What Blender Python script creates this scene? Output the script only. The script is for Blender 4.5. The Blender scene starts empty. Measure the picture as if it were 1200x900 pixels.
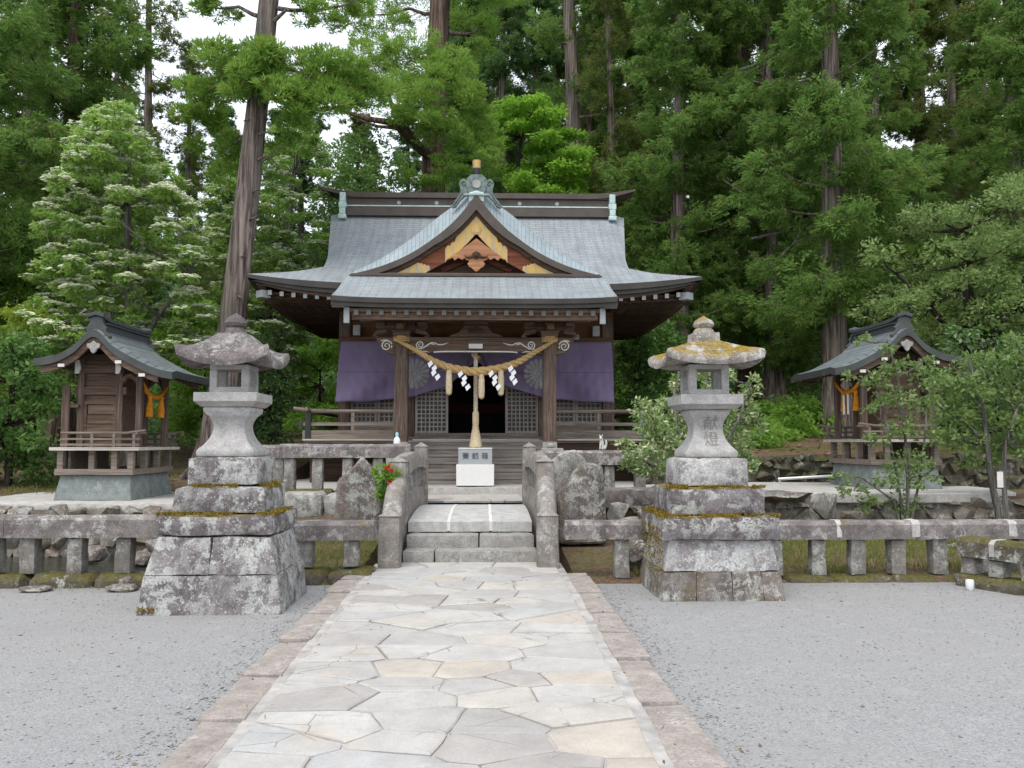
import bpy, bmesh, math, random
import numpy as np
from mathutils import Vector, Matrix, noise

R = math.radians
PI = math.pi
scn = bpy.context.scene
col = scn.collection

# ------------------------------------------------------------------ camera
CAM = Vector((0.22, 0.0, 1.6))
FPX = 1000.0                                    # focal length in pixels of the 1200 px wide photograph
PITCH = math.atan(68 / FPX)
YAW = math.atan(30 / FPX)
cam_d = bpy.data.cameras.new('camera')
cam_d.sensor_width = 36.0
cam_d.lens = 36.0 * FPX / 1200.0
cam_d.clip_end = 2000.0
cam = bpy.data.objects.new('camera', cam_d)
cam.location = CAM
cam.rotation_euler = (PI / 2 + PITCH, 0, -YAW)
col.objects.link(cam)
scn.camera = cam

# ------------------------------------------------------------------ sky, sun, exposure (bright overcast)
SUN_EL, SUN_AZ = R(62), R(205)                  # azimuth clockwise from +Y: high sun behind the camera, a little left
world = bpy.data.worlds.new('World')
scn.world = world
world.use_nodes = True
wn, wl = world.node_tree.nodes, world.node_tree.links
for n in list(wn):
    wn.remove(n)
w_out = wn.new('ShaderNodeOutputWorld')
w_bg = wn.new('ShaderNodeBackground')
w_sky = wn.new('ShaderNodeTexSky')
w_sky.sky_type = 'NISHITA'
w_sky.sun_disc = False
w_sky.sun_elevation = SUN_EL
w_sky.sun_rotation = SUN_AZ
w_sky.air_density = 1.0
w_sky.dust_density = 4.0
w_mix = wn.new('ShaderNodeMixRGB')              # the cloud layer: most of the blue is veiled by even white
w_mix.inputs['Fac'].default_value = 0.72
w_mix.inputs['Color2'].default_value = (8.6, 9.0, 9.6, 1)
wl.new(w_sky.outputs['Color'], w_mix.inputs['Color1'])
wl.new(w_mix.outputs['Color'], w_bg.inputs['Color'])
w_bg.inputs['Strength'].default_value = 0.13
wl.new(w_bg.outputs['Background'], w_out.inputs['Surface'])

sun_d = bpy.data.lights.new('sun', 'SUN')
sun_d.energy = 1.25
sun_d.angle = R(30)
sun_d.color = (1.0, 0.965, 0.91)
sun = bpy.data.objects.new('sun', sun_d)
_to = Vector((math.sin(SUN_AZ) * math.cos(SUN_EL), math.cos(SUN_AZ) * math.cos(SUN_EL), math.sin(SUN_EL)))
sun.rotation_euler = _to.to_track_quat('Z', 'Y').to_euler()
sun.location = (-6, -12, 30)
col.objects.link(sun)

scn.view_settings.view_transform = 'Standard'
scn.view_settings.look = 'None'
scn.view_settings.gamma = 1.0
scn.view_settings.use_curve_mapping = False
scn.view_settings.exposure = 0.6
scn.cycles.max_bounces = 8
scn.cycles.diffuse_bounces = 6
scn.cycles.glossy_bounces = 2
scn.cycles.transmission_bounces = 3
scn.cycles.transparent_max_bounces = 6
scn.cycles.use_denoising = True
scn.cycles.caustics_reflective = False
scn.cycles.caustics_refractive = False

# measuring helper: the point of the plane y = Y seen at photograph pixel (u, v)
_fw = Vector((math.sin(YAW) * math.cos(PITCH), math.cos(YAW) * math.cos(PITCH), math.sin(PITCH)))
_rt = Vector((math.cos(YAW), -math.sin(YAW), 0))
_up = _rt.cross(_fw)
def at(u, v, Y):
    d = _fw * FPX + _rt * (u - 600) + _up * (450 - v)
    return CAM + d * ((Y - CAM.y) / d.y)

# ------------------------------------------------------------------ scene bookkeeping
ORI = {}
def tag(o, label=None, cat=None, group=None, kind=None):
    if label: o['label'] = label
    if cat: o['category'] = cat
    if group: o['group'] = group
    if kind: o['kind'] = kind
    return o

def thing(name, label, cat, loc=(0, 0, 0), rz=0.0, group=None, built_at=None):
    """An Empty at the base of a thing; its parts are built in world space around it (or around built_at)."""
    o = bpy.data.objects.new(name, None)
    o.empty_display_size = 0.2
    col.objects.link(o)
    o.location = loc
    o.rotation_euler = (0, 0, rz)
    ORI[o.name] = Vector(built_at if built_at is not None else loc)
    return tag(o, label, cat, group)

def copy_tree(o, parent=None):
    c = o.copy()
    col.objects.link(c)
    c.parent = parent
    for ch in list(o.children):
        copy_tree(ch, c)
    return c

def link_mesh(name, me, mats, parent=None, sharp=35):
    for m in (mats if isinstance(mats, (list, tuple)) else [mats]):
        me.materials.append(m)
    if sharp is not None:
        me.polygons.foreach_set('use_smooth', np.ones(len(me.polygons), dtype=bool))
        me.set_sharp_from_angle(angle=R(sharp))
    o = bpy.data.objects.new(name, me)
    col.objects.link(o)
    if parent is not None:
        o.parent = parent
        ORI[o.name] = ORI[parent.name]
    return o

def nz(p, s=1.0, seed=0.0):
    return noise.noise_vector(Vector((p[0] * s + seed * 7.31, p[1] * s - seed * 3.17, p[2] * s + seed * 1.73)))

class MB:
    """Collects shapes in world space and links them as ONE mesh object."""
    def __init__(s):
        s.v, s.f, s.m, s.uv, s.has_uv = [], [], [], [], False
        s.marks = []
    def add(s, verts, faces, mi=0, uvs=None):
        b = len(s.v)
        s.marks.append((b, len(s.f)))
        s.v.extend([tuple(p) for p in verts])
        for i, f in enumerate(faces):
            s.f.append(tuple(b + k for k in f))
            s.m.append(mi)
            if uvs is not None:
                s.uv.append(uvs[i]); s.has_uv = True
            else:
                s.uv.append([(0.0, 0.0)] * len(f))
        return s
    # ---- plain solids
    def box(s, c, d, rz=0.0, mi=0, rx=0.0, ry=0.0, tx=1.0, ty=1.0):
        """box of centre c and size d; the top is scaled by tx, ty"""
        hx, hy, hz = d[0] / 2, d[1] / 2, d[2] / 2
        pts = [(-hx, -hy, -hz), (hx, -hy, -hz), (hx, hy, -hz), (-hx, hy, -hz),
               (-hx * tx, -hy * ty, hz), (hx * tx, -hy * ty, hz), (hx * tx, hy * ty, hz), (-hx * tx, hy * ty, hz)]
        if rz or rx or ry:
            M = Matrix.Rotation(rz, 3, 'Z') @ Matrix.Rotation(ry, 3, 'Y') @ Matrix.Rotation(rx, 3, 'X')
            pts = [M @ Vector(p) for p in pts]
        C = Vector(c)
        return s.add([C + Vector(p) for p in pts],
                     [(0, 3, 2, 1), (4, 5, 6, 7), (0, 1, 5, 4), (1, 2, 6, 5), (2, 3, 7, 6), (3, 0, 4, 7)], mi)
    def span(s, x0, x1, y0, y1, z0, z1, mi=0):
        return s.box(((x0 + x1) / 2, (y0 + y1) / 2, (z0 + z1) / 2), (x1 - x0, y1 - y0, z1 - z0), mi=mi)
    def bar(s, p, q, w, h, mi=0, up=(0, 0, 1)):
        p, q = Vector(p), Vector(q)
        d = (q - p).normalized()
        sd = d.cross(Vector(up))
        if sd.length < 1e-4: sd = d.cross(Vector((0, 1, 0)))
        sd.normalize(); u = sd.cross(d).normalized()
        a, b = sd * w / 2, u * h / 2
        pts = [p - a - b, p + a - b, p + a + b, p - a + b, q - a - b, q + a - b, q + a + b, q - a + b]
        return s.add(pts, [(0, 1, 2, 3), (4, 7, 6, 5), (0, 4, 5, 1), (1, 5, 6, 2), (2, 6, 7, 3), (3, 7, 4, 0)], mi)
    def tube(s, pts, rad, n=8, mi=0, cap=True, jit=0.0, seed=0):
        pts = [Vector(p) for p in pts]
        if not isinstance(rad, (list, tuple)): rad = [rad] * len(pts)
        V, F = [], []
        prev = None
        for i, p in enumerate(pts):
            a, b = pts[max(i - 1, 0)], pts[min(i + 1, len(pts) - 1)]
            t = (b - a).normalized()
            if prev is None:
                u = t.cross(Vector((0, 1, 0))) if abs(t.y) < .9 else t.cross(Vector((1, 0, 0)))
            else:
                u = prev - t * prev.dot(t)
            u.normalize(); prev = u
            w = t.cross(u)
            for k in range(n):
                an = 2 * PI * k / n
                r = rad[i] * (1 + (jit * nz((i * .7, k * 1.3, 0), 1, seed).x if jit else 0))
                V.append(p + (u * math.cos(an) + w * math.sin(an)) * r)
        for i in range(len(pts) - 1):
            for k in range(n):
                k2 = (k + 1) % n
                F.append((i * n + k, i * n + k2, (i + 1) * n + k2, (i + 1) * n + k))
        if cap:
            F.append(tuple(range(n - 1, -1, -1)))
            F.append(tuple((len(pts) - 1) * n + k for k in range(n)))
        return s.add(V, F, mi)
    def lathe(s, c, prof, n=24, mi=0, square=False, rot=0.0, jit=0.0, seed=0):
        """prof: (radius, z) list; square=True makes a four-sided one with radius = half width"""
        V, F = [], []
        if square:
            n = 4; rot = PI / 4
        k2 = math.sqrt(2) if square else 1
        for r, z in prof:
            for k in range(n):
                a = rot + 2 * PI * k / n
                V.append((c[0] + r * k2 * math.cos(a), c[1] + r * k2 * math.sin(a), c[2] + z))
        for i in range(len(prof) - 1):
            for k in range(n):
                q = (k + 1) % n
                F.append((i * n + k, i * n + q, (i + 1) * n + q, (i + 1) * n + k))
        F.append(tuple(range(n - 1, -1, -1)))
        F.append(tuple((len(prof) - 1) * n + k for k in range(n)))
        return s.add(V, F, mi)
    def prism(s, outline, y0, y1, mi=0, axis='Y'):
        """outline of (a, b) pairs; axis Y: (x, z) pulled along y; axis X: (y, z) pulled along x; axis Z: (x, y) along z"""
        n = len(outline)
        def P(a, b, t):
            return (a, t, b) if axis == 'Y' else (t, a, b) if axis == 'X' else (a, b, t)
        V = [P(a, b, y0) for a, b in outline] + [P(a, b, y1) for a, b in outline]
        F = [tuple(range(n)), tuple(range(2 * n - 1, n - 1, -1))]
        F += [(i, (i + 1) % n + 0, (i + 1) % n + n, i + n) for i in range(n)]
        return s.add(V, F, mi)
    def rough(s, c, d, tx=1.0, ty=1.0, seg=.12, amp=.008, seed=0, rz=0.0, chamfer=.012, mi=0, f=3.0):
        """hand-cut stone block: subdivided box with worn edges and an uneven face"""
        n = [max(2, int(round(k / seg))) for k in d]
        idx, V, F = {}, [], []
        M = Matrix.Rotation(rz, 3, 'Z')
        C = Vector(c)
        def vid(i, j, k):
            key = (i, j, k)
            if key in idx: return idx[key]
            a, b, e = i / n[0] * 2 - 1, j / n[1] * 2 - 1, k / n[2] * 2 - 1
            ex = (abs(a) > .999) + (abs(b) > .999) + (abs(e) > .999)
            sx, sy = 1 + (tx - 1) * (e + 1) / 2, 1 + (ty - 1) * (e + 1) / 2
            p = Vector((a * d[0] / 2 * sx, b * d[1] / 2 * sy, e * d[2] / 2))
            if ex >= 2:
                wear = chamfer * (1 + .9 * nz(p + C, 5, seed).x)
                if abs(a) > .999: p.x -= math.copysign(wear, a)
                if abs(b) > .999: p.y -= math.copysign(wear, b)
                if abs(e) > .999: p.z -= math.copysign(wear, e)
            p += nz(p + C, f, seed) * amp + nz(p + C, f * 3.1, seed + 5) * amp * .45
            idx[key] = len(V)
            V.append(M @ p + C)
            return idx[key]
        nx, ny, nzz = n
        for i in range(nx):
            for j in range(ny):
                F.append((vid(i, j, 0), vid(i, j + 1, 0), vid(i + 1, j + 1, 0), vid(i + 1, j, 0)))
                F.append((vid(i, j, nzz), vid(i + 1, j, nzz), vid(i + 1, j + 1, nzz), vid(i, j + 1, nzz)))
        for i in range(nx):
            for k in range(nzz):
                F.append((vid(i, 0, k), vid(i + 1, 0, k), vid(i + 1, 0, k + 1), vid(i, 0, k + 1)))
                F.append((vid(i, ny, k), vid(i, ny, k + 1), vid(i + 1, ny, k + 1), vid(i + 1, ny, k)))
        for j in range(ny):
            for k in range(nzz):
                F.append((vid(0, j, k), vid(0, j, k + 1), vid(0, j + 1, k + 1), vid(0, j + 1, k)))
                F.append((vid(nx, j, k), vid(nx, j + 1, k), vid(nx, j + 1, k + 1), vid(nx, j, k + 1)))
        return s.add(V, F, mi)
    def rock(s, c, d, seed=0, n=16, rz=0.0, rough=.04, cuts=2, mi=0, rx=0.0, ry=0.0):
        """angular boulder: convex hull of random points, broken up by noise"""
        rnd = random.Random(seed * 91 + 7)
        bm = bmesh.new()
        for i in range(n):
            a = rnd.uniform(0, 2 * PI); z = rnd.uniform(-1, 1); q = math.sqrt(1 - z * z)
            v = Vector((q * math.cos(a), q * math.sin(a), z)) 
            m = max(abs(v.x), abs(v.y), abs(v.z))
            v = v / (m ** .6)
            bm.verts.new(v * rnd.uniform(.86, 1.0))
        bmesh.ops.convex_hull(bm, input=bm.verts)
        bmesh.ops.delete(bm, geom=[v for v in bm.verts if not v.link_faces], context='VERTS')
        bmesh.ops.subdivide_edges(bm, edges=bm.edges, cuts=cuts, use_grid_fill=True)
        bmesh.ops.triangulate(bm, faces=bm.faces)
        M = Matrix.Rotation(rz, 3, 'Z') @ Matrix.Rotation(ry, 3, 'Y') @ Matrix.Rotation(rx, 3, 'X')
        C = Vector(c)
        bm.verts.index_update()
        V = []
        for v in bm.verts:
            p = Vector((v.co.x * d[0] / 2, v.co.y * d[1] / 2, v.co.z * d[2] / 2))
            V.append(C + M @ (p + nz(p, 3.5, seed) * rough + nz(p, 9, seed) * rough * .4))
        F = [tuple(v.index for v in f.verts) for f in bm.faces]
        bm.free()
        return s.add(V, F, mi)
    def slab(s, P, thick, UV=None, mi=(0, 1, 2)):
        """solid sheet over a grid P[i][j]; thick downwards; materials (top, edge, underside)"""
        nu, nv = len(P), len(P[0])
        th = thick if callable(thick) else (lambda i, j: thick)
        V = [P[i][j] for i in range(nu) for j in range(nv)]
        V += [(P[i][j][0], P[i][j][1], P[i][j][2] - th(i, j)) for i in range(nu) for j in range(nv)]
        N = nu * nv
        T, TU, E, U = [], [], [], []
        k = lambda i, j: i * nv + j
        for i in range(nu - 1):
            for j in range(nv - 1):
                q = (k(i, j), k(i + 1, j), k(i + 1, j + 1), k(i, j + 1))
                T.append(q)
                TU.append([UV[a // nv][a % nv] for a in q] if UV else [(0, 0)] * 4)
                U.append(tuple(N + a for a in reversed(q)))
        for i in range(nu - 1):
            for j in (0, nv - 1):
                a, b = k(i, j), k(i + 1, j)
                E.append((a, b, N + b, N + a) if j else (b, a, N + a, N + b))
        for j in range(nv - 1):
            for i in (0, nu - 1):
                a, b = k(i, j), k(i, j + 1)
                E.append((b, a, N + a, N + b) if i else (a, b, N + b, N + a))
        b = len(s.v)
        s.marks.append((b, len(s.f)))
        s.v.extend([tuple(p) for p in V])
        for fs, m, uv in ((T, mi[0], TU), (E, mi[1], None), (U, mi[2], None)):
            for i, f in enumerate(fs):
                s.f.append(tuple(b + a for a in f)); s.m.append(m)
                s.uv.append(uv[i] if uv else [(0.0, 0.0)] * len(f))
        s.has_uv = s.has_uv or UV is not None
        return s
    def grid(s, P, mi=0, UV=None):
        nu, nv = len(P), len(P[0])
        V = [P[i][j] for i in range(nu) for j in range(nv)]
        F, U = [], []
        for i in range(nu - 1):
            for j in range(nv - 1):
                q = (i * nv + j, (i + 1) * nv + j, (i + 1) * nv + j + 1, i * nv + j + 1)
                F.append(q)
                if UV: U.append([UV[a // nv][a % nv] for a in q])
        return s.add(V, F, mi, U if UV else None)
    def build(s, name, mats, parent=None, sharp=35, bevel=0.0, fix=True):
        o0 = ORI[parent.name] if parent is not None else Vector((0, 0, 0))
        me = bpy.data.meshes.new(name)
        me.from_pydata([(p[0] - o0.x, p[1] - o0.y, p[2] - o0.z) for p in s.v], [], s.f)
        me.polygons.foreach_set('material_index', s.m)
        if s.has_uv:
            ul = me.uv_layers.new(name='UVMap')
            ul.data.foreach_set('uv', [c for f in s.uv for p in f for c in p])
        if fix:
            bm = bmesh.new(); bm.from_mesh(me)
            bmesh.ops.recalc_face_normals(bm, faces=bm.faces)
            bm.to_mesh(me); bm.free()
        o = link_mesh(name, me, mats, parent, sharp)
        if bevel:
            b = o.modifiers.new('bevel', 'BEVEL')
            b.width = bevel; b.segments = 2; b.limit_method = 'ANGLE'; b.angle_limit = R(40)
        return o

def each(mb, name, mats, parent=None, sharp=35, bevel=0.0, per=1):
    """links every solid (or every run of `per` solids) of mb as an object of its own"""
    out = []
    mk = mb.marks[::per] + [(len(mb.v), len(mb.f))]
    for (v0, f0), (v1, f1) in zip(mk, mk[1:]):
        q = MB()
        q.v = mb.v[v0:v1]
        q.f = [tuple(i - v0 for i in f) for f in mb.f[f0:f1]]
        q.m = mb.m[f0:f1]; q.uv = mb.uv[f0:f1]; q.has_uv = mb.has_uv
        out.append(q.build(name, mats, parent, sharp, bevel))
    return out

def text_mesh(name, body, size, loc, mat, parent=None, depth=.004, rz=0.0, space=1.0, weight=0.0):
    """Lettering as a mesh standing in the x-z plane and facing -y, centred on loc."""
    cu = bpy.data.curves.new(name, 'FONT')
    cu.body = body; cu.size = size; cu.extrude = depth; cu.align_x = 'CENTER'; cu.align_y = 'CENTER'
    cu.space_character = space; cu.offset = weight
    t = bpy.data.objects.new(name, cu)
    col.objects.link(t)
    bpy.context.view_layer.update()
    me = bpy.data.meshes.new_from_object(t.evaluated_get(bpy.context.evaluated_depsgraph_get()))
    bpy.data.objects.remove(t)
    M = Matrix.Translation(Vector(loc) - (ORI[parent.name] if parent is not None else Vector())) @ Matrix.Rotation(rz, 4, 'Z') @ Matrix.Rotation(PI / 2, 4, 'X')
    me.transform(M)
    me.materials.clear()
    o = link_mesh(name, me, mat, parent, None)
    return o

def smooth(a, b, x):
    t = min(1, max(0, (x - a) / (b - a)))
    return t * t * (3 - 2 * t)

def curve1(pts):
    """monotone cubic through (x, y) points"""
    xs = [p[0] for p in pts]; ys = [p[1] for p in pts]
    n = len(xs)
    d = [(ys[i + 1] - ys[i]) / (xs[i + 1] - xs[i]) for i in range(n - 1)]
    m = [d[0]] + [0 if d[i - 1] * d[i] <= 0 else 2 * d[i - 1] * d[i] / (d[i - 1] + d[i]) for i in range(1, n - 1)] + [d[-1]]
    def f(x):
        x = min(max(x, xs[0]), xs[-1])
        for i in range(n - 1):
            if x <= xs[i + 1]: break
        h = xs[i + 1] - xs[i]; t = (x - xs[i]) / h
        return ((2 * t**3 - 3 * t**2 + 1) * ys[i] + (t**3 - 2 * t**2 + t) * h * m[i]
                + (-2 * t**3 + 3 * t**2) * ys[i + 1] + (t**3 - t**2) * h * m[i + 1])
    return f
# ================================================================== materials
def new_mat(name):
    m = bpy.data.materials.new(name)
    m.use_nodes = True
    nt = m.node_tree
    for n in list(nt.nodes): nt.nodes.remove(n)
    out = nt.nodes.new('ShaderNodeOutputMaterial')
    return m, nt, out

class NB:
    """small node builder"""
    def __init__(s, nt): s.nt = nt
    def n(s, t, **kw):
        o = s.nt.nodes.new(t)
        for k, v in kw.items():
            if k in o.inputs.keys(): 
                if hasattr(v, 'is_output') or isinstance(v, bpy.types.NodeSocket): s.nt.links.new(v, o.inputs[k])
                else: o.inputs[k].default_value = v
            else: setattr(o, k, v)
        return o
    def link(s, a, b): s.nt.links.new(a, b)
    def coord(s, which='Object', scale=(1, 1, 1), loc=(0, 0, 0), rot=(0, 0, 0)):
        tc = s.n('ShaderNodeTexCoord')
        mp = s.n('ShaderNodeMapping')
        mp.inputs['Scale'].default_value = scale; mp.inputs['Location'].default_value = loc; mp.inputs['Rotation'].default_value = rot
        s.link(tc.outputs[which], mp.inputs['Vector'])
        return mp.outputs['Vector']
    def noise(s, vec, scale, detail=4, rough=.55, dist=0.0):
        o = s.n('ShaderNodeTexNoise')
        o.inputs['Scale'].default_value = scale; o.inputs['Detail'].default_value = detail
        o.inputs['Roughness'].default_value = rough; o.inputs['Distortion'].default_value = dist
        s.link(vec, o.inputs['Vector'])
        return o.outputs['Fac']
    def voro(s, vec, scale, feature='F1', rnd=1.0):
        o = s.n('ShaderNodeTexVoronoi', feature=feature)
        o.inputs['Scale'].default_value = scale; o.inputs['Randomness'].default_value = rnd
        s.link(vec, o.inputs['Vector'])
        return o
    def ramp(s, fac, stops, interp='LINEAR'):
        o = s.n('ShaderNodeValToRGB')
        o.color_ramp.interpolation = interp
        e = o.color_ramp.elements
        while len(e) < len(stops): e.new(.5)
        for i, (p, c) in enumerate(stops):
            e[i].position = p
            e[i].color = (c[0], c[1], c[2], 1) if isinstance(c, (tuple, list)) else (c, c, c, 1)
        s.link(fac, o.inputs['Fac'])
        return o.outputs['Color']
    def mix(s, fac, a, b, mode='MIX'):
        o = s.n('ShaderNodeMixRGB', blend_type=mode)
        for k, v in (('Fac', fac), ('Color1', a), ('Color2', b)):
            if isinstance(v, (int, float)) and k == 'Fac': o.inputs[k].default_value = v
            elif isinstance(v, (tuple, list)): o.inputs[k].default_value = (v[0], v[1], v[2], 1)
            elif isinstance(v, (int, float)): o.inputs[k].default_value = (v, v, v, 1)
            else: s.link(v, o.inputs[k])
        return o.outputs['Color']
    def math(s, op, a, b=None, c=None, clamp=False):
        o = s.n('ShaderNodeMath', operation=op, use_clamp=clamp)
        for i, v in enumerate((a, b, c)):
            if v is None: continue
            if isinstance(v, (int, float)): o.inputs[i].default_value = v
            else: s.link(v, o.inputs[i])
        return o.outputs[0]
    def island(s):
        return s.n('ShaderNodeNewGeometry').outputs['Random Per Island']
    def upward(s, lo=.35, hi=.85):
        g = s.n('ShaderNodeNewGeometry')
        sp = s.n('ShaderNodeSeparateXYZ'); s.link(g.outputs['Normal'], sp.inputs[0])
        o = s.n('ShaderNodeMapRange', clamp=True)
        o.inputs['From Min'].default_value = lo; o.inputs['From Max'].default_value = hi
        s.link(sp.outputs['Z'], o.inputs['Value'])
        return o.outputs[0]
    def bump(s, h, strength=.4, dist=.02, prev=None):
        o = s.n('ShaderNodeBump')
        o.inputs['Strength'].default_value = strength; o.inputs['Distance'].default_value = dist
        s.link(h, o.inputs['Height'])
        if prev is not None: s.link(prev, o.inputs['Normal'])
        return o.outputs['Normal']
    def bsdf(s, out, color, rough=.8, spec=.25, normal=None, metal=0.0):
        o = s.n('ShaderNodeBsdfPrincipled')
        for k, v in (('Base Color', color), ('Roughness', rough)):
            if isinstance(v, (tuple, list)): o.inputs[k].default_value = (v[0], v[1], v[2], 1)
            elif isinstance(v, (int, float)): o.inputs[k].default_value = v
            else: s.link(v, o.inputs[k])
        o.inputs['Specular IOR Level'].default_value = spec
        o.inputs['Metallic'].default_value = metal
        if normal is not None: s.link(normal, o.inputs['Normal'])
        s.link(o.outputs['BSDF'], out.inputs['Surface'])
        return o

def plain(name, c, rough=.7, spec=.25, metal=0.0, var=.12, sc=8):
    m, nt, out = new_mat(name); b = NB(nt)
    v = b.coord()
    f = b.noise(v, sc, 4)
    cc = b.ramp(f, [(.3, tuple(k * (1 - var) for k in c)), (.7, tuple(min(1, k * (1 + var)) for k in c))])
    b.bsdf(out, cc, rough, spec, b.bump(b.noise(v, sc * 6, 3), .15, .004), metal)
    return m

def stone(name, base, dark, lichen=.35, moss=.3, moss_col=(.17, .13, .025), stain=.5, pale=(.52, .53, .49), seed=0, bump=.5, warm=None, fine_sc=1.0):
    """weathered lava stone: purple-grey mottling, dark stains, pale lichen crusts and moss on the upward faces"""
    m, nt, out = new_mat(name); b = NB(nt)
    v = b.coord(loc=(seed * 3.7, seed * 1.9, seed))
    big = b.noise(v, 1.9, 5, .62)
    mid = b.noise(v, 8, 6, .66)
    fine = b.noise(v, 52 * fine_sc, 5, .75)
    c = b.ramp(mid, [(.3, tuple(k * .70 for k in base)), (.52, base), (.75, tuple(min(1, k * 1.28) for k in base))])
    if warm: c = b.mix(b.ramp(b.noise(v, 3.2, 3), [(.45, 0), (.62, .7)]), c, warm)
    c = b.mix(b.math('MULTIPLY', b.ramp(b.noise(v, 3.4, 8, .74, .3), [(.44, 1), (.56, 0)]), stain), c, dark)
    vs = b.coord(loc=(seed, 4, 2), scale=(9, 9, 1.1))
    c = b.mix(b.ramp(b.noise(vs, 1.0, 5, .65), [(.53, 0), (.70, stain * .8)]), c, dark)          # rain streaks
    # lichen: sharp-edged crusts where the slow noise lets them grow, then single spots
    cr = b.noise(v, 6.5, 10, .80, .25)
    zone = b.ramp(big, [(.52 - .22 * lichen, 0), (.62 - .10 * lichen, 1)])
    li = b.math('MULTIPLY', b.ramp(cr, [(.535 - .06 * lichen, 0), (.565 - .06 * lichen, 1)]), zone)
    c = b.mix(b.math('MULTIPLY', li, .9), c, b.mix(b.ramp(fine, [(.35, 0), (.6, 1)]), tuple(k * .72 for k in pale), pale))
    for sc, r0, th in ((14, .13, .5), (34, .20, .45)):
        sp = b.voro(b.coord(loc=(seed, sc, 0)), sc)
        pick = b.n('ShaderNodeRGBToBW'); b.link(sp.outputs['Color'], pick.inputs[0])
        spot = b.math('MULTIPLY', b.ramp(sp.outputs['Distance'], [(r0 * .8, 1), (r0 * 1.1, 0)]), b.ramp(pick.outputs[0], [(.70 - .3 * lichen, 0), (.74 - .3 * lichen, 1)]))
        c = b.mix(b.math('MULTIPLY', spot, .8 * min(1, lichen * 1.6)), c, tuple(min(1, k * 1.12) for k in pale))
    c = b.mix(.55, c, b.ramp(fine, [(.25, .30), (.62, 1.05)]), 'MULTIPLY')
    c = b.mix(b.math('MULTIPLY', b.ramp(b.noise(v, 95, 3, .6), [(.60, 0), (.66, 1)]), .5), c, tuple(k * .6 for k in dark))
    mo = b.math('MULTIPLY', b.upward(), b.ramp(b.noise(v, 5.0, 7, .72), [(.66 - .30 * moss, 0), (.72 - .28 * moss, 1)]))
    mc = b.ramp(b.noise(v, 26, 5, .7), [(.3, tuple(k * .45 for k in moss_col)), (.7, tuple(k * 1.4 for k in moss_col))])
    c = b.mix(mo, c, mc)
    h = b.math('ADD', b.math('MULTIPLY', mid, .6), b.math('ADD', b.math('MULTIPLY', fine, .5), b.math('ADD', b.math('MULTIPLY', mo, .6), b.math('MULTIPLY', li, .15))))
    b.bsdf(out, c, .92, .15, b.bump(h, bump, .025))
    return m

def wood(name, base, dark, axis='X', pale=None, palef=.0, scale=1.0, seed=0, spec=.15):
    m, nt, out = new_mat(name); b = NB(nt)
    lo, hi = .7 * scale, 16 * scale
    sc = {'X': (lo, hi, hi), 'Y': (hi, lo, hi), 'Z': (hi, hi, lo)}[axis]
    v = b.coord(scale=sc, loc=(seed, seed * 2, seed * 3))
    g = b.noise(v, 1.6, 6, .65, .4)
    big = b.noise(b.coord(loc=(seed, 0, 0)), 1.3, 4)
    c = b.ramp(g, [(.28, dark), (.5, base), (.74, tuple(min(1, k * 1.45) for k in base))])
    c = b.mix(.5, c, b.ramp(big, [(.3, .55), (.65, 1.0)]), 'MULTIPLY')
    oi = b.n('ShaderNodeObjectInfo')
    c = b.mix(1.0, c, b.ramp(oi.outputs['Random'], [(0, .74), (1, 1.12)]), 'MULTIPLY')
    if pale: c = b.mix(b.math('MULTIPLY', b.ramp(b.noise(v, 2.4, 5, .7), [(.5, 0), (.62, 1)]), palef), c, pale)
    b.bsdf(out, c, .82, spec, b.bump(g, .45, .008))
    return m

def roof_mat(name, c1, c2, edge, row=.1, width=.32, joint=.35):
    """copper shingle courses laid in the surface's own uv (metres)"""
    m, nt, out = new_mat(name); b = NB(nt)
    uv = b.coord('UV')
    br = b.n('ShaderNodeTexBrick')
    br.offset = .5
    b.link(uv, br.inputs['Vector'])
    br.inputs['Color1'].default_value = (*c1, 1); br.inputs['Color2'].default_value = (*c2, 1)
    br.inputs['Mortar'].default_value = (*edge, 1)
    br.inputs['Scale'].default_value = 1.0; br.inputs['Mortar Size'].default_value = row * .075
    br.inputs['Mortar Smooth'].default_value = .3; br.inputs['Bias'].default_value = 0.0
    br.inputs['Brick Width'].default_value = width; br.inputs['Row Height'].default_value = row
    o = b.coord()
    f = b.noise(o, 1.4, 5, .6)
    c = b.mix(joint, br.outputs['Color'], b.ramp(f, [(.3, .62), (.7, 1.0)]), 'MULTIPLY')
    c = b.mix(.45, c, b.ramp(b.noise(b.coord(scale=(4, .6, .6)), 2.0, 5, .6), [(.35, .6), (.65, 1.05)]), 'MULTIPLY')
    sp = b.n('ShaderNodeSeparateXYZ'); b.link(uv, sp.inputs[0])
    saw = b.math('FRACT', b.math('DIVIDE', sp.outputs['Y'], row))
    h = b.math('ADD', b.math('MULTIPLY', saw, -.8), b.math('MULTIPLY', b.noise(o, 12, 3), .5))
    b.bsdf(out, c, .62, .25, b.bump(h, .35, .012))
    return m

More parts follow.
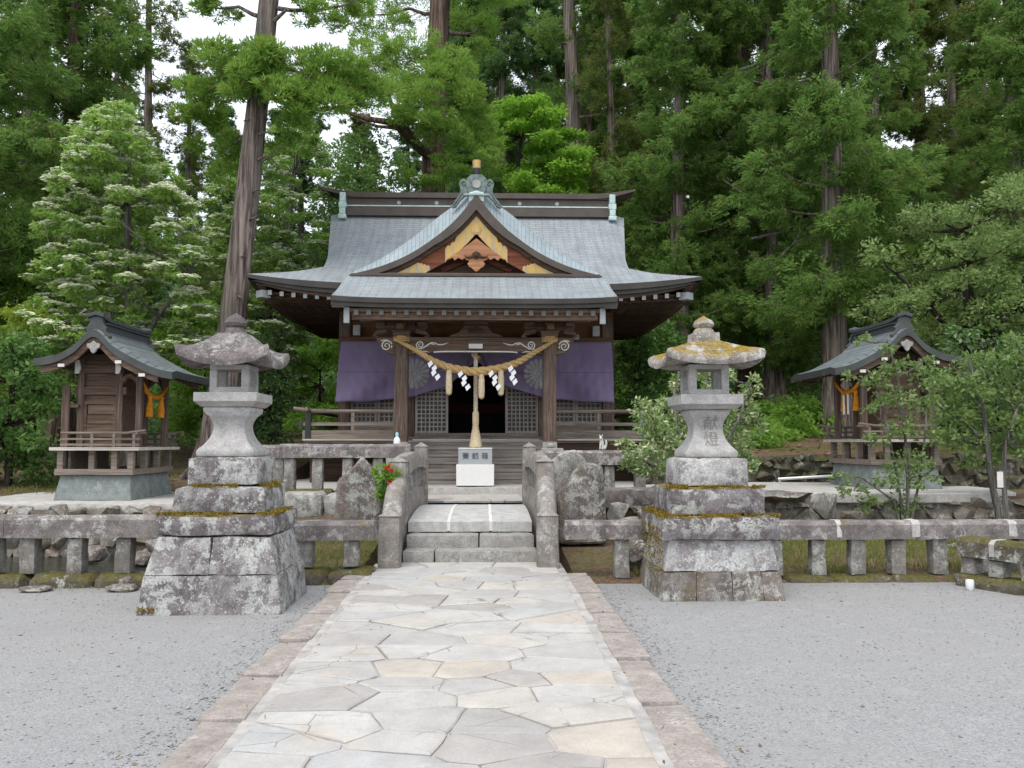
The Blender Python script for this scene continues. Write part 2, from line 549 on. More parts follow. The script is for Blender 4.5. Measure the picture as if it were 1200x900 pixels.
def leaf(name, dark, light, trans=.35, spec=.0, rough=.5, warm=None, warmf=.12, patch=.5, psc=.55):
    """foliage: every leaf its own green, with slow drifts between clumps"""
    m, nt, out = new_mat(name); b = NB(nt)
    r = b.island()
    n = b.noise(b.coord(), psc, 3, .6)
    f = b.math('ADD', b.math('MULTIPLY', r, 1 - patch), b.math('MULTIPLY', b.ramp(n, [(.3, 0), (.7, 1)]), patch))
    c = b.ramp(f, [(.05, dark), (.95, light)])
    if warm: c = b.mix(b.ramp(b.math('FRACT', b.math('MULTIPLY', r, 17.3)), [(1 - warmf - .02, 0), (1 - warmf, 1)]), c, warm)
    if spec > 0:
        d = b.n('ShaderNodeBsdfPrincipled'); b.link(c, d.inputs['Base Color'])
        d.inputs['Roughness'].default_value = rough; d.inputs['Specular IOR Level'].default_value = spec
        ds = d.outputs['BSDF']
    else:
        d = b.n('ShaderNodeBsdfDiffuse'); b.link(c, d.inputs['Color']); ds = d.outputs['BSDF']
    t = b.n('ShaderNodeBsdfTranslucent')
    b.link(b.mix(.35, c, tuple(min(1, k * 1.6) for k in light)), t.inputs['Color'])
    mx = b.n('ShaderNodeMixShader'); mx.inputs[0].default_value = trans
    b.link(ds, mx.inputs[1]); b.link(t.outputs['BSDF'], mx.inputs[2])
    b.link(mx.outputs[0], out.inputs['Surface'])
    return m

M = {}
M['lantern_base_l'] = stone('lantern_base_left', (.285, .265, .26), (.105, .09, .092), .95, .3, seed=1, stain=.75, pale=(.54, .55, .52))
M['lantern_base_r'] = stone('lantern_base_right', (.40, .385, .38), (.15, .125, .13), .95, .4, seed=2, stain=.55, pale=(.60, .60, .58))
M['lantern_lower_r'] = stone('lantern_lower_right', (.25, .225, .21), (.09, .075, .07), .5, .5, seed=3, stain=.6, warm=(.22, .175, .11))
M['slab_dark'] = stone('slab_purple', (.235, .21, .215), (.09, .072, .075), .65, .7, seed=4, stain=.7, moss_col=(.20, .15, .03))
M['lantern_grey'] = stone('lantern_grey', (.44, .43, .415), (.33, .31, .30), .12, .06, seed=5, stain=.2, pale=(.50, .49, .47), bump=.25)
M['lantern_roof_l'] = stone('lantern_roof_left', (.215, .185, .182), (.085, .072, .07), .40, .12, seed=6, moss_col=(.20, .16, .03), stain=.65)
M['lantern_roof_r'] = stone('lantern_roof_right', (.36, .335, .31), (.11, .09, .075), .7, .72, seed=7, moss_col=(.25, .17, .03), pale=(.60, .58, .54))
M['rail'] = stone('rail_stone', (.245, .218, .208), (.11, .094, .09), .4, .15, seed=8, stain=.6, pale=(.50, .48, .46))
M['post'] = stone('post_stone', (.30, .285, .265), (.13, .11, .09), .45, .3, seed=9, stain=.55)
M['curb_moss'] = stone('curb_mossy', (.15, .13, .10), (.06, .05, .035), .2, .95, seed=10, moss_col=(.11, .10, .03))
M['newel'] = stone('newel_stone', (.33, .30, .275), (.16, .14, .12), .30, .05, seed=11, stain=.5, pale=(.52, .51, .48))
M['boulder'] = stone('boulder', (.235, .21, .20), (.08, .07, .06), .55, .4, seed=12, stain=.6, warm=(.20, .14, .10))
M['boulder_pale'] = stone('boulder_pale', (.36, .345, .32), (.10, .09, .08), .75, .2, seed=13, stain=.6)
M['rubble'] = stone('rubble', (.27, .245, .215), (.12, .10, .085), .4, .25, seed=14, stain=.5, warm=(.21, .16, .11))
M['rubble_dark'] = stone('rubble_mossy', (.15, .138, .108), (.07, .062, .045), .2, .8, seed=15, moss_col=(.075, .082, .022))
M['step'] = stone('step_stone', (.42, .405, .38), (.22, .20, .18), .25, .0, seed=16, stain=.3, bump=1.0)
M['deck'] = stone('deck_stone', (.52, .515, .50), (.44, .425, .405), .04, .0, seed=17, stain=.12, bump=.15)
M['concrete'] = stone('concrete', (.52, .50, .47), (.34, .32, .29), .15, .0, seed=18, stain=.2, bump=.2)
M['granite_green'] = stone('base_granite', (.24, .275, .265), (.15, .165, .15), .25, .05, seed=19, stain=.3, bump=.15, pale=(.36, .38, .36))
M['mortar'] = stone('mortar', (.40, .385, .36), (.26, .25, .23), .1, .1, seed=20, stain=.3)
M['mortar_white'] = stone('mortar_white', (.58, .565, .535), (.36, .34, .32), .2, .05, seed=23, stain=.5, pale=(.62, .60, .57), bump=.3)

M['wood'] = wood('wood_weathered', (.150, .100, .072), (.05, .034, .026), 'X', (.28, .22, .175), .3, seed=1)
M['wood_v'] = wood('wood_upright', (.125, .086, .068), (.045, .030, .025), 'Z', (.30, .245, .205), .4, seed=2)
M['wood_y'] = wood('wood_crosswise', (.13, .09, .065), (.05, .034, .025), 'Y', seed=3)
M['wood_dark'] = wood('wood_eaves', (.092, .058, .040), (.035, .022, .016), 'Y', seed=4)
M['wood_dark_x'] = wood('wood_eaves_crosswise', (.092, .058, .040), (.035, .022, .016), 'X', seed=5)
M['wood_brown'] = wood('wood_brown', (.165, .085, .045), (.08, .04, .022), 'X', seed=6)
M['wood_grey'] = wood('wood_step', (.30, .265, .235), (.15, .125, .105), 'X', (.42, .385, .35), .4, seed=7)
M['wood_rail'] = wood('wood_railing', (.215, .175, .145), (.10, .075, .058), 'X', (.42, .375, .33), .35, seed=8)
M['wood_edge'] = wood('wood_floor_edge', (.56, .52, .46), (.30, .26, .22), 'X', seed=9)
M['lattice'] = wood('wood_lattice', (.33, .295, .26), (.20, .17, .145), 'Z', seed=10)
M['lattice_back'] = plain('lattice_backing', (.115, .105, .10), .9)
M['red_wood'] = wood('wood_red', (.235, .085, .045), (.10, .032, .018), 'X', seed=11, scale=.8)
M['salmon_wood'] = wood('wood_salmon', (.48, .235, .125), (.25, .10, .05), 'X', seed=12)
M['gold'] = None
M['metal_brown'] = plain('copper_brown', (.075, .060, .050), .5, .4, .25, .22, 3)
M['metal_fascia'] = plain('copper_fascia', (.046, .043, .037), .55, .35, .2, .25, 2.2)
M['metal_dark'] = plain('metal_dark', (.045, .045, .047), .5, .4, .3)
M['metal_cap'] = plain('cap_metal', (.10, .105, .10), .5, .4, .3, .2, 8)
M['red_dark'] = wood('wood_red_dark', (.12, .042, .026), (.05, .018, .012), 'X', seed=15, scale=.8)
M['verdigris'] = plain('verdigris', (.43, .55, .52), .6, .3, .0, .18, 9)
M['verdigris_dark'] = plain('verdigris_dark', (.13, .165, .155), .55, .35, .2, .4, 12)
M['white_paint'] = plain('white_paint', (.68, .66, .62), .6, .3, 0, .08)
M['white_metal'] = plain('white_box', (.30, .32, .325), .5, .4, 0, .06)
M['roof'] = roof_mat('roof_copper', (.272, .300, .318), (.315, .343, .360), (.125, .14, .15))
M['roof_gable'] = roof_mat('roof_gable_copper', (.32, .38, .405), (.35, .41, .435), (.19, .225, .245), .10, .36)
M['roof_small'] = roof_mat('roof_small_copper', (.15, .175, .18), (.185, .21, .215), (.07, .08, .085), .16, .45)
M['edge_small'] = plain('copper_edge', (.06, .066, .062), .5, .4, .2, .25, 4)
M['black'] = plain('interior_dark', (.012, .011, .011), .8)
def _pebble():
    m, nt, out = new_mat('pebbles'); b = NB(nt)
    c = b.ramp(b.island(), [(0, (.225, .22, .216)), (.3, (.285, .282, .28)), (.7, (.335, .332, .33)), (1, (.40, .395, .385))])
    b.bsdf(out, c, .85, .2)
    return m
M['pebble'] = _pebble()
M['paper'] = plain('paper_white', (.86, .86, .88), .8, .1, 0, .02)
def _straw(name, c, d):
    m, nt, out = new_mat(name); b = NB(nt)
    f = b.noise(b.coord(scale=(60, 60, 7)), 1.5, 4, .7)
    g = b.noise(b.coord(), 5, 4)
    col_ = b.mix(.4, b.ramp(f, [(.3, d), (.55, c), (.75, tuple(min(1, k * 1.2) for k in c))]), b.ramp(g, [(.3, .6), (.7, 1.0)]), 'MULTIPLY')
    b.bsdf(out, col_, .9, .1, b.bump(f, .7, .01))
    return m
M['straw'] = _straw('straw', (.60, .42, .19), (.30, .18, .06))
M['straw_pale'] = _straw('straw_pale', (.70, .58, .40), (.42, .31, .17))
M['hemp'] = plain('hemp_rope', (.62, .52, .41), .85, .1, 0, .15, 40)
M['box_white'] = plain('box_white_stone', (.76, .755, .735), .6, .3, 0, .03, 20)
M['box_grey'] = plain('box_grey_stone', (.36, .38, .385), .6, .3, 0, .1, 60)
M['ink'] = plain('carved_ink', (.085, .095, .105), .8)
M['carved'] = plain('carved_line', (.23, .215, .20), .9)
M['orange'] = plain('orange_cloth', (.62, .25, .025), .85, .1, 0, .25, 14)
M['brass'] = plain('brass', (.30, .20, .09), .4, .5, .7)
M['red_flower'] = plain('red_petal', (.62, .02, .03), .6)
M['terracotta'] = plain('terracotta', (.22, .10, .06), .85)
M['white_glaze'] = plain('white_glaze', (.80, .82, .84), .25, .5, 0, .03)
M['fox_white'] = plain('fox_white', (.55, .55, .53), .6, .3, 0, .2, 18)
M['blue_cap'] = plain('blue_cap', (.25, .55, .66), .4, .5)
M['galv'] = plain('galvanised_pipe', (.52, .53, .52), .4, .5, .4)

def _gold():
    m, nt, out = new_mat('gilt_plate'); b = NB(nt)
    v = b.coord(scale=(3, 3, 3))
    worn = b.ramp(b.noise(b.coord(scale=(5, 2, 1.5), rot=(0, R(40), 0)), 1.7, 5, .65), [(.44, 0), (.60, 1)])
    c = b.mix(worn, (.52, .33, .09), (.33, .29, .20))
    b.bsdf(out, c, .5, .4, b.bump(b.noise(v, 9, 3), .2, .004), .25)
    return m
M['gold'] = _gold()

def _curtain():
    m, nt, out = new_mat('purple_cloth'); b = NB(nt)
    v = b.coord(scale=(1.0, 1, 1.0))
    f = b.noise(v, 2.2, 4)
    c = b.ramp(f, [(.3, (.33, .255, .43)), (.7, (.41, .325, .51))])
    sx = b.n('ShaderNodeSeparateXYZ'); b.link(b.coord(), sx.inputs[0])
    sea = b.math('ABSOLUTE', b.math('SUBTRACT', sx.outputs['Z'], .66))
    c = b.mix(b.ramp(sea, [(.004, .45), (.012, 0)]), c, (.10, .075, .15))
    c = b.mix(b.ramp(b.noise(b.coord(scale=(1, 1, .35)), 3.0, 5, .65), [(.45, 0), (.7, .30)]), c, (.42, .36, .50))
    wv = b.n('ShaderNodeTexWave'); wv.inputs['Scale'].default_value = 60; b.link(v, wv.inputs['Vector'])
    d = b.n('ShaderNodeBsdfDiffuse'); b.link(c, d.inputs['Color'])
    b.link(b.bump(wv.outputs['Fac'], .06, .003), d.inputs['Normal'])
    t = b.n('ShaderNodeBsdfTranslucent'); b.link(c, t.inputs['Color'])
    s = b.n('ShaderNodeBsdfSheen'); s.inputs['Color'].default_value = (.5, .46, .62, 1); s.inputs['Roughness'].default_value = .5
    a = b.n('ShaderNodeMixShader'); a.inputs[0].default_value = .25
    b.link(d.outputs[0], a.inputs[1]); b.link(t.outputs[0], a.inputs[2])
    e = b.n('ShaderNodeMixShader'); e.inputs[0].default_value = .3
    b.link(a.outputs[0], e.inputs[1]); b.link(s.outputs[0], e.inputs[2])
    b.link(e.outputs[0], out.inputs['Surface'])
    return m
M['curtain'] = _curtain()
M['crest'] = plain('crest_print', (.36, .36, .355), .9, .05, 0, .08)

def _gravel():
    m, nt, out = new_mat('grey_gravel'); b = NB(nt)
    v = b.coord()
    vo = b.voro(v, 75)
    fine = b.noise(v, 160, 3, .7)
    big = b.noise(v, .35, 4, .6)
    mid = b.noise(v, 3.5, 5, .65)
    g = b.n('ShaderNodeRGBToBW'); b.link(vo.outputs['Color'], g.inputs[0])
    c = b.ramp(g.outputs[0], [(.1, (.262, .261, .262)), (.5, (.315, .314, .314)), (.92, (.375, .374, .372))])
    c = b.mix(.45, c, b.ramp(fine, [(.25, .5), (.7, 1.1)]), 'MULTIPLY')
    c = b.mix(b.ramp(big, [(.42, 0), (.62, .35)]), c, (.31, .30, .285))
    c = b.mix(b.ramp(mid, [(.55, 0), (.75, .3)]), c, (.46, .455, .45))
    c = b.mix(b.ramp(b.voro(v, 5.2).outputs['Distance'], [(.035, .8), (.06, 0)]), c, (.17, .13, .08))   # fallen leaf bits
    tr = b.noise(b.coord(scale=(.5, 1.6, 1)), .8, 5, .6, .8)
    c = b.mix(b.ramp(tr, [(.5, 0), (.66, .4)]), c, (.275, .272, .268))
    c = b.mix(b.ramp(b.noise(v, 260, 2, .6), [(.61, 0), (.66, .7)]), c, (.16, .155, .15))
    h = b.math('ADD', b.math('MULTIPLY', vo.outputs['Distance'], -.9), b.math('MULTIPLY', mid, .4))
    b.bsdf(out, c, .95, .1, b.bump(h, .6, .012))
    return m
M['gravel'] = _gravel()

def _floor():
    m, nt, out = new_mat('forest_soil'); b = NB(nt)
    v = b.coord()
    a = b.noise(v, .8, 5, .62); f = b.noise(v, 18, 5, .7)
    c = b.ramp(f, [(.3, (.075, .050, .033)), (.55, (.16, .112, .075)), (.75, (.27, .205, .15))])
    c = b.mix(b.ramp(a, [(.47, 0), (.60, .85)]), c, b.ramp(f, [(.3, (.045, .06, .016)), (.7, (.13, .135, .04))]))
    b.bsdf(out, c, .95, .1, b.bump(f, .7, .05))
    return m
M['soil'] = _floor()
def _under():
    m, nt, out = new_mat('undergrowth'); b = NB(nt)
    v = b.coord()
    f = b.noise(v, 3.5, 7, .75)
    c = b.ramp(f, [(.3, (.025, .05, .014)), (.55, (.055, .10, .028)), (.75, (.12, .18, .05))])
    b.bsdf(out, c, .95, .05, b.bump(f, 1.0, .4))
    return m
M['undergrowth'] = _under()

def _flag():
    m, nt, out = new_mat('flagstones'); b = NB(nt)
    r = b.island()
    v = b.coord()
    c = b.ramp(r, [(0, (.47, .455, .43)), (.16, (.43, .415, .395)), (.30, (.485, .455, .415)), (.42, (.445, .44, .43)), (.55, (.50, .485, .46)),
                   (.68, (.38, .365, .345)), (.76, (.475, .43, .375)), (.85, (.40, .375, .355)), (1, (.49, .48, .455))], 'CONSTANT')
    mid = b.noise(v, 5, 6, .65); fine = b.noise(v, 60, 4, .7)
    c = b.mix(.55, c, b.ramp(mid, [(.3, .68), (.65, 1.04)]), 'MULTIPLY')
    c = b.mix(.35, c, b.ramp(fine, [(.25, .6), (.65, 1.05)]), 'MULTIPLY')
    c = b.mix(b.ramp(b.noise(v, 2.1, 4, .6, .5), [(.58, 0), (.72, .45)]), c, (.50, .40, .29))
    c = b.mix(b.ramp(b.noise(v, 1.1, 5, .7), [(.56, 0), (.7, .45)]), c, (.30, .285, .27))
    c = b.mix(b.ramp(b.noise(v, 9, 8, .78, 1.2), [(.585, 0), (.64, .5)]), c, (.33, .31, .285))
    crk = b.voro(b.coord(scale=(1, 1.6, 1)), 2.1, 'DISTANCE_TO_EDGE')
    c = b.mix(b.math('MULTIPLY', b.ramp(crk.outputs['Distance'], [(.004, .8), (.012, 0)]), b.ramp(b.noise(v, 1.7, 3), [(.5, 0), (.56, 1)])), c, (.20, .185, .165))
    c = b.mix(b.ramp(b.noise(v, 130, 2, .6), [(.62, 0), (.68, .5)]), c, (.22, .205, .19))
    b.bsdf(out, c, .8, .2, b.bump(b.math('ADD', mid, b.math('MULTIPLY', fine, .4)), .45, .015))
    return m
M['flag'] = _flag()
M['joint'] = plain('joint_mortar', (.37, .355, .335), .95, .1, 0, .3, 6)
M['kerb'] = stone('kerb_stone', (.385, .342, .312), (.27, .238, .215), .12, .0, seed=22, stain=.35, pale=(.50, .46, .43), bump=.5)

def _water():
    m, nt, out = new_mat('pond_water'); b = NB(nt)
    v = b.coord(scale=(1.4, 3.2, 1))
    n1 = b.bump(b.noise(v, 5, 3, .5), .35, .05)
    b.bsdf(out, (.03, .034, .024), .09, .5, n1)
    return m
M['water'] = _water()

def _bark(name, base, dark, sc=1.0):
    m, nt, out = new_mat(name); b = NB(nt)
    v = b.coord(scale=(11 * sc, 11 * sc, .45 * sc))
    f = b.noise(v, 1.3, 7, .72, .5)
    g = b.noise(b.coord(), .9, 4)
    c = b.ramp(f, [(.36, tuple(k * .55 for k in dark)), (.46, dark), (.56, base), (.72, tuple(min(1, k * 1.6) for k in base))])
    c = b.mix(b.ramp(g, [(.45, 0), (.65, .55)]), c, tuple(k * f2 for k, f2 in zip(base, (.75, .85, .8))))
    b.bsdf(out, c, .95, .1, b.bump(f, 1.0, .07))
    return m
M['bark_cedar'] = _bark('bark_cedar', (.25, .205, .18), (.105, .08, .07))
M['bark_red'] = _bark('bark_reddish', (.185, .130, .105), (.075, .050, .042))
M['bark_grey'] = _bark('bark_grey', (.23, .215, .195), (.10, .09, .08), 1.6)
M['bark_dark'] = _bark('bark_dark', (.07, .058, .048), (.028, .022, .018))

M['cedar'] = leaf('cedar_needles', (.064, .135, .033), (.22, .355, .090), .47, warm=(.27, .22, .08), warmf=.06)
M['cedar_b'] = leaf('cedar_needles_blue', (.052, .112, .042), (.165, .28, .092), .45, warm=(.22, .18, .07), warmf=.03)
M['cedar_c'] = leaf('cedar_needles_bronze', (.072, .108, .030), (.195, .255, .070), .42, warm=(.25, .165, .07), warmf=.09)
M['cedar_hero'] = leaf('cedar_needles_bright', (.10, .20, .032), (.29, .45, .095), .45, warm=(.34, .28, .08), warmf=.05)
M['dogwood'] = leaf('dogwood_leaf', (.14, .25, .050), (.32, .47, .125), .5)
M['bract'] = leaf('dogwood_bract', (.56, .62, .40), (.80, .83, .64), .35, patch=.1)
M['maple'] = leaf('maple_leaf', (.12, .27, .03), (.29, .49, .07), .5)
M['camellia'] = leaf('evergreen_leaf', (.055, .115, .036), (.14, .245, .075), .3, .4, .35)
M['oak'] = leaf('broadleaf', (.095, .165, .040), (.27, .37, .125), .38, .35, .4)
M['variegated'] = leaf('variegated_leaf', (.10, .20, .055), (.30, .41, .15), .35, .3, .4, warm=(.60, .62, .38), warmf=.3)
M['bush_dark'] = leaf('bush_leaf_dark', (.055, .125, .028), (.17, .30, .075), .38, .3, .4)
M['bush_lime'] = leaf('bush_leaf_lime', (.16, .26, .035), (.36, .46, .085), .45)
M['understory'] = leaf('understory_leaf', (.12, .245, .038), (.30, .48, .10), .55)
M['grass'] = leaf('grass_blade', (.10, .14, .035), (.25, .28, .09), .35, warm=(.30, .24, .12), warmf=.25)
M['moss_clump'] = leaf('moss_tuft', (.15, .11, .02), (.33, .24, .05), .1)
M['far_leaf'] = leaf('far_leaf', (.022, .05, .014), (.06, .11, .03), .25)
# ================================================================== ground
def tz(x, y):
    """height of the ground"""
    if y < 9.76: return 0.0
    w = noise.noise(Vector((x * .35, y * .35, 1.7))) * .10
    if y < (13.9 if -4.4 < x < -1.15 else 13.42):
        if abs(x) < 1.2: return -.15
        if x < -3.3: return -.55
        if x < 0: return .05 + (y - 9.76) * .075 + w * .4
        return .03 + (y - 9.76) * .06 + w * .5
    if abs(x) < 1.22 and y < 16.85: return .48
    z = .64 if x < 2.5 else .64 + .1 * smooth(2.5, 4, x)
    if x < -4.2: z += max(0, y - 16.2) * .085 + w * smooth(16, 20, y)
    elif x > 3.6:
        if y > 17.75: z += .55 + (y - 17.75) * .10 + w
    else:
        z += max(0, y - 26) * .09 + w * smooth(26, 30, y)
    if x > 8.3 and 15.6 < y <= 17.75: z += .65
    z += max(0, y - 34) ** 1.25 * .05
    return z

def build_ground():
    ys = [-30, -12, 0, 5, 9.70, 9.75, 9.80, 10.3, 11, 11.8, 12.6, 13.2, 13.40, 13.45, 14, 14.8, 15.55, 15.62, 16.2, 16.8, 17.3, 17.74, 17.78]
    y = 18.3
    while y < 60: ys.append(y); y += .7 + (y - 18) * .04
    ys += [66, 74, 84, 96, 115, 140, 180, 240]
    xs = sorted(set([-240, -160, -110, -80, -60] + [round(-48 + i * 2.2, 2) for i in range(44)] + [60, 80, 110, 160, 240]
                    + [-3.35, -3.25, -1.25, -1.15, 1.15, 1.25, 2.4, 2.6, 3.55, 3.65, -4.25, -4.15, 8.25, 8.35] + [i * .8 for i in range(-14, 15)]))
    mb = MB()
    P = [[(x, yy, tz(x, yy)) for yy in ys] for x in xs]
    mb.grid(P)
    o = mb.build('ground', [M['gravel'], M['soil'], M['undergrowth']], sharp=40)
    me = o.data
    yc = [sum(me.vertices[v].co.y for v in p.vertices) / len(p.vertices) for p in me.polygons]
    mi = [0 if q < 9.74 else 1 if q < 31 else 2 for q in yc]
    me.polygons.foreach_set('material_index', mi)
    tag(o, kind='structure')
build_ground()

mb = MB(); mb.grid([[(x, y, -.12) for y in (9.7, 11.5, 13.5)] for x in (-30, -12, -7, -3.2)])
tag(mb.build('pond_water', M['water']), kind='structure')

# ------------------------------------------------------------------ flagstone path
def pz(y): return .012 + .085 * smooth(2.0, 10.0, y)
def clip(poly, n, d):
    out = []
    for i in range(len(poly)):
        a, b = poly[i], poly[(i + 1) % len(poly)]
        da, db = a[0] * n[0] + a[1] * n[1] - d, b[0] * n[0] + b[1] * n[1] - d
        if da <= 0: out.append(a)
        if da * db < 0:
            t = da / (da - db)
            out.append((a[0] + (b[0] - a[0]) * t, a[1] + (b[1] - a[1]) * t))
    return out
def inset(poly, g):
    c = (sum(p[0] for p in poly) / len(poly), sum(p[1] for p in poly) / len(poly))
    out = [(c[0] - 9, c[1] - 9), (c[0] + 9, c[1] - 9), (c[0] + 9, c[1] + 9), (c[0] - 9, c[1] + 9)]
    for i in range(len(poly)):
        a, b = poly[i], poly[(i + 1) % len(poly)]
        e = (b[0] - a[0], b[1] - a[1]); L = math.hypot(*e)
        if L < 1e-5: continue
        n = (e[1] / L, -e[0] / L)
        if n[0] * (c[0] - a[0]) + n[1] * (c[1] - a[1]) > 0: n = (-n[0], -n[1])
        out = clip(out, n, n[0] * a[0] + n[1] * a[1] - g)
        if len(out) < 3: return []
    return out
def flagstones(name, x0, x1, y0, y1, zf, sx, sy, seed, mats, gap=.007):
    rnd = random.Random(seed)
    ASP = sy / sx
    S = []
    ny = int(round((y1 - y0) / sy))
    for j in range(ny):
        nx = int(round((x1 - x0) / sx)) + rnd.choice((-1, 0, 0, 1))
        nx = max(2, nx)
        for i in range(nx):
            S.append((x0 + (i + .5 + rnd.uniform(-.42, .42)) * (x1 - x0) / nx, y0 + (j + .5 + rnd.uniform(-.42, .42)) * (y1 - y0) / ny))
    mb = MB()
    for i, a in enumerate(S):
        poly = [(x0, y0), (x1, y0), (x1, y1), (x0, y1)]
        for k, b in enumerate(S):
            if k == i or abs(b[1] - a[1]) > 4 * sy or abs(b[0] - a[0]) > 4 * sx: continue
            # distances with y stretched so that the stones lie wide
            n = ((b[0] - a[0]), (b[1] - a[1]) / ASP ** 2 * .9)
            m = ((a[0] + b[0]) / 2, (a[1] + b[1]) / 2)
            poly = clip(poly, n, n[0] * m[0] + n[1] * m[1])
            if len(poly) < 3: break
        poly = inset(poly, gap * rnd.uniform(.7, 1.5)) if len(poly) > 2 else []
        if len(poly) < 3: continue
        # ragged outline
        pts = []
        for q in range(len(poly)):
            p, r = poly[q], poly[(q + 1) % len(poly)]
            L = math.hypot(r[0] - p[0], r[1] - p[1])
            for t in range(max(1, int(L / .09))):
                f = t / max(1, int(L / .09))
                v = nz((p[0] + (r[0] - p[0]) * f, p[1] + (r[1] - p[1]) * f, seed), 5, i)
                pts.append((p[0] + (r[0] - p[0]) * f + v.x * .013, p[1] + (r[1] - p[1]) * f + v.y * .013))
        c = (sum(p[0] for p in pts) / len(pts), sum(p[1] for p in pts) / len(pts))
        h = rnd.uniform(.014, .024); tlx, tly = rnd.uniform(-.004, .004), rnd.uniform(-.004, .004)
        n = len(pts)
        def Z(p, k): return zf(p[1]) + k + tlx * (p[0] - c[0]) + tly * (p[1] - c[1])
        low = [(p[0], p[1], Z(p, -.02)) for p in pts]
        edge = [(p[0], p[1], Z(p, h - .007)) for p in pts]
        s = 1 - .016 / max(.15, max(math.hypot(p[0] - c[0], p[1] - c[1]) for p in pts))
        top = [(c[0] + (p[0] - c[0]) * s, c[1] + (p[1] - c[1]) * s, Z(p, h)) for p in pts]
        F = [tuple(range(2 * n, 3 * n))]
        for q in range(n):
            r = (q + 1) % n
            F += [(q, r, n + r, n + q), (n + q, n + r, 2 * n + r, 2 * n + q)]
        mb.add(low + edge + top, F)
    nn = int((y1 - y0) / .5) + 1
    yy = [y0 + (y1 - y0) * k / nn for k in range(nn + 1)]
    mb.grid([[(x, y, zf(y) + .004) for y in yy] for x in (x0 - .075, x1 + .075)], mi=1)
    o = mb.build(name, mats, sharp=30)
    return tag(o, kind='structure')
flagstones('flagstone_path', -1.07, 1.07, -2.5, 10.72, pz, .56, .375, 5, [M['flag'], M['joint']])
flagstones('bridge_approach_paving', -.86, .86, 14.85, 16.80, lambda y: .575, .42, .5, 11, [M['flag'], M['joint']])

mb = MB(); rnd = random.Random(3)
for sgn in (-1, 1):
    y = -2.4
    while y < 9.85:
        L = min(rnd.uniform(.7, 1.05), 9.9 - y)
        if L < .2: break
        w = rnd.uniform(.235, .275)
        mb.rough((sgn * (1.13 + w / 2), y + L / 2, pz(y + L / 2) - .038 + rnd.uniform(-.004, .004)), (w, L - .004, .10), seg=.09, amp=.005, seed=int(y * 10) + 50 * sgn, chamfer=.008)
        y += L
tag(mb.build('path_kerb', M['kerb'], sharp=40), kind='structure')

# shrine terrace slab and podium tops
mb = MB()
mb.rough((0, 21.2, .38), (8.6, 8.8, .70), seg=.5, amp=.006, seed=4, chamfer=.02)
tag(mb.build('shrine_terrace', M['concrete']), kind='structure')

# ================================================================== arched stone bridge
def deck_z(y): return .50 + .10 * math.sin(PI * min(1, max(0, (y - 10.8) / 4.1))) + .02
br = thing('stone_bridge', 'small arched stone bridge with steps and stout parapets, at the end of the flagstone path', 'bridge', (0, 12.6, 0))
for k, (y0, y1, z0, z1) in enumerate([(10.70, 11.10, .0, .255), (11.01, 11.40, .0, .415)]):
    mb = MB()
    xs = [-.80, -.02 + .3 * (k - .5), .84] if k else [-.82, -.42, .86]
    for a, b in zip(xs, xs[1:]):
        mb.rough(((a + b) / 2, (y0 + y1) / 2, (z0 + z1) / 2), (b - a - .006, y1 - y0, z1 - z0), seg=.06, amp=.006, seed=20 + k, chamfer=.008, f=7)
    mb.build('step', M['step'], br)
mb = MB()
for a, b in ((-.80, -.285), (-.265, .265), (.285, .82)):
    ys = [11.30 + 3.55 * i / 24 for i in range(25)]
    P = [[(x, y, deck_z(y) + nz((x, y, 0), 4).x * .003) for y in ys] for x in [a + (b - a) * i / 5 for i in range(6)]]
    mb.slab(P, .13, mi=(0, 0, 0))
mb.build('deck', M['deck'], br)
mb = MB()
for x in (-.275, .275):
    ys = [11.292 + 3.5 * i / 20 for i in range(21)]
    P = [[(x + s + nz((x, y, 2), 5).x * .012, y, deck_z(y) + .004) for y in ys] for s in (-.02, .02)]
    mb.slab(P, .12, mi=(0, 0, 0))
mb.build('mortar_joint', M['white_paint'], br)

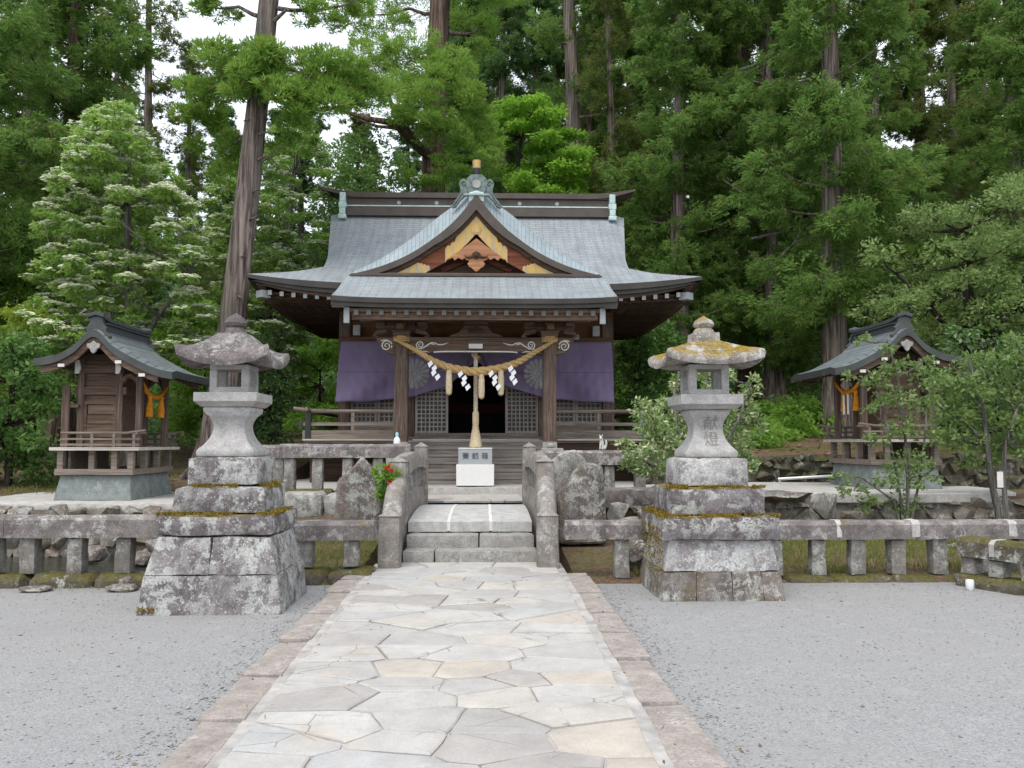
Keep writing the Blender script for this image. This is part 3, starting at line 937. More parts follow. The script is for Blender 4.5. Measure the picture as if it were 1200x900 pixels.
def newel(parent, x, y, z0, z1, w, seed):
    mb = MB()
    mb.rough((x, y, (z0 + z1 - .07) / 2), (w, w, z1 - .07 - z0), seg=.07, amp=.007, seed=seed, chamfer=.014, tx=.95, ty=.95)
    h = w * .475
    V = [(x - h, y - h, z1 - .078), (x + h, y - h, z1 - .078), (x + h, y + h, z1 - .078), (x - h, y + h, z1 - .078), (x, y, z1)]
    mb.add(V, [(0, 1, 4), (1, 2, 4), (2, 3, 4), (3, 0, 4), (3, 2, 1, 0)])
    return mb.build('newel_post', M['newel'], parent)
for s in (-1, 1):
    c = .03 * (s + 1)
    x1 = s * .93 + c * .5
    newel(br, x1, 10.34, 0.02, .80, .27, 31 + s)
    newel(br, s * .945 + c, 11.42, .2, 1.42, .26, 41 + s)
    newel(br, s * .905 + c, 14.85, .4, 1.60, .245, 51 + s)
    # sloping rail from the low newel up to the tall one
    mb = MB()
    pts, rad = [], []
    for i in range(9):
        t = i / 8
        pts.append((x1 + (s * .945 + c - x1) * t, 10.42 + .92 * t, .60 + .44 * t + .07 * math.sin(PI * t)))
        rad.append(.125)
    mb.tube(pts, rad, 14, jit=.05, seed=s)
    mb.build('sloping_rail', M['newel'], br)
    mb = MB()
    mb.prism([(10.44, 0.02), (11.32, .1), (11.32, 1.0), (10.44, .54)], s * .93 + c - .09, s * .93 + c + .09, axis='X')
    mb.build('cheek_wall', M['newel'], br, bevel=.012)
    # parapet along the deck: low wall, balusters, arched rail
    xp = s * .925 + c
    def arc(y): return .05 * math.sin(PI * (y - 11.5) / 3.3)
    ys = [11.54 + 3.2 * i / 14 for i in range(15)]
    for nm, zb, zt, w, mt in (('parapet_wall', .20, .84, .20, 'newel'), ('parapet_rail', 1.16, 1.40, .215, 'newel')):
        mb = MB()
        prof = [(-w / 2, 0), (w / 2, 0), (w / 2, .72), (w * .32, 1), (-w * .32, 1), (-w / 2, .72)]
        V, F = [], []
        for i, y in enumerate(ys):
            sag = .0 if nm == 'parapet_wall' else -.08 * smooth(11.6, 14.7, y) * 0
            for a, b in prof:
                q = nz((a, y, b), 4, s)
                V.append((xp + a + q.x * .006, y, zb + (zt - zb) * b + arc(y) * (1 if b or nm != 'parapet_wall' else 0) + sag + q.z * .006))
        n = len(prof)
        for i in range(len(ys) - 1):
            for k in range(n):
                F.append((i * n + k, i * n + (k + 1) % n, (i + 1) * n + (k + 1) % n, (i + 1) * n + k))
        F += [tuple(range(n)), tuple((len(ys) - 1) * n + k for k in range(n))]
        mb.add(V, F)
        mb.build(nm, M[mt], br)
    for k in range(4):
        y = 12.0 + k * .72
        mb = MB(); mb.rough((xp, y, 1.01 + arc(y)), (.12, .13, .37), seg=.08, amp=.004, seed=60 + k, chamfer=.008)
        mb.build('baluster', M['post'], br)

# ================================================================== stone fences
def rail_piece(mb, L, x0, w, z0, z1, seed, chamf=.045, amp=.008):
    n = max(3, int(L / .12))
    prof = [(-w / 2, z0), (w / 2, z0), (w / 2, z1 - chamf), (w / 2 - chamf, z1), (-w / 2 + chamf, z1), (-w / 2, z1 - chamf)]
    V, F = [], []
    k = len(prof)
    for i in range(n + 1):
        x = x0 + L * i / n
        for a, b in prof:
            q = nz((x, a, b), 3.5, seed) * amp + nz((x, a, b), 11, seed) * amp * .5
            V.append((x + q.x * .3, a + q.y, b + q.z))
    for i in range(n):
        for j in range(k):
            F.append((i * k + j, i * k + (j + 1) % k, (i + 1) * k + (j + 1) % k, (i + 1) * k + j))
    F += [tuple(range(k)), tuple(n * k + j for j in range(k))]
    mb.add(V, F)
def fence(label, p, rz, L, zr0, zr1, posts, zp, curb=None, w=.25, pw=.19, pieces=None, seed=0, group='stone fences round the shrine', joints=True, railmat='rail', pm='post'):
    """stone post and rail fence running along local +x from p; built at the origin and turned"""
    t = thing('stone_fence', label, 'fence', p, rz, group, built_at=(0, 0, 0))
    pieces = pieces or [L]
    x = 0
    for i, l in enumerate(pieces):
        mb = MB(); rail_piece(mb, l - .006, x + .003, w, zr0, zr1, seed * 10 + i)
        mb.build('rail', M[railmat], t)
        x += l
        if joints and i < len(pieces) - 1:
            jw = .05 + .05 * abs(math.sin(seed * 3.1 + i * 2.3)); mb = MB(); rail_piece(mb, jw, x - jw / 2, w + .012, zr0 + .03, zr1 + .005, seed + 3 + i, amp=.014)
            mb.build('mortar_joint', M['mortar_white'], t)
    for i, px in enumerate(posts):
        mb = MB(); mb.rough((px, 0, (zp + zr0) / 2), (pw, pw * .95, zr0 - zp), seg=.07, amp=.007, seed=seed * 20 + i, chamfer=.012, tx=.97)
        mb.build('post', M[pm], t)
    if curb:
        c0, c1, cw = curb
        mb = MB(); xx = 0; k = 0
        rn = random.Random(seed)
        while xx < L:
            l = min(rn.uniform(.5, 1.0), L - xx)
            mb.rough((xx + l / 2, -.02, (c0 + c1) / 2), (l - .005, cw, c1 - c0), seg=.07, amp=.016, seed=seed + k, chamfer=.03)
            xx += l; k += 1
        mb.build('curb', M['curb_moss'], t)
    return t
# left of the left lantern (over the pond)
X0 = -13.0
fence('stone post and rail fence over the pond, left of the left lantern', (X0, 9.82, 0), 0, 10.5, .54, .78,
      [x - X0 for x in (-12.4, -11.7, -11.0, -10.3, -9.6, -8.9, -8.2, -7.5, -6.8, -6.2, -5.72, -5.27, -4.88, -4.36, -3.83, -3.3)], .13, (-.2, .14, .36),
      pieces=[2.6, 2.7, 2.58, 2.62], seed=1, joints=False)
fence('short stone fence with mossy foot between left lantern and bridge newel', (-2.55, 10.0, 0), 0, 1.49, .48, .695, [.70, 1.22], .16, (-.2, .15, .5), pieces=[1.49], seed=2)
fence('short stone fence between bridge newel and right lantern', (1.13, 10.0, 0), 0, 1.35, .48, .69, [.66, 1.15], .02, None, pieces=[1.35], seed=3)
fence('long stone fence with mortared joints, right of the right lantern', (3.0, 9.92, 0), 0, 9.0, .48, .69,
      [x - 3.0 for x in (3.55, 4.06, 4.52, 4.99, 5.48, 5.98, 6.5, 7.0, 7.5, 8.0, 8.6, 9.3, 10, 10.7, 11.4)], .06, (-.2, .07, .34), pieces=[1.28, .90, 1.14, 3.0, 2.68], seed=4)
fence('low mossy stone fence coming forward at the right edge', (5.66, 9.66, 0), R(-66), 5.2, .32, .53, [.10, .42, .80, 1.15, 1.6, 2.1, 2.6, 3.1, 3.6, 4.2, 4.8], .12, (-.2, .13, .42),
      pieces=[.42, .9, 1.2, 1.3, 1.38], seed=5, railmat='curb_moss')
fence('upper stone fence on the block wall left of the bridge, behind the left lantern', (-3.2, 14.35, 0), 0, 2.16, 1.34, 1.57, [.16, .62, 1.12, 1.62, 2.02], .80, (.62, .82, .34), pieces=[.05, 2.11], seed=6, joints=False)
fence('far stone fence piece running left from the upper fence', (-4.2, 14.9, 0), 0, 1.02, 1.32, 1.55, [.15, .5, .85], .72, None, pieces=[1.02], seed=7, joints=False)
fence('upper stone fence right of the bridge with a white fox on it', (1.06, 14.35, 0), 0, 2.5, 1.22, 1.46, [.18, .70, 1.22, 1.74, 2.25], .72, (.55, .74, .34), pieces=[.62, 1.88], seed=8)

# ================================================================== retaining walls and rocks
def rubble_wall(name, label, x0, x1, y0, z0, z1, mat, seed, depth=.55, s=.26, ry=0.0, cap=None, x_to=None):
    """dry stone wall: individual rocks packed in rows against an earth core"""
    rn = random.Random(seed)
    mb = MB()
    z = z0
    while z < z1 - .04:
        h = min(rn.uniform(.7, 1.15) * s, z1 - z + .02)
        x = x0 + rn.uniform(-.2, 0)
        while x < x1:
            w = rn.uniform(.75, 1.7) * s * 1.15
            if rn.random() < .2: w *= .55
            hh = h * rn.uniform(.85, 1.15)
            mb.rock((x + w / 2, y0 + ry * (x - x0) + depth * .36 + rn.uniform(-.05, .05), z + h / 2 + rn.uniform(-.02, .02)),
                    (w * 1.12, depth * .8, hh * 1.15), seed=rn.randint(0, 9999), n=14, rz=rn.uniform(-.25, .25), ry=rn.uniform(-.2, .2), rough=.022, cuts=1)
            x += w * .93
        z += h * .9
    q = depth * .26
    nn = int((x1 - x0) / .12)
    mb.grid([[(x0 + (x1 - x0) * i / nn, y0 + q + nz((x0 + (x1 - x0) * i / nn, zz, seed), 4).x * .05, zz) for zz in (z0 - .3, z0, (z0 + z1) / 2, z1 - .05)] for i in range(nn + 1)])
    o = mb.build(name, [M[mat]], None, sharp=28)
    return tag(o, label, 'wall', 'dry stone walls of the grounds')
rubble_wall('stone_wall', 'low rubble wall along the pond below the left small shrine', -15, -4.3, 13.15, -.2, .62, 'rubble', 1, s=.25)
rubble_wall('stone_wall', 'light rubble wall carrying the platform of the right small shrine', 4.5, 9.1, 13.25, .0, .70, 'rubble', 2, s=.27)
rubble_wall('stone_wall', 'dark mossy stone wall behind the right tree with the white tag', 8.3, 20, 15.35, .2, 1.42, 'rubble_dark', 3, s=.24)
rubble_wall('stone_wall', 'mossy stone wall at the foot of the slope behind the right lantern', 3.4, 9.0, 17.45, .6, 1.30, 'rubble_dark', 4, s=.24)

mb = MB()
rn = random.Random(8)
for (x0, x1, z0, z1, y) in [(-4.3, -3.5, -.1, .40, 13.7), (-3.52, -2.9, -.1, .38, 13.62), (-2.92, -2.2, .02, .42, 13.6), (-2.22, -1.12, .0, .40, 13.62),
                            (-4.3, -3.1, .38, .64, 13.72), (-3.12, -2.35, .40, .80, 13.6), (-2.37, -1.7, .40, .78, 13.64), (-1.72, -1.1, .40, .80, 13.6)]:
    mb.rough(((x0 + x1) / 2, y + .35, (z0 + z1) / 2), (x1 - x0 - .012, .7, z1 - z0 - .008), seg=.09, amp=.02, seed=rn.randint(0, 99), chamfer=.03)
tag(mb.build('block_wall', M['boulder_pale']), 'wall of large mottled stone blocks under the upper fence left of the bridge', 'wall')
mb = MB()
mb.rough((2.0, 13.62, .72), (1.95, .7, .30), seg=.09, amp=.012, seed=5, chamfer=.02)
mb.rough((3.7, 13.7, .60), (1.4, .6, .26), seg=.09, amp=.015, seed=6, chamfer=.02)
tag(mb.build('kerb_block', M['rail']), 'long flat stone block lying on the rocks right of the bridge', 'stone block')

# platforms of the two small shrines
mb = MB(); mb.rough((-6.3, 15.0, .58), (4.1, 3.2, .17), seg=.25, amp=.008, seed=2, chamfer=.02)
tag(mb.build('platform_slab', M['concrete']), 'pale concrete slab under the left small shrine', 'platform')
mb = MB()
pts = [(3.9, 14.0), (4.6, 13.55), (5.8, 13.3), (7.2, 13.25), (8.7, 13.5), (9.0, 14.2), (9.0, 16.6), (4.4, 17.2), (3.8, 15.6)]
mb.prism(pts, .64, .80, axis='Z')
tag(mb.build('platform_slab', M['concrete'], bevel=.02), 'pale concrete slab under the right small shrine', 'platform')

def rock_thing(label, c, d, seed, mat='boulder', n=16, rz=0, rx=0, ry=0, rough=.03, group='loose boulders beside the bridge', name='boulder'):
    mb = MB(); mb.rock((0, 0, 0), d, seed, n, rz, rough, 3, rx=rx, ry=ry)
    o = mb.build(name, M[mat], None, sharp=32)
    o.location = c
    return tag(o, label, 'rock', group)
def slab_rock(label, outline, y0, y1, mat, rx=0.0, seed=0):
    """standing slab with its own thickness: outline in x-z, subdivided and roughened"""
    bm = bmesh.new()
    n = len(outline)
    a = [bm.verts.new((x, y0, z)) for x, z in outline]; b = [bm.verts.new((x + .05 * math.sin(i), y1, z * .94)) for i, (x, z) in enumerate(outline)]
    bm.faces.new(a); bm.faces.new(list(reversed(b)))
    for i in range(n): bm.faces.new((a[i], b[i], b[(i + 1) % n], a[(i + 1) % n]))
    bmesh.ops.recalc_face_normals(bm, faces=bm.faces)
    bmesh.ops.bevel(bm, geom=list(bm.edges), offset=.035, segments=1, affect='EDGES')
    bmesh.ops.triangulate(bm, faces=bm.faces)
    for _ in range(2):
        bmesh.ops.subdivide_edges(bm, edges=[e for e in bm.edges if e.calc_length() > .14], cuts=1, use_grid_fill=True)
        bmesh.ops.triangulate(bm, faces=bm.faces)
    for v in bm.verts: v.co += nz(v.co, 3.2, seed) * .03 + nz(v.co, 8, seed) * .014
    bmesh.ops.recalc_face_normals(bm, faces=bm.faces)
    me = bpy.data.meshes.new('leaning_slab'); bm.to_mesh(me); bm.free()
    o = link_mesh('leaning_slab', me, M[mat], None, 32)
    o.rotation_euler.x = rx
    return tag(o, label, 'rock', 'leaning slabs flanking the bridge')
o = slab_rock('pointed dark slab leaning beside the bridge on its left', [(-.42, -.1), (.30, -.1), (.24, .55), (.10, 1.02), (.02, 1.12), (-.16, .95), (-.34, .78), (-.40, .4)], 0, .5, 'boulder', seed=3)
o.location = (-1.53, 12.15, .28)
o = slab_rock('broad reddish slab leaning beside the bridge on its right', [(-.32, -.1), (.36, -.1), (.34, .3), (.28, .98), (.05, 1.04), (-.02, .95), (-.22, .72), (-.33, .6)], 0, .45, 'boulder', seed=4)
o.location = (1.53, 11.8, .30)
o = slab_rock('grey upright slab behind the reddish slab, right of the bridge', [(-.3, -.1), (.3, -.1), (.3, .95), (.1, 1.12), (-.1, 1.05), (-.28, .9)], 0, .4, 'boulder_pale', seed=9)
o.location = (1.42, 12.75, .38)
for lab, (u, v, Y), d, sd, mt, n in [
    ('pointed grey rock under the flat block, right of the reddish slab', (724, 600, 12.6), (.34, .4, .30), 11, 'boulder_pale', 9),
    ('small dark rock under the flat block, right of the pointed rock', (748, 595, 12.9), (.34, .35, .14), 12, 'boulder', 12),
    ('flat dark rock wedged high under the flat block', (770, 596, 12.9), (.36, .35, .16), 13, 'boulder', 12),
    ('light round rock lying lowest right of the reddish slab', (735, 612, 12.2), (.44, .4, .2), 14, 'boulder_pale', 14),
    ('little brown rock beside the left of the right lantern', (758, 608, 12.1), (.26, .3, .28), 15, 'boulder', 14),
    ('big brown boulder behind the short fence by the right lantern', (742, 655, 10.55), (.46, .5, .52), 16, 'boulder', 13),
    ('flat overhanging rock right of the right lantern', (918, 582, 13.3), (1.05, .9, .20), 17, 'boulder', 15),
    ('dark wedge rock in the hollow under the overhanging rock', (932, 602, 13.75), (.42, .4, .34), 18, 'boulder', 11),
    ('grey rock at the left of the hollow under the overhanging rock', (895, 604, 13.4), (.40, .5, .34), 28, 'boulder', 11),
    ('white mottled boulder right of the overhanging rock', (968, 594, 13.2), (.52, .5, .48), 19, 'boulder_pale', 15),
    ('angular dark stone propping the overhanging rock', (948, 585, 13.4), (.2, .3, .34), 20, 'boulder', 9),
    ('low grey stone in the grass behind the long right fence', (1098, 652, 11.5), (.5, .4, .26), 21, 'boulder', 14),
    ('brown block stone behind the long right fence near the corner', (1118, 645, 11.8), (.7, .5, .34), 22, 'boulder', 12),
    ('rounded stone at the pond bank behind the first fence posts', (112, 648, 12.5), (.34, .4, .24), 23, 'boulder', 44),
    ('brown stone at the pond bank beside the left lantern', (196, 640, 12.6), (.6, .5, .3), 24, 'boulder', 40),
    ('stone standing in the pond close to the left lantern', (165, 655, 12.2), (.4, .4, .2), 25, 'boulder', 40)]:
    rock_thing(lab, at(u, v, Y), d, sd, mt, n, rz=sd * .7)
for lab, u, v, d, sd in [('flat light stone lying on the gravel before the left fence', 42, 694, (.34, .26, .06), 41),
                         ('small square stone on the gravel near the left lantern', 143, 691, (.36, .28, .09), 42),
                         ('small pale stone leaning on the mossy curb near the left lantern', 145, 683, (.18, .16, .16), 43)]:
    p = at(u, v, 9.45)
    rock_thing(lab, (p.x, 9.45 + (.1 if sd == 43 else 0), .03 if sd != 43 else .06), d, sd, 'boulder', 48, rough=.010, group='loose stones on the gravel', name='loose_stone')

# ================================================================== stone lanterns
def kasa(c, z0, z1, w, topw, tip, mat, parent, seed, thick=.075, ex=1.35, neck=0.0):
    """lantern roof: square, concave slopes, corners turned up"""
    mb = MB()
    N = 16; rings = 9
    V, F = [], []
    def edge(k):                                # perimeter parameter -> unit square point
        s = k / N * 4; q = int(s) % 4; f = (s - int(s)) * 2 - 1
        return [(f, -1), (1, f), (-f, 1), (-1, -f)][q], abs(f)
    NN = N * 2
    def ring(r, z, lift, jit):
        for k in range(NN):
            s = k / NN * 4; q = int(s) % 4; f = (s - int(s)) * 2 - 1
            a, b = [(f, -1), (1, f), (-f, 1), (-1, -f)][q]
            e = abs(f) ** 2.6
            rr = r * (1 + .05 * e * (1 if lift else 0))
            p = Vector((c[0] + a * rr, c[1] + b * rr, z + lift * e))
            p += nz(p, 4, seed) * jit + nz(p, 13, seed) * jit * .5
            V.append(p)
    ring(w * .30, z0 + .045, 0, .004)
    ring(w * .42, z0 + .012, tip * .35, .006)
    ring(w * .49, z0, tip * .8, .007)
    ring(w * .5, z0 + thick * .55, tip, .008)
    ring(w * .485, z0 + thick, tip, .009)
    for i in range(1, rings):
        t = i / rings
        r = w * .485 * (1 - t) + topw / 2 * t
        z = z0 + thick + (z1 - z0 - thick) * (t ** ex)
        ring(r, z, tip * (1 - t) ** 2.2, .010 * (1 - t * .6))
    ring(topw / 2, z1, 0, .003)
    if neck:
        ring(topw / 2 * .97, z1 + neck, 0, .003)
    nr = len(V) // NN
    for i in range(nr - 1):
        for k in range(NN):
            q = (k + 1) % NN
            F.append((i * NN + k, i * NN + q, (i + 1) * NN + q, (i + 1) * NN + k))
    F += [tuple(range(NN - 1, -1, -1)), tuple((nr - 1) * NN + k for k in range(NN))]
    mb.add(V, F)
    return mb.build('lantern_roof', mat, parent, sharp=38)

def lantern(label, cx, cy, D, side):
    t = thing('stone_lantern', label, 'lantern', (cx, cy, 0), 0, 'tall stone lanterns either side of the path')
    L = D['base']
    sd = D['seed']
    top = D['mats']
    # battered base: two courses, tight joints
    y0 = cy - L['w0'] / 2
    def course(z0, z1, w0, w1, cuts, mat, seed):
        for a0, a1 in zip(cuts, cuts[1:]):
            mb = MB()
            mb.rough((0, 0, (z0 + z1) / 2), ((a1 - a0) * w0, w0, z1 - z0), tx=w1 / w0, ty=w1 / w0, seg=.06, amp=.010, seed=seed + int(a0 * 9), chamfer=.004, f=4)
            for i, p in enumerate(mb.v):
                k = 1 + (w1 / w0 - 1) * (p[2] - z0) / (z1 - z0)
                yy = p[1] + cy
                mb.v[i] = (p[0] + cx + (a0 + a1) / 2 * w0 * k, y0 + (yy - y0) * L['dy'], p[2])
            mb.build('base_course', M[mat], t)
    course(-.06, L['seam'], L['w0'] * 1.01, L['w0'] * .94, L['cuts'][0], top[0], sd)
    course(L['seam'], L['z'], L['w0'] * .928, L['w1'], L['cuts'][1], top[1], sd + 9)
    def blk(nm, z0, z1, w, mat, seed, amp=.009, ch=.016, tp=.985):
        mb = MB(); mb.rough((cx, cy, (z0 + z1) / 2), (w, w, z1 - z0 - .004), seg=.08, amp=amp, seed=seed, chamfer=ch, tx=tp, ty=tp)
        return mb.build(nm, M[mat], t)
    blk('cap_slab', L['z'], D['slab'][0], D['slab'][1], 'slab_dark', sd + 20)
    blk('plinth', D['slab'][0], D['b1'][0], D['b1'][1], top[2], sd + 21)
    blk('plinth', D['b1'][0], D['b2'][0], D['b2'][1], top[1] if side < 0 else 'lantern_base_r', sd + 22, .005)
    z, z2 = D['b2'][0], D['ped'][0]
    wb, wn, wt = D['ped'][1:]
    h = z2 - z
    prof = [(wb / 2 * .97, 0), (wb / 2, .02), (wb / 2, .055), (wb / 2 * .96, .075)]
    for i in range(1, 9):
        q = i / 9
        k = q / .62 if q < .62 else 1 - (q - .62) / .38 * 1.0
        w = wn + (wb * .93 - wn) * (1 - q / .62) ** 2 if q < .62 else wn + (wt * .93 - wn) * ((q - .62) / .38) ** 2
        prof.append((w / 2, .08 + (h - .14) * q))
    prof += [(wt / 2 * .97, h - .055), (wt / 2, h - .05), (wt / 2, 0 + h - .002)]
    mb = MB(); mb.lathe((cx, cy, z), prof, square=True)
    ped = mb.build('pedestal', M['lantern_grey'], t, sharp=50, bevel=.012)
    z, z2 = D['ped'][0], D['chu'][0]
    mb = MB(); w = D['chu'][1] / 2
    mb.lathe((cx, cy, z), [(w * .82, 0), (w * .97, .045), (w, .05), (w, z2 - z - .006), (w * .985, z2 - z)], square=True)
    mb.build('middle_platform', M['lantern_grey'], t, sharp=30, bevel=.006)
    # fire box: sill, four posts, lintel
    z, z2 = z2, D['fb'][0]; w = D['fb'][1]; pw = w * .19
    mb = MB()
    mb.box((cx, cy, z + .03), (w, w, .06))
    mb.box((cx, cy, z2 - .02), (w, w, .05))
    for a in (-1, 1):
        for b in (-1, 1):
            mb.box((cx + a * (w - pw) / 2, cy + b * (w - pw) / 2, (z + z2) / 2 + .005), (pw, pw, z2 - z - .098))
    mb.build('fire_box', M['lantern_grey'], t, bevel=.006)
    kasa((cx, cy), z2 - .02, D['roof'][0], D['roof'][1], D['roof'][2], D['roof'][3], M[top[3]], t, sd, ex=D['ex'], neck=D['neck'])
    z = D['roof'][0] + D['neck'] - .005; f = D['fin'][1] / 2; h = D['fin'][0] - z
    mb = MB()
    mb.lathe((cx, cy, z - .01), [(f * 1.05, 0), (f * 1.1, .02), (f * .9, h * .28), (f * .75, h * .36), (f * .95, h * .42), (f * 1.05, h * .55), (f * .85, h * .74), (f * .45, h * .88), (f * .15, h * .97), (.004, h)], n=18)
    mb.v = [tuple(Vector(p) + nz(p, 9, sd) * .006) for p in mb.v]
    mb.build('finial', M[top[3]], t)
    return t, ped
lanL, pedL = lantern('tall stone lantern left of the path with grey lichen roof', -2.35, 8.77,
        dict(seed=100, base=dict(w0=1.33, w1=1.05, z=.705, seam=.36, dy=.90, cuts=((-.5, .5), (-.5, -.02, .5))), slab=(.91, 1.12), b1=(1.17, .90), b2=(1.455, .70), ped=(1.95, .56, .31, .47),
             chu=(2.09, .62), fb=(2.37, .385), ex=1.15, neck=.0, roof=(2.70, .86, .27, .13), fin=(2.93, .21), mats=('lantern_base_l', 'lantern_base_l', 'lantern_base_l', 'lantern_roof_l')), -1)
lanR, pedR = lantern('tall stone lantern right of the path with thick yellow moss on its roof', 2.61, 9.28,
        dict(seed=200, base=dict(w0=1.27, w1=1.06, z=.60, seam=.29, dy=1.0, cuts=((-.5, -.22, .08, .33, .5), (-.5, .5))), slab=(.845, 1.24), b1=(1.13, 1.0), b2=(1.435, .75), ped=(1.95, .56, .31, .43),
             chu=(2.105, .665), fb=(2.43, .43), ex=.82, neck=.09, roof=(2.70, .99, .29, .09), fin=(3.0, .225), mats=('lantern_lower_r', 'lantern_base_r', 'slab_dark', 'lantern_roof_r')), 1)
def ped_half(z):
    h = 1.95 - 1.435
    q = (z - 1.435 - .08) / (h - .14)
    if q < .62: return (.31 + (.56 * .93 - .31) * (1 - q / .62) ** 2) / 2
    return (.31 + (.43 * .93 - .31) * ((q - .62) / .38) ** 2) / 2
for ch, z in (('献', 1.795), ('燈', 1.625)):
    o = text_mesh('inscription', ch, .165, (2.632, 9.28, z), M['carved'], lanR, .006, weight=-.0022)
    oz = ORI[lanR.name]
    for v in o.data.vertices:
        v.co.y += -ped_half(min(1.9, max(1.52, v.co.z + oz.z))) - .002
# ================================================================== main shrine hall
hall = thing('shrine_hall', 'wooden shrine hall with blue-grey copper roof and front gable, at the end of the path', 'shrine', (0, 21.4, .72))
FL = 1.66                                       # veranda floor
# ---- main roof
YR, YE, YB = 21.5, 17.6, 25.4
prof = curve1([(0, 7.45), (.2, 6.74), (.4, 6.14), (.6, 5.62), (.8, 5.2), (1, 4.86)])
Wf = curve1([(0, 3.74), (.28, 3.58), (.5, 3.47), (.66, 3.46), (.74, 3.60), (.86, 4.04), (1, 4.74)])
Yf = lambda t: YR - (YR - YE) * t
def roof_pt(u, t, back=False):
    x = u * Wf(t)
    lift = .21 * abs(u) ** 3.2 * max(0, (t - .45) / .55) ** 1.6
    y = Yf(t) - .0
    z = prof(t) + lift - .10 * (1 - smooth(0, .10, (1 - abs(u)) + .35 * max(0, t - .62) * 3)) * (1 if t < .75 else max(0, 1 - (t - .75) * 6))
    if back: y = 2 * YR - y
    return (x, y, z)
us = [-1, -.985, -.96, -.93, -.88] + [-.8 + 1.6 * i / 22 for i in range(23)] + [.88, .93, .96, .985, 1]
ts = [i / 26 for i in range(27)]
slen = [0]
for a, b in zip(ts, ts[1:]):
    slen.append(slen[-1] + math.hypot((b - a) * (YR - YE), prof(b) - prof(a)))
mb = MB()
for back in (False, True):
    P = [[roof_pt(u, t, back) for t in ts] for u in us]
    UV = [[(u * Wf(t), slen[k]) for k, t in enumerate(ts)] for u in us]
    mb.slab(P, lambda i, j: .14 * (1 - .5 * abs(us[i]) ** 5 * ts[j] ** 4), UV, mi=(0, 1, 1))
# side hip slopes
T0 = .66
for sg in (-1, 1):
    P, UV = [], []
    N = 24
    for i in range(15):
        t = T0 + (1 - T0) * i / 14
        row, uvr = [], []
        for k in range(N + 1):
            f = k / N * 2 - 1
            yh = YR - Yf(t)
            lift = .21 * abs(f) ** 3.2 * max(0, (t - .45) / .55) ** 1.6
            row.append((sg * (Wf(t) - .006), YR + f * yh, prof(t) + lift - .002)); uvr.append((YR + f * yh, slen[0] + t * 5))
        P.append(row); UV.append(uvr)
    mb.slab(P, lambda i, j: .14 * (1 - .5 * abs(j / N * 2 - 1) ** 5), UV, mi=(0, 1, 1))
roof = mb.build('main_roof', [M['roof'], M['metal_fascia']], hall, sharp=40)
# eave board (thick layered edge under the copper) and pale board under it
mb = MB(); mb2 = MB()
def eave_ring(inset, n=40):
    pts = []
    for i in range(n + 1):
        u = -1 + 2 * i / n
        pts.append((u * (4.74 - inset), YE + inset, prof(1) + .21 * abs(u) ** 3.2))
    return pts
def lip(mbx, inset, dz0, dz1, th):
    for back in (False, True):
        pts = eave_ring(inset)
        if back: pts = [(x, 2 * YR - y, z) for x, y, z in pts]
        sg = 1 if not back else -1
        tp = [1 - .5 * abs(x / pts[-1][0]) ** 5 for x, y, z in pts]
        P = [[(x, y, z - dz0 * k), (x, y + sg * th, z - dz0 * k)] for (x, y, z), k in zip(pts, tp)]
        mbx.slab(P, lambda i, j: (dz1 - dz0) * tp[i], mi=(0, 0, 0))
    for sx in (-1, 1):
        pts = []
        for k in range(25):
            f = k / 24 * 2 - 1
            pts.append((sx * (4.74 - inset), YR + f * (YR - YE - inset), prof(1) + .21 * abs(f) ** 3.2))
        tp = [1 - .5 * abs((y - YR) / (YR - YE)) ** 5 for x, y, z in pts]
        P = [[(x, y, z - dz0 * k), (x - sx * th, y, z - dz0 * k)] for (x, y, z), k in zip(pts, tp)]
        mbx.slab(P, lambda i, j: (dz1 - dz0) * tp[i], mi=(0, 0, 0))
lip(mb, .05, .137, .235, .25)
mb.build('eave_edge', M['metal_fascia'], roof)
lip(mb2, .16, .232, .315, .16)
mb2.build('eave_board', M['wood'], roof)
# soffit and rafters
mb = MB()
P = [[(x, y, 4.66 + (.10 * (abs(x) / 4.5) ** 4 if abs(x) > 3 else 0)) for y in (YE + .3, 18.4, 19.5, 21.5, 23.5, 24.6, YB - .3)] for x in (-4.42, -4.0, -3.5, -3.0, -1.5, 0, 1.5, 3.0, 3.5, 4.0, 4.42)]
mb.slab(P, .04, mi=(0, 0, 0))
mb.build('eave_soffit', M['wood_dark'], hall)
mb = MB()
k = -4.3
while k <= 4.31:
    dz = .14 * (abs(k) / 4.4) ** 4
    if abs(k) > 2.55: mb.bar((k, YE + .18, 4.585 + dz), (k, 19.5, 4.60), .075, .09)
    k += .245
y = YE + .42
while y < YB - .3:
    for sg in (-1, 1):
        f = abs(y - YR) / (YR - YE)
        mb.bar((sg * 4.54, y, 4.585 + .14 * f ** 4), (sg * 3.0, y, 4.60), .075, .09)
    y += .25
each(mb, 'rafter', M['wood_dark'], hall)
mb = MB()
k = -4.3
while k <= 4.31:
    dz = .14 * (abs(k) / 4.4) ** 4
    if abs(k) > 2.75: mb.box((k, YE + .172, 4.585 + dz), (.08, .014, .096))
    k += .245
for sx in (-1, 1):
    mb.box((sx * 4.46, YE + .28, 4.69), (.22, .22, .15), rz=R(45))
each(mb, 'rafter_cap', M['white_metal'], hall)
# gable end walls under the upper roof
mb = MB()
for sg in (-1, 1):
    out = [(YR - 2.45, 5.42), (YR + 2.45, 5.42), (YR + 1.5, 6.1), (YR + .7, 6.75), (YR, 7.2), (YR - .7, 6.75), (YR - 1.5, 6.1)]
    mb.prism(out, sg * 3.05, sg * 3.13, axis='X')
each(mb, 'end_gable_wall', M['wood_dark'], hall)
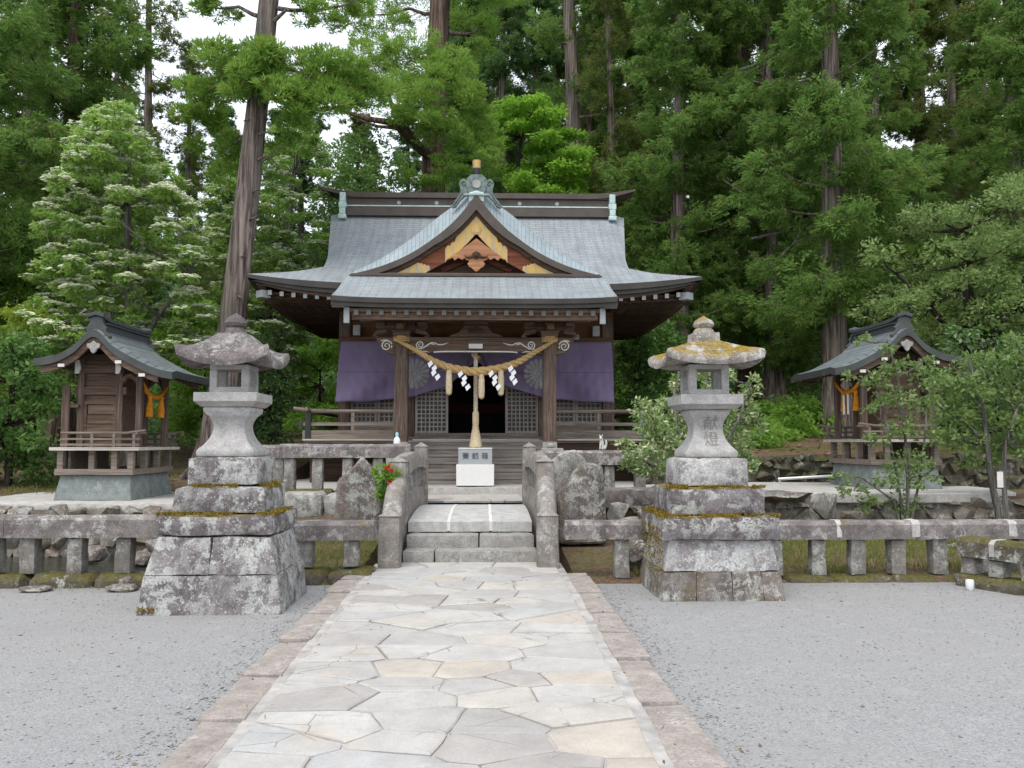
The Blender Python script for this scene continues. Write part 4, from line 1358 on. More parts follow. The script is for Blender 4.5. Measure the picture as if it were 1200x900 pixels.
# ---- ridge
mb = MB()
mb.span(-3.42, 3.42, YR - .30, YR + .30, 7.28, 7.50)
mb.span(-3.44, 3.44, YR - .22, YR + .22, 7.50, 7.74)
mb.span(-3.46, 3.46, YR - .27, YR + .27, 7.74, 7.785)
ridge = mb.build('ridge', M['metal_brown'], hall, bevel=.01)
mb = MB()
for z in (7.522, 7.79): mb.span(-3.44, 3.44, YR - .287, YR - .262, z, z + .03)
mb.build('ridge_trim', M['verdigris'], ridge)
mb = MB()
xs = [-4.0 + 8.0 * i / 60 for i in range(61)]
P = [[(x, YR + dy, 7.955 + .14 * max(0, (abs(x) - 2.8) / 1.2) ** 1.7 - abs(dy) * .25) for dy in (-.3, -.15, 0, .15, .3)] for x in xs]
mb.slab(P, lambda i, j: .13 * (1 - .6 * max(0, (abs(xs[i]) - 3.3) / .7)), mi=(0, 0, 0))
mb.build('ridge_cap', M['metal_brown'], ridge)
for sg in (-1, 1):
    mb = MB()
    for k, (w, z0, z1) in enumerate([(.15, 7.62, 7.86), (.19, 7.46, 7.62), (.15, 7.30, 7.46), (.20, 7.18, 7.30)]):
        mb.span(sg * 3.40 - w / 2, sg * 3.40 + w / 2, YR - .36 - .015 * k, YR + .36, z0, z1 - .004)
    mb.build('ridge_end_plate', M['verdigris'], ridge, bevel=.02)
mb = MB()
for x in (-2.0, -1.05, 1.05, 2.0):
    n = 14; c = (x, 7.63)
    mb.prism([(c[0] + .05 * math.cos(2 * PI * k / n), c[1] + .05 * math.sin(2 * PI * k / n)) for k in range(n)], YR - .24, YR - .215)
each(mb, 'medallion', M['white_metal'], ridge)

# ---- porch roof
mb = MB()
pp = curve1([(0, 5.17), (.5, 4.69), (1, 4.345)])
xs = [-2.75 + 5.5 * i / 30 for i in range(31)]
tt = [i / 8 for i in range(9)]
P = [[(x * (1 - .005 * t), 17.95 - 1.75 * t, pp(t) + .05 * (abs(x) / 2.75) ** 5 * t) for t in tt] for x in xs]
UV = [[(x, t * 1.95) for t in tt] for x in xs]
mb.slab(P, .10, UV, mi=(0, 1, 1))
porch = mb.build('porch_roof', [M['roof'], M['metal_fascia']], hall)
mb = MB()
P = [[(x, y, 4.25 + .05 * (abs(x) / 2.75) ** 5) for y in (16.235, 16.5)] for x in xs]
mb.slab(P, .085, mi=(0, 0, 0))
for sg in (-1, 1):
    P = [[(sg * 2.735 - sg * k, 17.9 - 1.66 * t, pp(t) - .09) for k in (0, .25)] for t in tt]
    mb.slab(P, .09, mi=(0, 0, 0))
mb.build('porch_eave_edge', M['metal_fascia'], porch)
mb = MB()
mb.span(-2.42, 2.42, 16.36, 16.44, 4.10, 4.17)
mb.span(-2.38, 2.38, 16.42, 16.50, 3.96, 4.10)
mb.build('porch_eave_board', M['wood'], porch)
mb = MB()
P = [[(x, y, z) for y, z in ((16.46, 4.17), (17.3, 4.46), (18.2, 4.62))] for x in (-2.5, 0, 2.5)]
mb.slab(P, .03, mi=(0, 0, 0))
mb.build('porch_ceiling', M['wood_y'], porch)
mb = MB()
for k in range(20):
    x = -2.40 + 4.8 * (k + .5) / 20
    mb.bar((x, 16.34, 4.085), (x, 17.6, 4.42), .075, .08)
each(mb, 'rafter', M['wood_y'], porch)
mb = MB()
for k in range(20):
    x = -2.40 + 4.8 * (k + .5) / 20
    mb.box((x, 16.325, 4.083), (.086, .03, .10))
each(mb, 'rafter_cap', M['metal_cap'], porch)
for sg in (-1, 1):
    mb = MB(); mb.box((sg * 2.47, 16.38, 4.05), (.11, .08, .34))
    mb.build('porch_end_board', M['white_metal'], porch, bevel=.006)

# ---- front gable
G0 = 17.78
gz_ = curve1([(0, 6.85), (.18, 6.60), (.4, 6.33), (.75, 6.00), (1.47, 5.51), (2.1, 5.25), (2.66, 5.10)])
ss = [0, .05, .1, .18, .28, .4, .55, .75, 1.0, 1.25, 1.5, 1.75, 2.0, 2.25, 2.48, 2.66]
ra = curve1([(0, .26), (.3, .46), (.75, .56), (1.4, .46), (2.1, .28), (2.66, .14)])
rise = lambda q, s: ra(s) * (smooth(0, .62, q) * .75 + .25 * min(1, q / .3)) + .02 * max(0, q - .62)
qs = [0, .08, .18, .3, .45, .6, .78, 1.1, 1.6, 2.2, 2.9]
mb = MB()
for sg in (-1, 1):
    P, UV = [], []
    acc = 0
    for i, s in enumerate(ss):
        if i: acc += math.hypot(ss[i] - ss[i - 1], gz_(ss[i]) - gz_(ss[i - 1]))
        P.append([(sg * (s * (1 + .03 * smooth(0, .7, q))), G0 + q, gz_(s) + rise(q, s)) for q in qs])
        UV.append([(q, acc) for q in qs])
    mb.slab(P, .05, UV, mi=(0, 1, 1))
gable = mb.build('front_gable_roof', [M['roof_gable'], M['metal_brown']], hall, sharp=50)
def gable_band(mbx, top_off, th, y0, y1, s0=0.0, s1=2.66, shift=0.0):
    """band that follows the gable curve: top_off below it, th(s) thick, between planes y0 and y1"""
    for sg in (-1, 1):
        S = [s0 + (s1 - s0) * i / 24 for i in range(25)]
        P = [[(sg * s, y0, gz_(s) - top_off(s)), (sg * s, y1, gz_(s) - top_off(s))] for s in S]
        mbx.slab(P, lambda i, j: th(S[i]), mi=(0, 0, 0))
thk = lambda s: .34 - .17 * min(1, s / .9) - .05 * (s / 2.66)
mb = MB(); gable_band(mb, lambda s: .003, thk, G0 - .02, G0 + .14)
mb.build('gable_verge', M['metal_brown'], gable)
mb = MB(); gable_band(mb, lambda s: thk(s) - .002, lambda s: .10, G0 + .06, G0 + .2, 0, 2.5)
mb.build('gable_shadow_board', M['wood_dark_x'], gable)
# bargeboard (red) with gilt plates; its upper edge follows the verge
off = lambda s: thk(s) + .095
bth = lambda s: .40 - .10 * s / 2.4
mb = MB(); gable_band(mb, off, bth, G0 + .12, G0 + .2, 0, 2.36)
mb.build('bargeboard', M['red_wood'], gable)
for sg in (-1, 1):
    # upper gilt plate: full width at the apex, notched away to its lower half outwards
    S = [.66 * i / 20 for i in range(21)]
    mb = MB()
    P = [[(sg * (x + .0005), yy, gz_(x) - off(x) - .012 - (.0 if x < .46 else (.05 if int(x * 40) % 2 else .09))) for yy in (G0 + .098, G0 + .116)] for x in S]
    mb.slab(P, lambda i, j: bth(S[i]) - .024 - (.0 if S[i] < .46 else .06), mi=(0, 0, 0))
    mb.build('gilt_plate', M['gold'], gable)
    S = [.98 + .86 * i / 24 for i in range(25)]
    mb = MB()
    cut = lambda x: max(0, (1.22 - x) / .24) * .24 + (.03 if int(x * 30) % 2 and x < 1.3 else 0)
    P = [[(sg * x, yy, gz_(x) - off(x) - .012 - cut(x)) for yy in (G0 + .098, G0 + .116)] for x in S]
    mb.slab(P, lambda i, j: max(.02, bth(S[i]) - .024 - cut(S[i])), mi=(0, 0, 0))
    mb.build('gilt_plate', M['gold'], gable)
mb = MB()
n = 22
mb.prism([(.105 * math.cos(2 * PI * k / n), 6.10 + .105 * math.sin(2 * PI * k / n)) for k in range(n)], G0 + .082, G0 + .1)
mb.prism([(.07 * math.cos(2 * PI * k / n), 6.10 + .07 * math.sin(2 * PI * k / n)) for k in range(n)], G0 + .07, G0 + .083)
mb.build('gilt_disc', M['straw'], gable)
# pendant: salmon wings under the apex with a carved drop
wing = [(0, 5.910), (.30, 5.680), (.62, 5.450), (.50, 5.490), (.46, 5.435), (.38, 5.490), (.30, 5.450), (.22, 5.490), (.12, 5.470), (0, 5.490)]
mb = MB(); mb.prism(wing + [(-x, z) for x, z in reversed(wing[1:-1])], G0 + .07, G0 + .13)
mb.build('pendant_wing', M['salmon_wood'], gable)
drop = [(0, 5.550), (.10, 5.520), (.16, 5.490), (.27, 5.505), (.22, 5.440), (.14, 5.410), (.19, 5.360), (.155, 5.290), (.10, 5.265), (.06, 5.220), (0, 5.175)]
mb = MB(); mb.prism(drop + [(-x, z) for x, z in reversed(drop[1:-1])], G0 + .03, G0 + .069)
mb.build('pendant_drop', M['salmon_wood'], gable, bevel=.012)
mb = MB()
boss = [(.10 * math.cos(2 * PI * k / 6 + .5), 5.53 + .085 * math.sin(2 * PI * k / 6 + .5)) for k in range(6)]
mb.prism(boss, G0 - .02, G0 + .03)
mb.lathe((0, G0 - .03, 5.49), [(.035, 0), (.045, .03), (.03, .08), (.01, .10)], n=8)
for sg in (-1, 1):
    mb.tube([(sg * .06, G0 + .02, 5.51), (sg * .14, G0 + .01, 5.485), (sg * .21, G0 + .01, 5.49), (sg * .25, G0 + .02, 5.53)], [.035, .03, .022, .01], 6)
mb.build('pendant_boss', M['wood_dark_x'], gable, bevel=.01)
# gable wall with its tie beams
mb = MB()
S = [-2.3 + 4.6 * i / 40 for i in range(41)]
mb.prism([(x, gz_(abs(x)) - thk(abs(x)) - .02) for x in S] + [(2.3, 5.0), (-2.3, 5.0)], G0 + .42, G0 + .5)
gw = mb.build('gable_wall', M['wood_dark_x'], gable)
mb = MB()
mb.span(-1.9, 1.9, G0 + .33, G0 + .418, 5.12, 5.24)
for sg in (-1, 1): mb.bar((sg * .16, G0 + .37, 5.53), (sg * .75, G0 + .37, 5.26), .07, .10)
each(mb, 'gable_beam', M['red_dark'], gable)
mb = MB(); mb.span(-2.62, 2.62, G0 - .06, G0 + .35, 5.065, 5.125)
mb.span(-1.9, 1.9, G0 + .0, G0 + .30, 5.126, 5.15)
mb.build('gable_sill', M['metal_brown'], gable, bevel=.008)
# ridge of the gable and its ornament
mb = MB()
P = [[(x, y, z0 - abs(x) * .35) for x in (-.16, -.08, 0, .08, .16)] for y, z0 in [(G0 - .0, 6.90), (G0 + .2, 7.00), (G0 + .5, 7.16), (G0 + 1.0, 7.23), (G0 + 3.2, 7.32)]]
mb.slab(P, .16, mi=(0, 0, 0))
mb.build('gable_ridge', M['verdigris'], gable)
GO = G0 + .12
mb = MB()
half = [(0, 7.310), (.12, 7.300), (.20, 7.230), (.235, 7.130), (.22, 7.060), (.20, 6.950), (.10, 6.870), (0, 6.860)]
mb.prism(half + [(-x, z) for x, z in reversed(half[1:-1])], GO, GO + .16)
for sg in (-1, 1):
    w1 = [(.17, 7.030), (.20, 7.160), (.27, 7.220), (.34, 7.190), (.375, 7.100), (.345, 7.010), (.35, 6.910), (.40, 6.810), (.46, 6.750), (.50, 6.660), (.555, 6.630), (.50, 6.585), (.43, 6.620), (.36, 6.730), (.24, 6.850), (.14, 6.920)]
    mb.prism([(sg * x, z) for x, z in w1], GO + .02, GO + .12)
    # scroll lines
    mb.tube([(sg * (.275 + .055 * math.cos(a) * (1 - i / 22)), GO + .01, 7.115 + .06 * math.sin(a) * (1 - i / 22)) for i, a in enumerate([.5 * k for k in range(15)])], .012, 6)
    mb.tube([(sg * x, GO + .012, z) for x, z in ((.33, 7.000), (.325, 6.910), (.37, 6.810), (.44, 6.710), (.49, 6.640))], .016, 6)
orn = mb.build('ridge_ornament', M['verdigris_dark'], gable, bevel=.02)
mb = MB()
n = 20
mb.prism([(.095 * math.cos(2 * PI * k / n), 7.090 + .095 * math.sin(2 * PI * k / n)) for k in range(n)], GO - .03, GO)
mb.build('ornament_disc', M['mortar'], gable, bevel=.01)
mb = MB(); mb.lathe((0, GO + .08, 7.300), [(.05, 0), (.06, .03), (.08, .15), (.08, .155)], n=12)
mb.build('ornament_post', M['metal_dark'], gable)
mb = MB(); mb.lathe((0, GO + .08, 7.456), [(.083, 0), (.092, .17), (.05, .18)], n=12)
mb.build('ornament_cap', M['gold'], gable)
mb = MB(); mb.span(-.26, .26, G0 - .05, G0 + .1, 6.805, 6.840)
mb.build('apex_flashing', M['white_metal'], gable)

# ---- body
mb = MB()
for sx in (-1, 1):
    for y in (19.5, 21.5, 23.5): mb.span(sx * 3.0 - .13, sx * 3.0 + .13, y - .13, y + .13, .70, 4.62)
for x in (-1.52, 1.52): mb.span(x - .11, x + .11, 19.40, 19.62, .70, 4.62)
each(mb, 'wall_post', M['wood_v'], hall, bevel=.01)
mb = MB()
mb.span(-2.87, 2.87, 19.44, 19.56, 3.75, 4.60)
mb.span(-3.1, 3.1, 19.33, 19.435, 3.86, 3.98)
mb.span(-3.1, 3.1, 19.33, 19.435, 4.46, 4.58)
mb.build('upper_wall', M['wood_brown'], hall)
mb = MB()
for sx in (-1, 1): mb.span(sx * 2.97, sx * 3.02, 19.63, 23.37, 1.6, 4.6)
mb.span(-2.9, 2.9, 23.46, 23.54, 1.6, 4.6)
each(mb, 'outer_wall', M['wood_y'], hall)
mb = MB(); mb.span(-2.95, 2.95, 19.3, 23.6, 1.54, 1.72); mb.span(-1.40, 1.40, 19.30, 19.42, 1.72, 1.80)
mb.build('inner_floor', M['wood_rail'], hall)
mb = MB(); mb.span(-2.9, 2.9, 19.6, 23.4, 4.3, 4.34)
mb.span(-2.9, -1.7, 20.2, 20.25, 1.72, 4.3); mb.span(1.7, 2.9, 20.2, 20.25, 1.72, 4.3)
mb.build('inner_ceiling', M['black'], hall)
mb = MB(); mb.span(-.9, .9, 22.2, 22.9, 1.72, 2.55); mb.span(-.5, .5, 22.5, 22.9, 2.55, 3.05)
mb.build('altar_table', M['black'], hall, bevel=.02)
mb = MB(); mb.span(-.92, .92, 22.15, 22.19, 2.35, 2.58)
mb.build('altar_cloth', plain('altar_red', (.07, .012, .01)), hall)

def lattice(name, x0, x1, z0, z1, y, step=.098, parent=hall, bar=.03):
    mb = MB()
    fr = .055
    mb.span(x0, x0 + fr, y - .025, y + .025, z0, z1); mb.span(x1 - fr, x1, y - .025, y + .025, z0, z1)
    mb.span(x0 + fr, x1 - fr, y - .024, y + .024, z0, z0 + fr); mb.span(x0 + fr, x1 - fr, y - .024, y + .024, z1 - fr, z1)
    nx = max(2, int(round((x1 - x0 - 2 * fr) / step))); nz_ = max(2, int(round((z1 - z0 - 2 * fr) / step)))
    for i in range(1, nx):
        x = x0 + fr + (x1 - x0 - 2 * fr) * i / nx
        mb.span(x - bar / 2, x + bar / 2, y - .016, y + .012, z0 + fr, z1 - fr)
    for j in range(1, nz_):
        z = z0 + fr + (z1 - z0 - 2 * fr) * j / nz_
        mb.span(x0 + fr, x1 - fr, y - .012, y + .015, z - bar / 2, z + bar / 2)
    o = mb.build(name, M['lattice'], parent)
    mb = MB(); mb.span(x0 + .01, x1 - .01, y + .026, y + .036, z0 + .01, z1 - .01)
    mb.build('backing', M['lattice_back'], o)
    return o
for sx in (-1, 1):
    a, b = sorted((sx * .65, sx * 1.40)); lattice('lattice_door', a, b, 1.80, 3.74, 19.46)
    a, b = sorted((sx * 1.64, sx * 2.25)); lattice('lattice_panel', a, b, 2.02, 3.74, 19.47)
    a, b = sorted((sx * 2.26, sx * 2.86)); lattice('lattice_panel', a, b, 2.02, 3.74, 19.47)
    mb = MB(); a, b = sorted((sx * 1.64, sx * 2.86)); mb.span(a, b, 19.42, 19.52, 1.72, 2.01)
    mb.span((a + b) / 2 - .03, (a + b) / 2 + .03, 19.405, 19.419, 1.73, 2.0)
    mb.build('wainscot', M['wood_rail'], hall)

# ---- veranda, railings and the broad steps
mb = MB()
mb.span(-3.66, 3.66, 18.42, 19.36, 1.585, FL - .03)
for sx in (-1, 1):
    a, b = sorted((sx * 3.04, sx * 3.66)); mb.span(a, b, 19.36, 23.6, 1.585, FL - .03)
mb.build('veranda_floor', M['wood_rail'], hall)
mb = MB()
for a, b in ((-3.70, -1.66), (-1.36, -.62), (-.61, .32), (.33, 1.37), (1.75, 3.70)):
    mb.span(a, b - .006, 18.36, 18.44, 1.632, FL + .006)
each(mb, 'floor_edge', M['wood_edge'], hall)
mb = MB()
mb.span(-3.66, -1.55, 18.45, 18.53, 1.36, 1.575); mb.span(1.55, 3.66, 18.45, 18.53, 1.36, 1.575)
for x in (-3.5, -2.5, 2.5, 3.5): mb.span(x - .07, x + .07, 18.55, 18.7, .70, 1.58)
mb.span(-3.5, 3.5, 19.1, 19.2, .7, 1.58)
each(mb, 'underframe', M['wood_dark_x'], hall)
for sx in (-1, 1):
    mb = MB()
    def X(a, b): return tuple(sorted((sx * a, sx * b)))
    a, b = X(1.62, 3.72)
    yy = 18.47
    mb.span(a, b, yy - .03, yy + .03, FL + .01, FL + .19)                 # bottom board
    mb.span(a, b, yy - .03, yy + .03, FL + .29, FL + .36)                 # middle rail
    pts = [(sx * 1.62, yy, FL + .60), (sx * 3.0, yy, FL + .60), (sx * 3.55, yy, FL + .61), (sx * 3.92, yy, FL + .66)]
    mb.tube(pts, .042, 8)
    for x in (1.64, 2.65): mb.span(sx * x - .035, sx * x + .035, yy - .025, yy + .025, FL + .19, FL + .57)
    # side run towards the back
    mb.span(sx * 3.60 - .03, sx * 3.60 + .03, 18.55, 23.4, FL + .01, FL + .17)
    mb.span(sx * 3.60 - .03, sx * 3.60 + .03, 18.55, 23.4, FL + .29, FL + .36)
    mb.tube([(sx * 3.60, 18.2, FL + .64), (sx * 3.6, 18.6, FL + .605), (sx * 3.6, 23.4, FL + .60)], .042, 8)
    rl = mb.build('veranda_railing', M['wood_rail'], hall)
    mb = MB(); mb.span(sx * 3.60 - .06, sx * 3.60 + .06, yy - .06, yy + .06, FL + .0, FL + .64)
    mb.span(sx * 3.78 - .07, sx * 3.78 + .07, yy - .045, yy + .045, FL + .28, FL + .375)
    mb.build('railing_post', M['metal_dark'] if sx < 0 else M['verdigris_dark'], rl, bevel=.008)
for k in range(6):
    z1 = .735 + (FL - .02 - .735) * (k + 1) / 6 - .006
    z0 = .72 if k == 0 else .735 + (FL - .02 - .735) * k / 6 - .006
    y0 = 17.62 + .13 * k
    st_ = MB(); st_.span(-1.5, 1.5, y0, y0 + .16 if k < 5 else 18.42, z1 - .045, z1)
    st_.build('step_tread', M['wood_grey'], hall, bevel=.006)
    st_ = MB(); st_.span(-1.48, 1.48, y0 + .022, y0 + .05, z0, z1 - .046)
    st_.build('step_riser', M['wood_grey'], hall)

# ---- porch pillars and beam
for sx in (-1, 1):
    mb = MB()
    mb.span(sx * 1.50 - .135, sx * 1.50 + .135, 17.165, 17.435, .98, 3.70)
    p = mb.build('porch_pillar', M['wood_v'], hall, bevel=.025)
    mb = MB(); mb.rough((sx * 1.50, 17.3, .86), (.46, .46, .30), seg=.1, amp=.006, seed=3, tx=.86, ty=.86)
    mb.rough((sx * 1.50, 17.3, 1.30), (.30, .30, .62), seg=.1, amp=.004, seed=5, chamfer=.01)
    mb.build('pillar_foot', M['mortar'], p)
mb = MB()
out = []
nb_ = 20
top = [(-2.02, 3.72), (2.02, 3.72)]
bot = []
for i in range(41):
    x = 1.36 - 2.72 * i / 40
    bot.append((x, 3.36 + .075 * max(0, 1 - (abs(x) / 1.02) ** 8)))
nose = [(2.02, 3.72), (1.98, 3.60), (1.93, 3.53), (1.86, 3.44), (1.74, 3.38), (1.6, 3.36)]
out = [(-a, b) for a, b in reversed(nose)]
out = nose + bot + out
mb.prism(out, 17.22, 17.38)
beam = mb.build('porch_beam', M['wood'], hall, bevel=.012)
mb = MB()
pts = []
for i in range(31):
    x = -1.06 + 2.12 * i / 30
    pts.append((x, 17.205, 3.352 + .075 * max(0, 1 - (abs(x) / 1.02) ** 8)))
mb.tube([p for p in pts if abs(p[0]) < .86], .016, 6)
for sg in (-1, 1):
    def S(x0, z0, r, a0, a1, tight=1.0, n=22, w=.014):
        P = []
        for i in range(n + 1):
            t = i / n; a = a0 + (a1 - a0) * t; q = r * (1 - .85 * t * tight)
            P.append((sg * (x0 + q * math.cos(a)), 17.216, z0 + q * math.sin(a)))
        return P, [w * (1.1 - .5 * i / n) for i in range(n + 1)]
    P, r_ = S(1.80, 3.54, .115, R(160), R(160 - 620)); mb.tube(P, r_, 6)
    mb.tube([(sg * 1.92, 17.216, 3.64), (sg * 1.87, 17.216, 3.65), (sg * 1.80, 17.216, 3.655), (sg * 1.72, 17.216, 3.62)], [.006, .015, .018, .008], 6)
    mb.tube([(sg * 1.68, 17.216, 3.53), (sg * 1.70, 17.216, 3.49), (sg * 1.70, 17.216, 3.56)], [.004, .012, .004], 6)
    P, r_ = S(1.12, 3.56, .085, R(-60), R(-60 + 560)); mb.tube(P, r_, 6)
    mb.tube([(sg * x, 17.216, z) for x, z in ((1.28, 3.44), (1.18, 3.48), (1.08, 3.49), (.98, 3.55), (.90, 3.605), (.82, 3.60), (.75, 3.565), (.66, 3.57), (.55, 3.61))],
            [.004, .012, .015, .016, .015, .012, .013, .012, .003], 6)
    mb.tube([(sg * x, 17.216, z) for x, z in ((.95, 3.60), (.87, 3.575), (.80, 3.56))], [.003, .011, .003], 6)
    mb.tube([(sg * x, 17.216, z) for x, z in ((1.27, 3.40), (1.15, 3.42), (1.02, 3.43), (.93, 3.41))], [.003, .012, .012, .003], 6)
each(mb, 'painted_scroll', M['white_paint'], beam)
mb = MB(); mb.span(-.14, .14, 17.195, 17.215, 3.49, 3.585)
mb.build('beam_plaque', M['white_paint'], beam)
for sx in (-1, 1):
    mb = MB()
    x = sx * 1.5
    mb.box((x, 17.3, 3.78), (.30, .30, .13), tx=1.3, ty=1.3)
    mb.box((x, 17.3, 3.90), (.95, .16, .10), tx=1.12)
    mb.box((x, 17.2, 3.90), (.14, .7, .10))
    for dx in (-.42, 0, .42): mb.box((x + dx, 17.3, 3.99), (.17, .2, .08), tx=1.2, ty=1.2)
    for dx in (-.58, .58):
        mb.tube([(x + dx * .5, 17.2, 3.86), (x + dx * .85, 17.2, 3.80), (x + dx * .95, 17.2, 3.74), (x + dx * .8, 17.2, 3.72)], [.06, .05, .04, .02], 6)
    mb.build('bracket_set', M['wood'], hall, bevel=.012)
mb = MB()
kae = [(-.55, 3.73), (-.48, 3.78), (-.34, 3.82), (-.27, 3.92), (-.22, 3.98), (.22, 3.98), (.27, 3.92), (.34, 3.82), (.48, 3.78), (.55, 3.73)]
mb.prism(kae, 17.22, 17.34)
mb.box((0, 17.28, 4.02), (.5, .2, .07))
mb.build('frog_strut', M['wood'], hall, bevel=.012)
mb = MB(); mb.span(-2.35, 2.35, 17.2, 17.4, 4.04, 4.22)
mb.build('porch_purlin', M['wood'], hall, bevel=.012)
mb = MB()
mb.prism([(-.17, 3.80), (-.12, 3.90), (0, 3.94), (.12, 3.90), (.17, 3.80), (.08, 3.77), (0, 3.80), (-.08, 3.77)], 17.195, 17.218)
mb.build('strut_carving', M['wood_dark_x'], hall, bevel=.01)
mb = MB()
for sx in (-1, 1): mb.bar((sx * 1.5, 17.4, 3.86), (sx * 1.52, 19.4, 4.02), .16, .22)
each(mb, 'link_beam', M['wood_y'], hall)
for sx in (-1, 1):
    mb = MB(); mb.span(sx * 2.71 - .08, sx * 2.71 + .08, 19.2, 19.32, 4.0, 4.24)
    mb.build('wall_lamp', M['white_metal'], hall, bevel=.012)
mb = MB(); mb.span(2.22, 2.32, 19.22, 19.32, 3.92, 4.04)
mb.build('small_speaker', M['white_metal'], hall, bevel=.01)

# ================================================================== things hung on or set before the hall
# purple curtain
CB = curve1([(0, 3.42), (.25, 3.20), (.5, 2.98), (.8, 2.81), (1.2, 2.68), (1.6, 2.59), (2.2, 2.52), (3.06, 2.47)])
CT = 3.87
def cur_y(x, z):
    a = abs(x); b = CB(a)
    f = (CT - z) / max(.05, CT - b)
    ang = math.atan2(CT + .2 - z, a + .02)
    fold = math.sin(ang * 26) * .034 * f * (1 - smooth(1.2, 3.0, a)) + math.sin(ang * 15 + a * 2.0) * .055 * f + math.sin(a * 6 + z * 3.2 + math.sin(z * 2.1)) * .040 * f + math.sin((a * 1.15 + (CT - z) * .9) * 17 + math.sin(a * 5)) * .013 * f * smooth(.2, 1.2, a) + math.sin(a * 31 + z * 3) * .007 * f
    return 19.25 - f * (.12 + .24 * smooth(1.7, 3.06, a)) + fold
cur = thing('shrine_curtain', 'purple curtain with two grey chrysanthemum crests, drawn up in the middle of the hall front', 'curtain', (0, 19.25, 2.5))
xs = [-3.06 + 6.12 * i / 240 for i in range(241)]
P = []
for x in xs:
    b = CB(abs(x)) + .012 * math.sin(abs(x) * 7)
    flare = 1 + .0
    row = []
    for j in range(25):
        z = CT + (b - CT) * j / 24
        xx = x * (1 + (.018 * smooth(2.4, 3.06, abs(x)) * (j / 24)) * (1 if x < 0 else .1))
        row.append((xx, cur_y(x, z), z))
    P.append(row)
mb = MB(); mb.slab(P, 0.0, mi=(0, 0, 0)); mb = MB()
mb.grid(P)
o = mb.build('cloth', M['curtain'], cur, sharp=None, fix=False)
o.data.polygons.foreach_set('use_smooth', np.ones(len(o.data.polygons), dtype=bool))
sm = o.modifiers.new('thickness', 'SOLIDIFY'); sm.thickness = .008
for sx in (-1, 1):
    mb = MB()
    cx, cz = sx * 1.40, 3.135
    n = 16
    def put(r, a):
        x, z = cx + r * math.cos(a), cz + r * math.sin(a)
        return (x, cur_y(x, z) - .016, z)
    for k in range(n):
        a0, a1 = 2 * PI * (k + .06) / n, 2 * PI * (k + .94) / n
        am = (a0 + a1) / 2
        V, F = [], []
        rr = [.055, .12, .19, .25, .30]
        for r in rr:
            for q in range(4): V.append(put(r, a0 + .02 + (a1 - a0 - .04) * q / 3))
        for dr, w in ((.325, .8), (.342, .45)):
            for q in range(4): V.append(put(dr, am + (a1 - a0) * w * (q / 3 - .5)))
        for i in range(6):
            for q in range(3): F.append((i * 4 + q, i * 4 + q + 1, i * 4 + q + 5, i * 4 + q + 4))
        mb.add(V, F)
    V = [put(0, 0)] + [put(.045, 2 * PI * k / 20) for k in range(20)]
    mb.add(V, [(0, k + 1, (k + 1) % 20 + 1) for k in range(20)])
    mb.build('chrysanthemum_crest', M['crest'], cur, sharp=None, fix=False)

# sacred straw rope with tassels and paper streamers
YRP = 17.06
ropef = curve1([(-1.62, 3.66), (-1.2, 3.44), (-.8, 3.20), (-.4, 3.06), (0, 3.01), (.4, 3.06), (.8, 3.18), (1.2, 3.41), (1.62, 3.66)])
sh = thing('straw_rope', 'thick twisted straw rope slung between the porch pillars with white paper zigzags', 'sacred rope', (0, YRP, 3.0))
mb = MB()
for st in range(3):
    pts, rad = [], []
    for i in range(221):
        x = -1.64 + 3.28 * i / 220
        th = .030 + .048 * max(0, 1 - (x / 1.6) ** 2) ** 1.1
        a = x * 22 / (1 + .8 * max(0, 1 - (x / 1.6) ** 2)) + st * 2 * PI / 3
        zc = ropef(x)
        yy = YRP + .04 * abs(x)
        pts.append((x, yy + th * .58 * math.cos(a), zc + th * .58 * math.sin(a))); rad.append(th * .62)
    mb.tube(pts, rad, 8)
for sx in (-1, 1):
    for k in range(3): mb.tube([(sx * 1.5 + .165 * math.cos(a), 17.3 + .165 * math.sin(a), 3.64 + k * .04) for a in [2 * PI * j / 20 for j in range(21)]], .022, 6)
mb.build('twisted_rope', M['straw'], sh)
for x in (-.53, .12, .51):
    z = ropef(x) - .06
    mb = MB(); mb.lathe((x, YRP - .01, z - .47 + .0), [(.02, -.03), (.055, 0), (.066, .12), (.062, .36), (.052, .40), (.058, .42), (.045, .47)], n=14)
    mb.build('straw_tassel', M['straw_pale'], sh)
def shide(x, flip=1):
    z = ropef(x) - .05
    mb = MB()
    w = .085; y = YRP - .085
    for k in range(4):
        xx = x + flip * .038 * k * .9 + (.022 if k % 2 else -.022)
        zz = z - k * .088
        V = [(xx - w * .62, y - .004 * k, zz - .03), (xx + w * .30, y - .004 * k - .012, zz + .035), (xx + w * .72, y - .004 * k - .008, zz - .035), (xx - w * .20, y - .004 * k, zz - .115)]
        V2 = [(a, b + .003, c) for a, b, c in V]
        mb.add(V + V2, [(0, 1, 2, 3), (7, 6, 5, 4), (0, 4, 5, 1), (1, 5, 6, 2), (2, 6, 7, 3), (3, 7, 4, 0)])
    mb.build('paper_streamer', M['paper'], sh, sharp=None)
for x in (-.88, -.28, .33, .72): shide(x, 1 if x < .6 else .4)

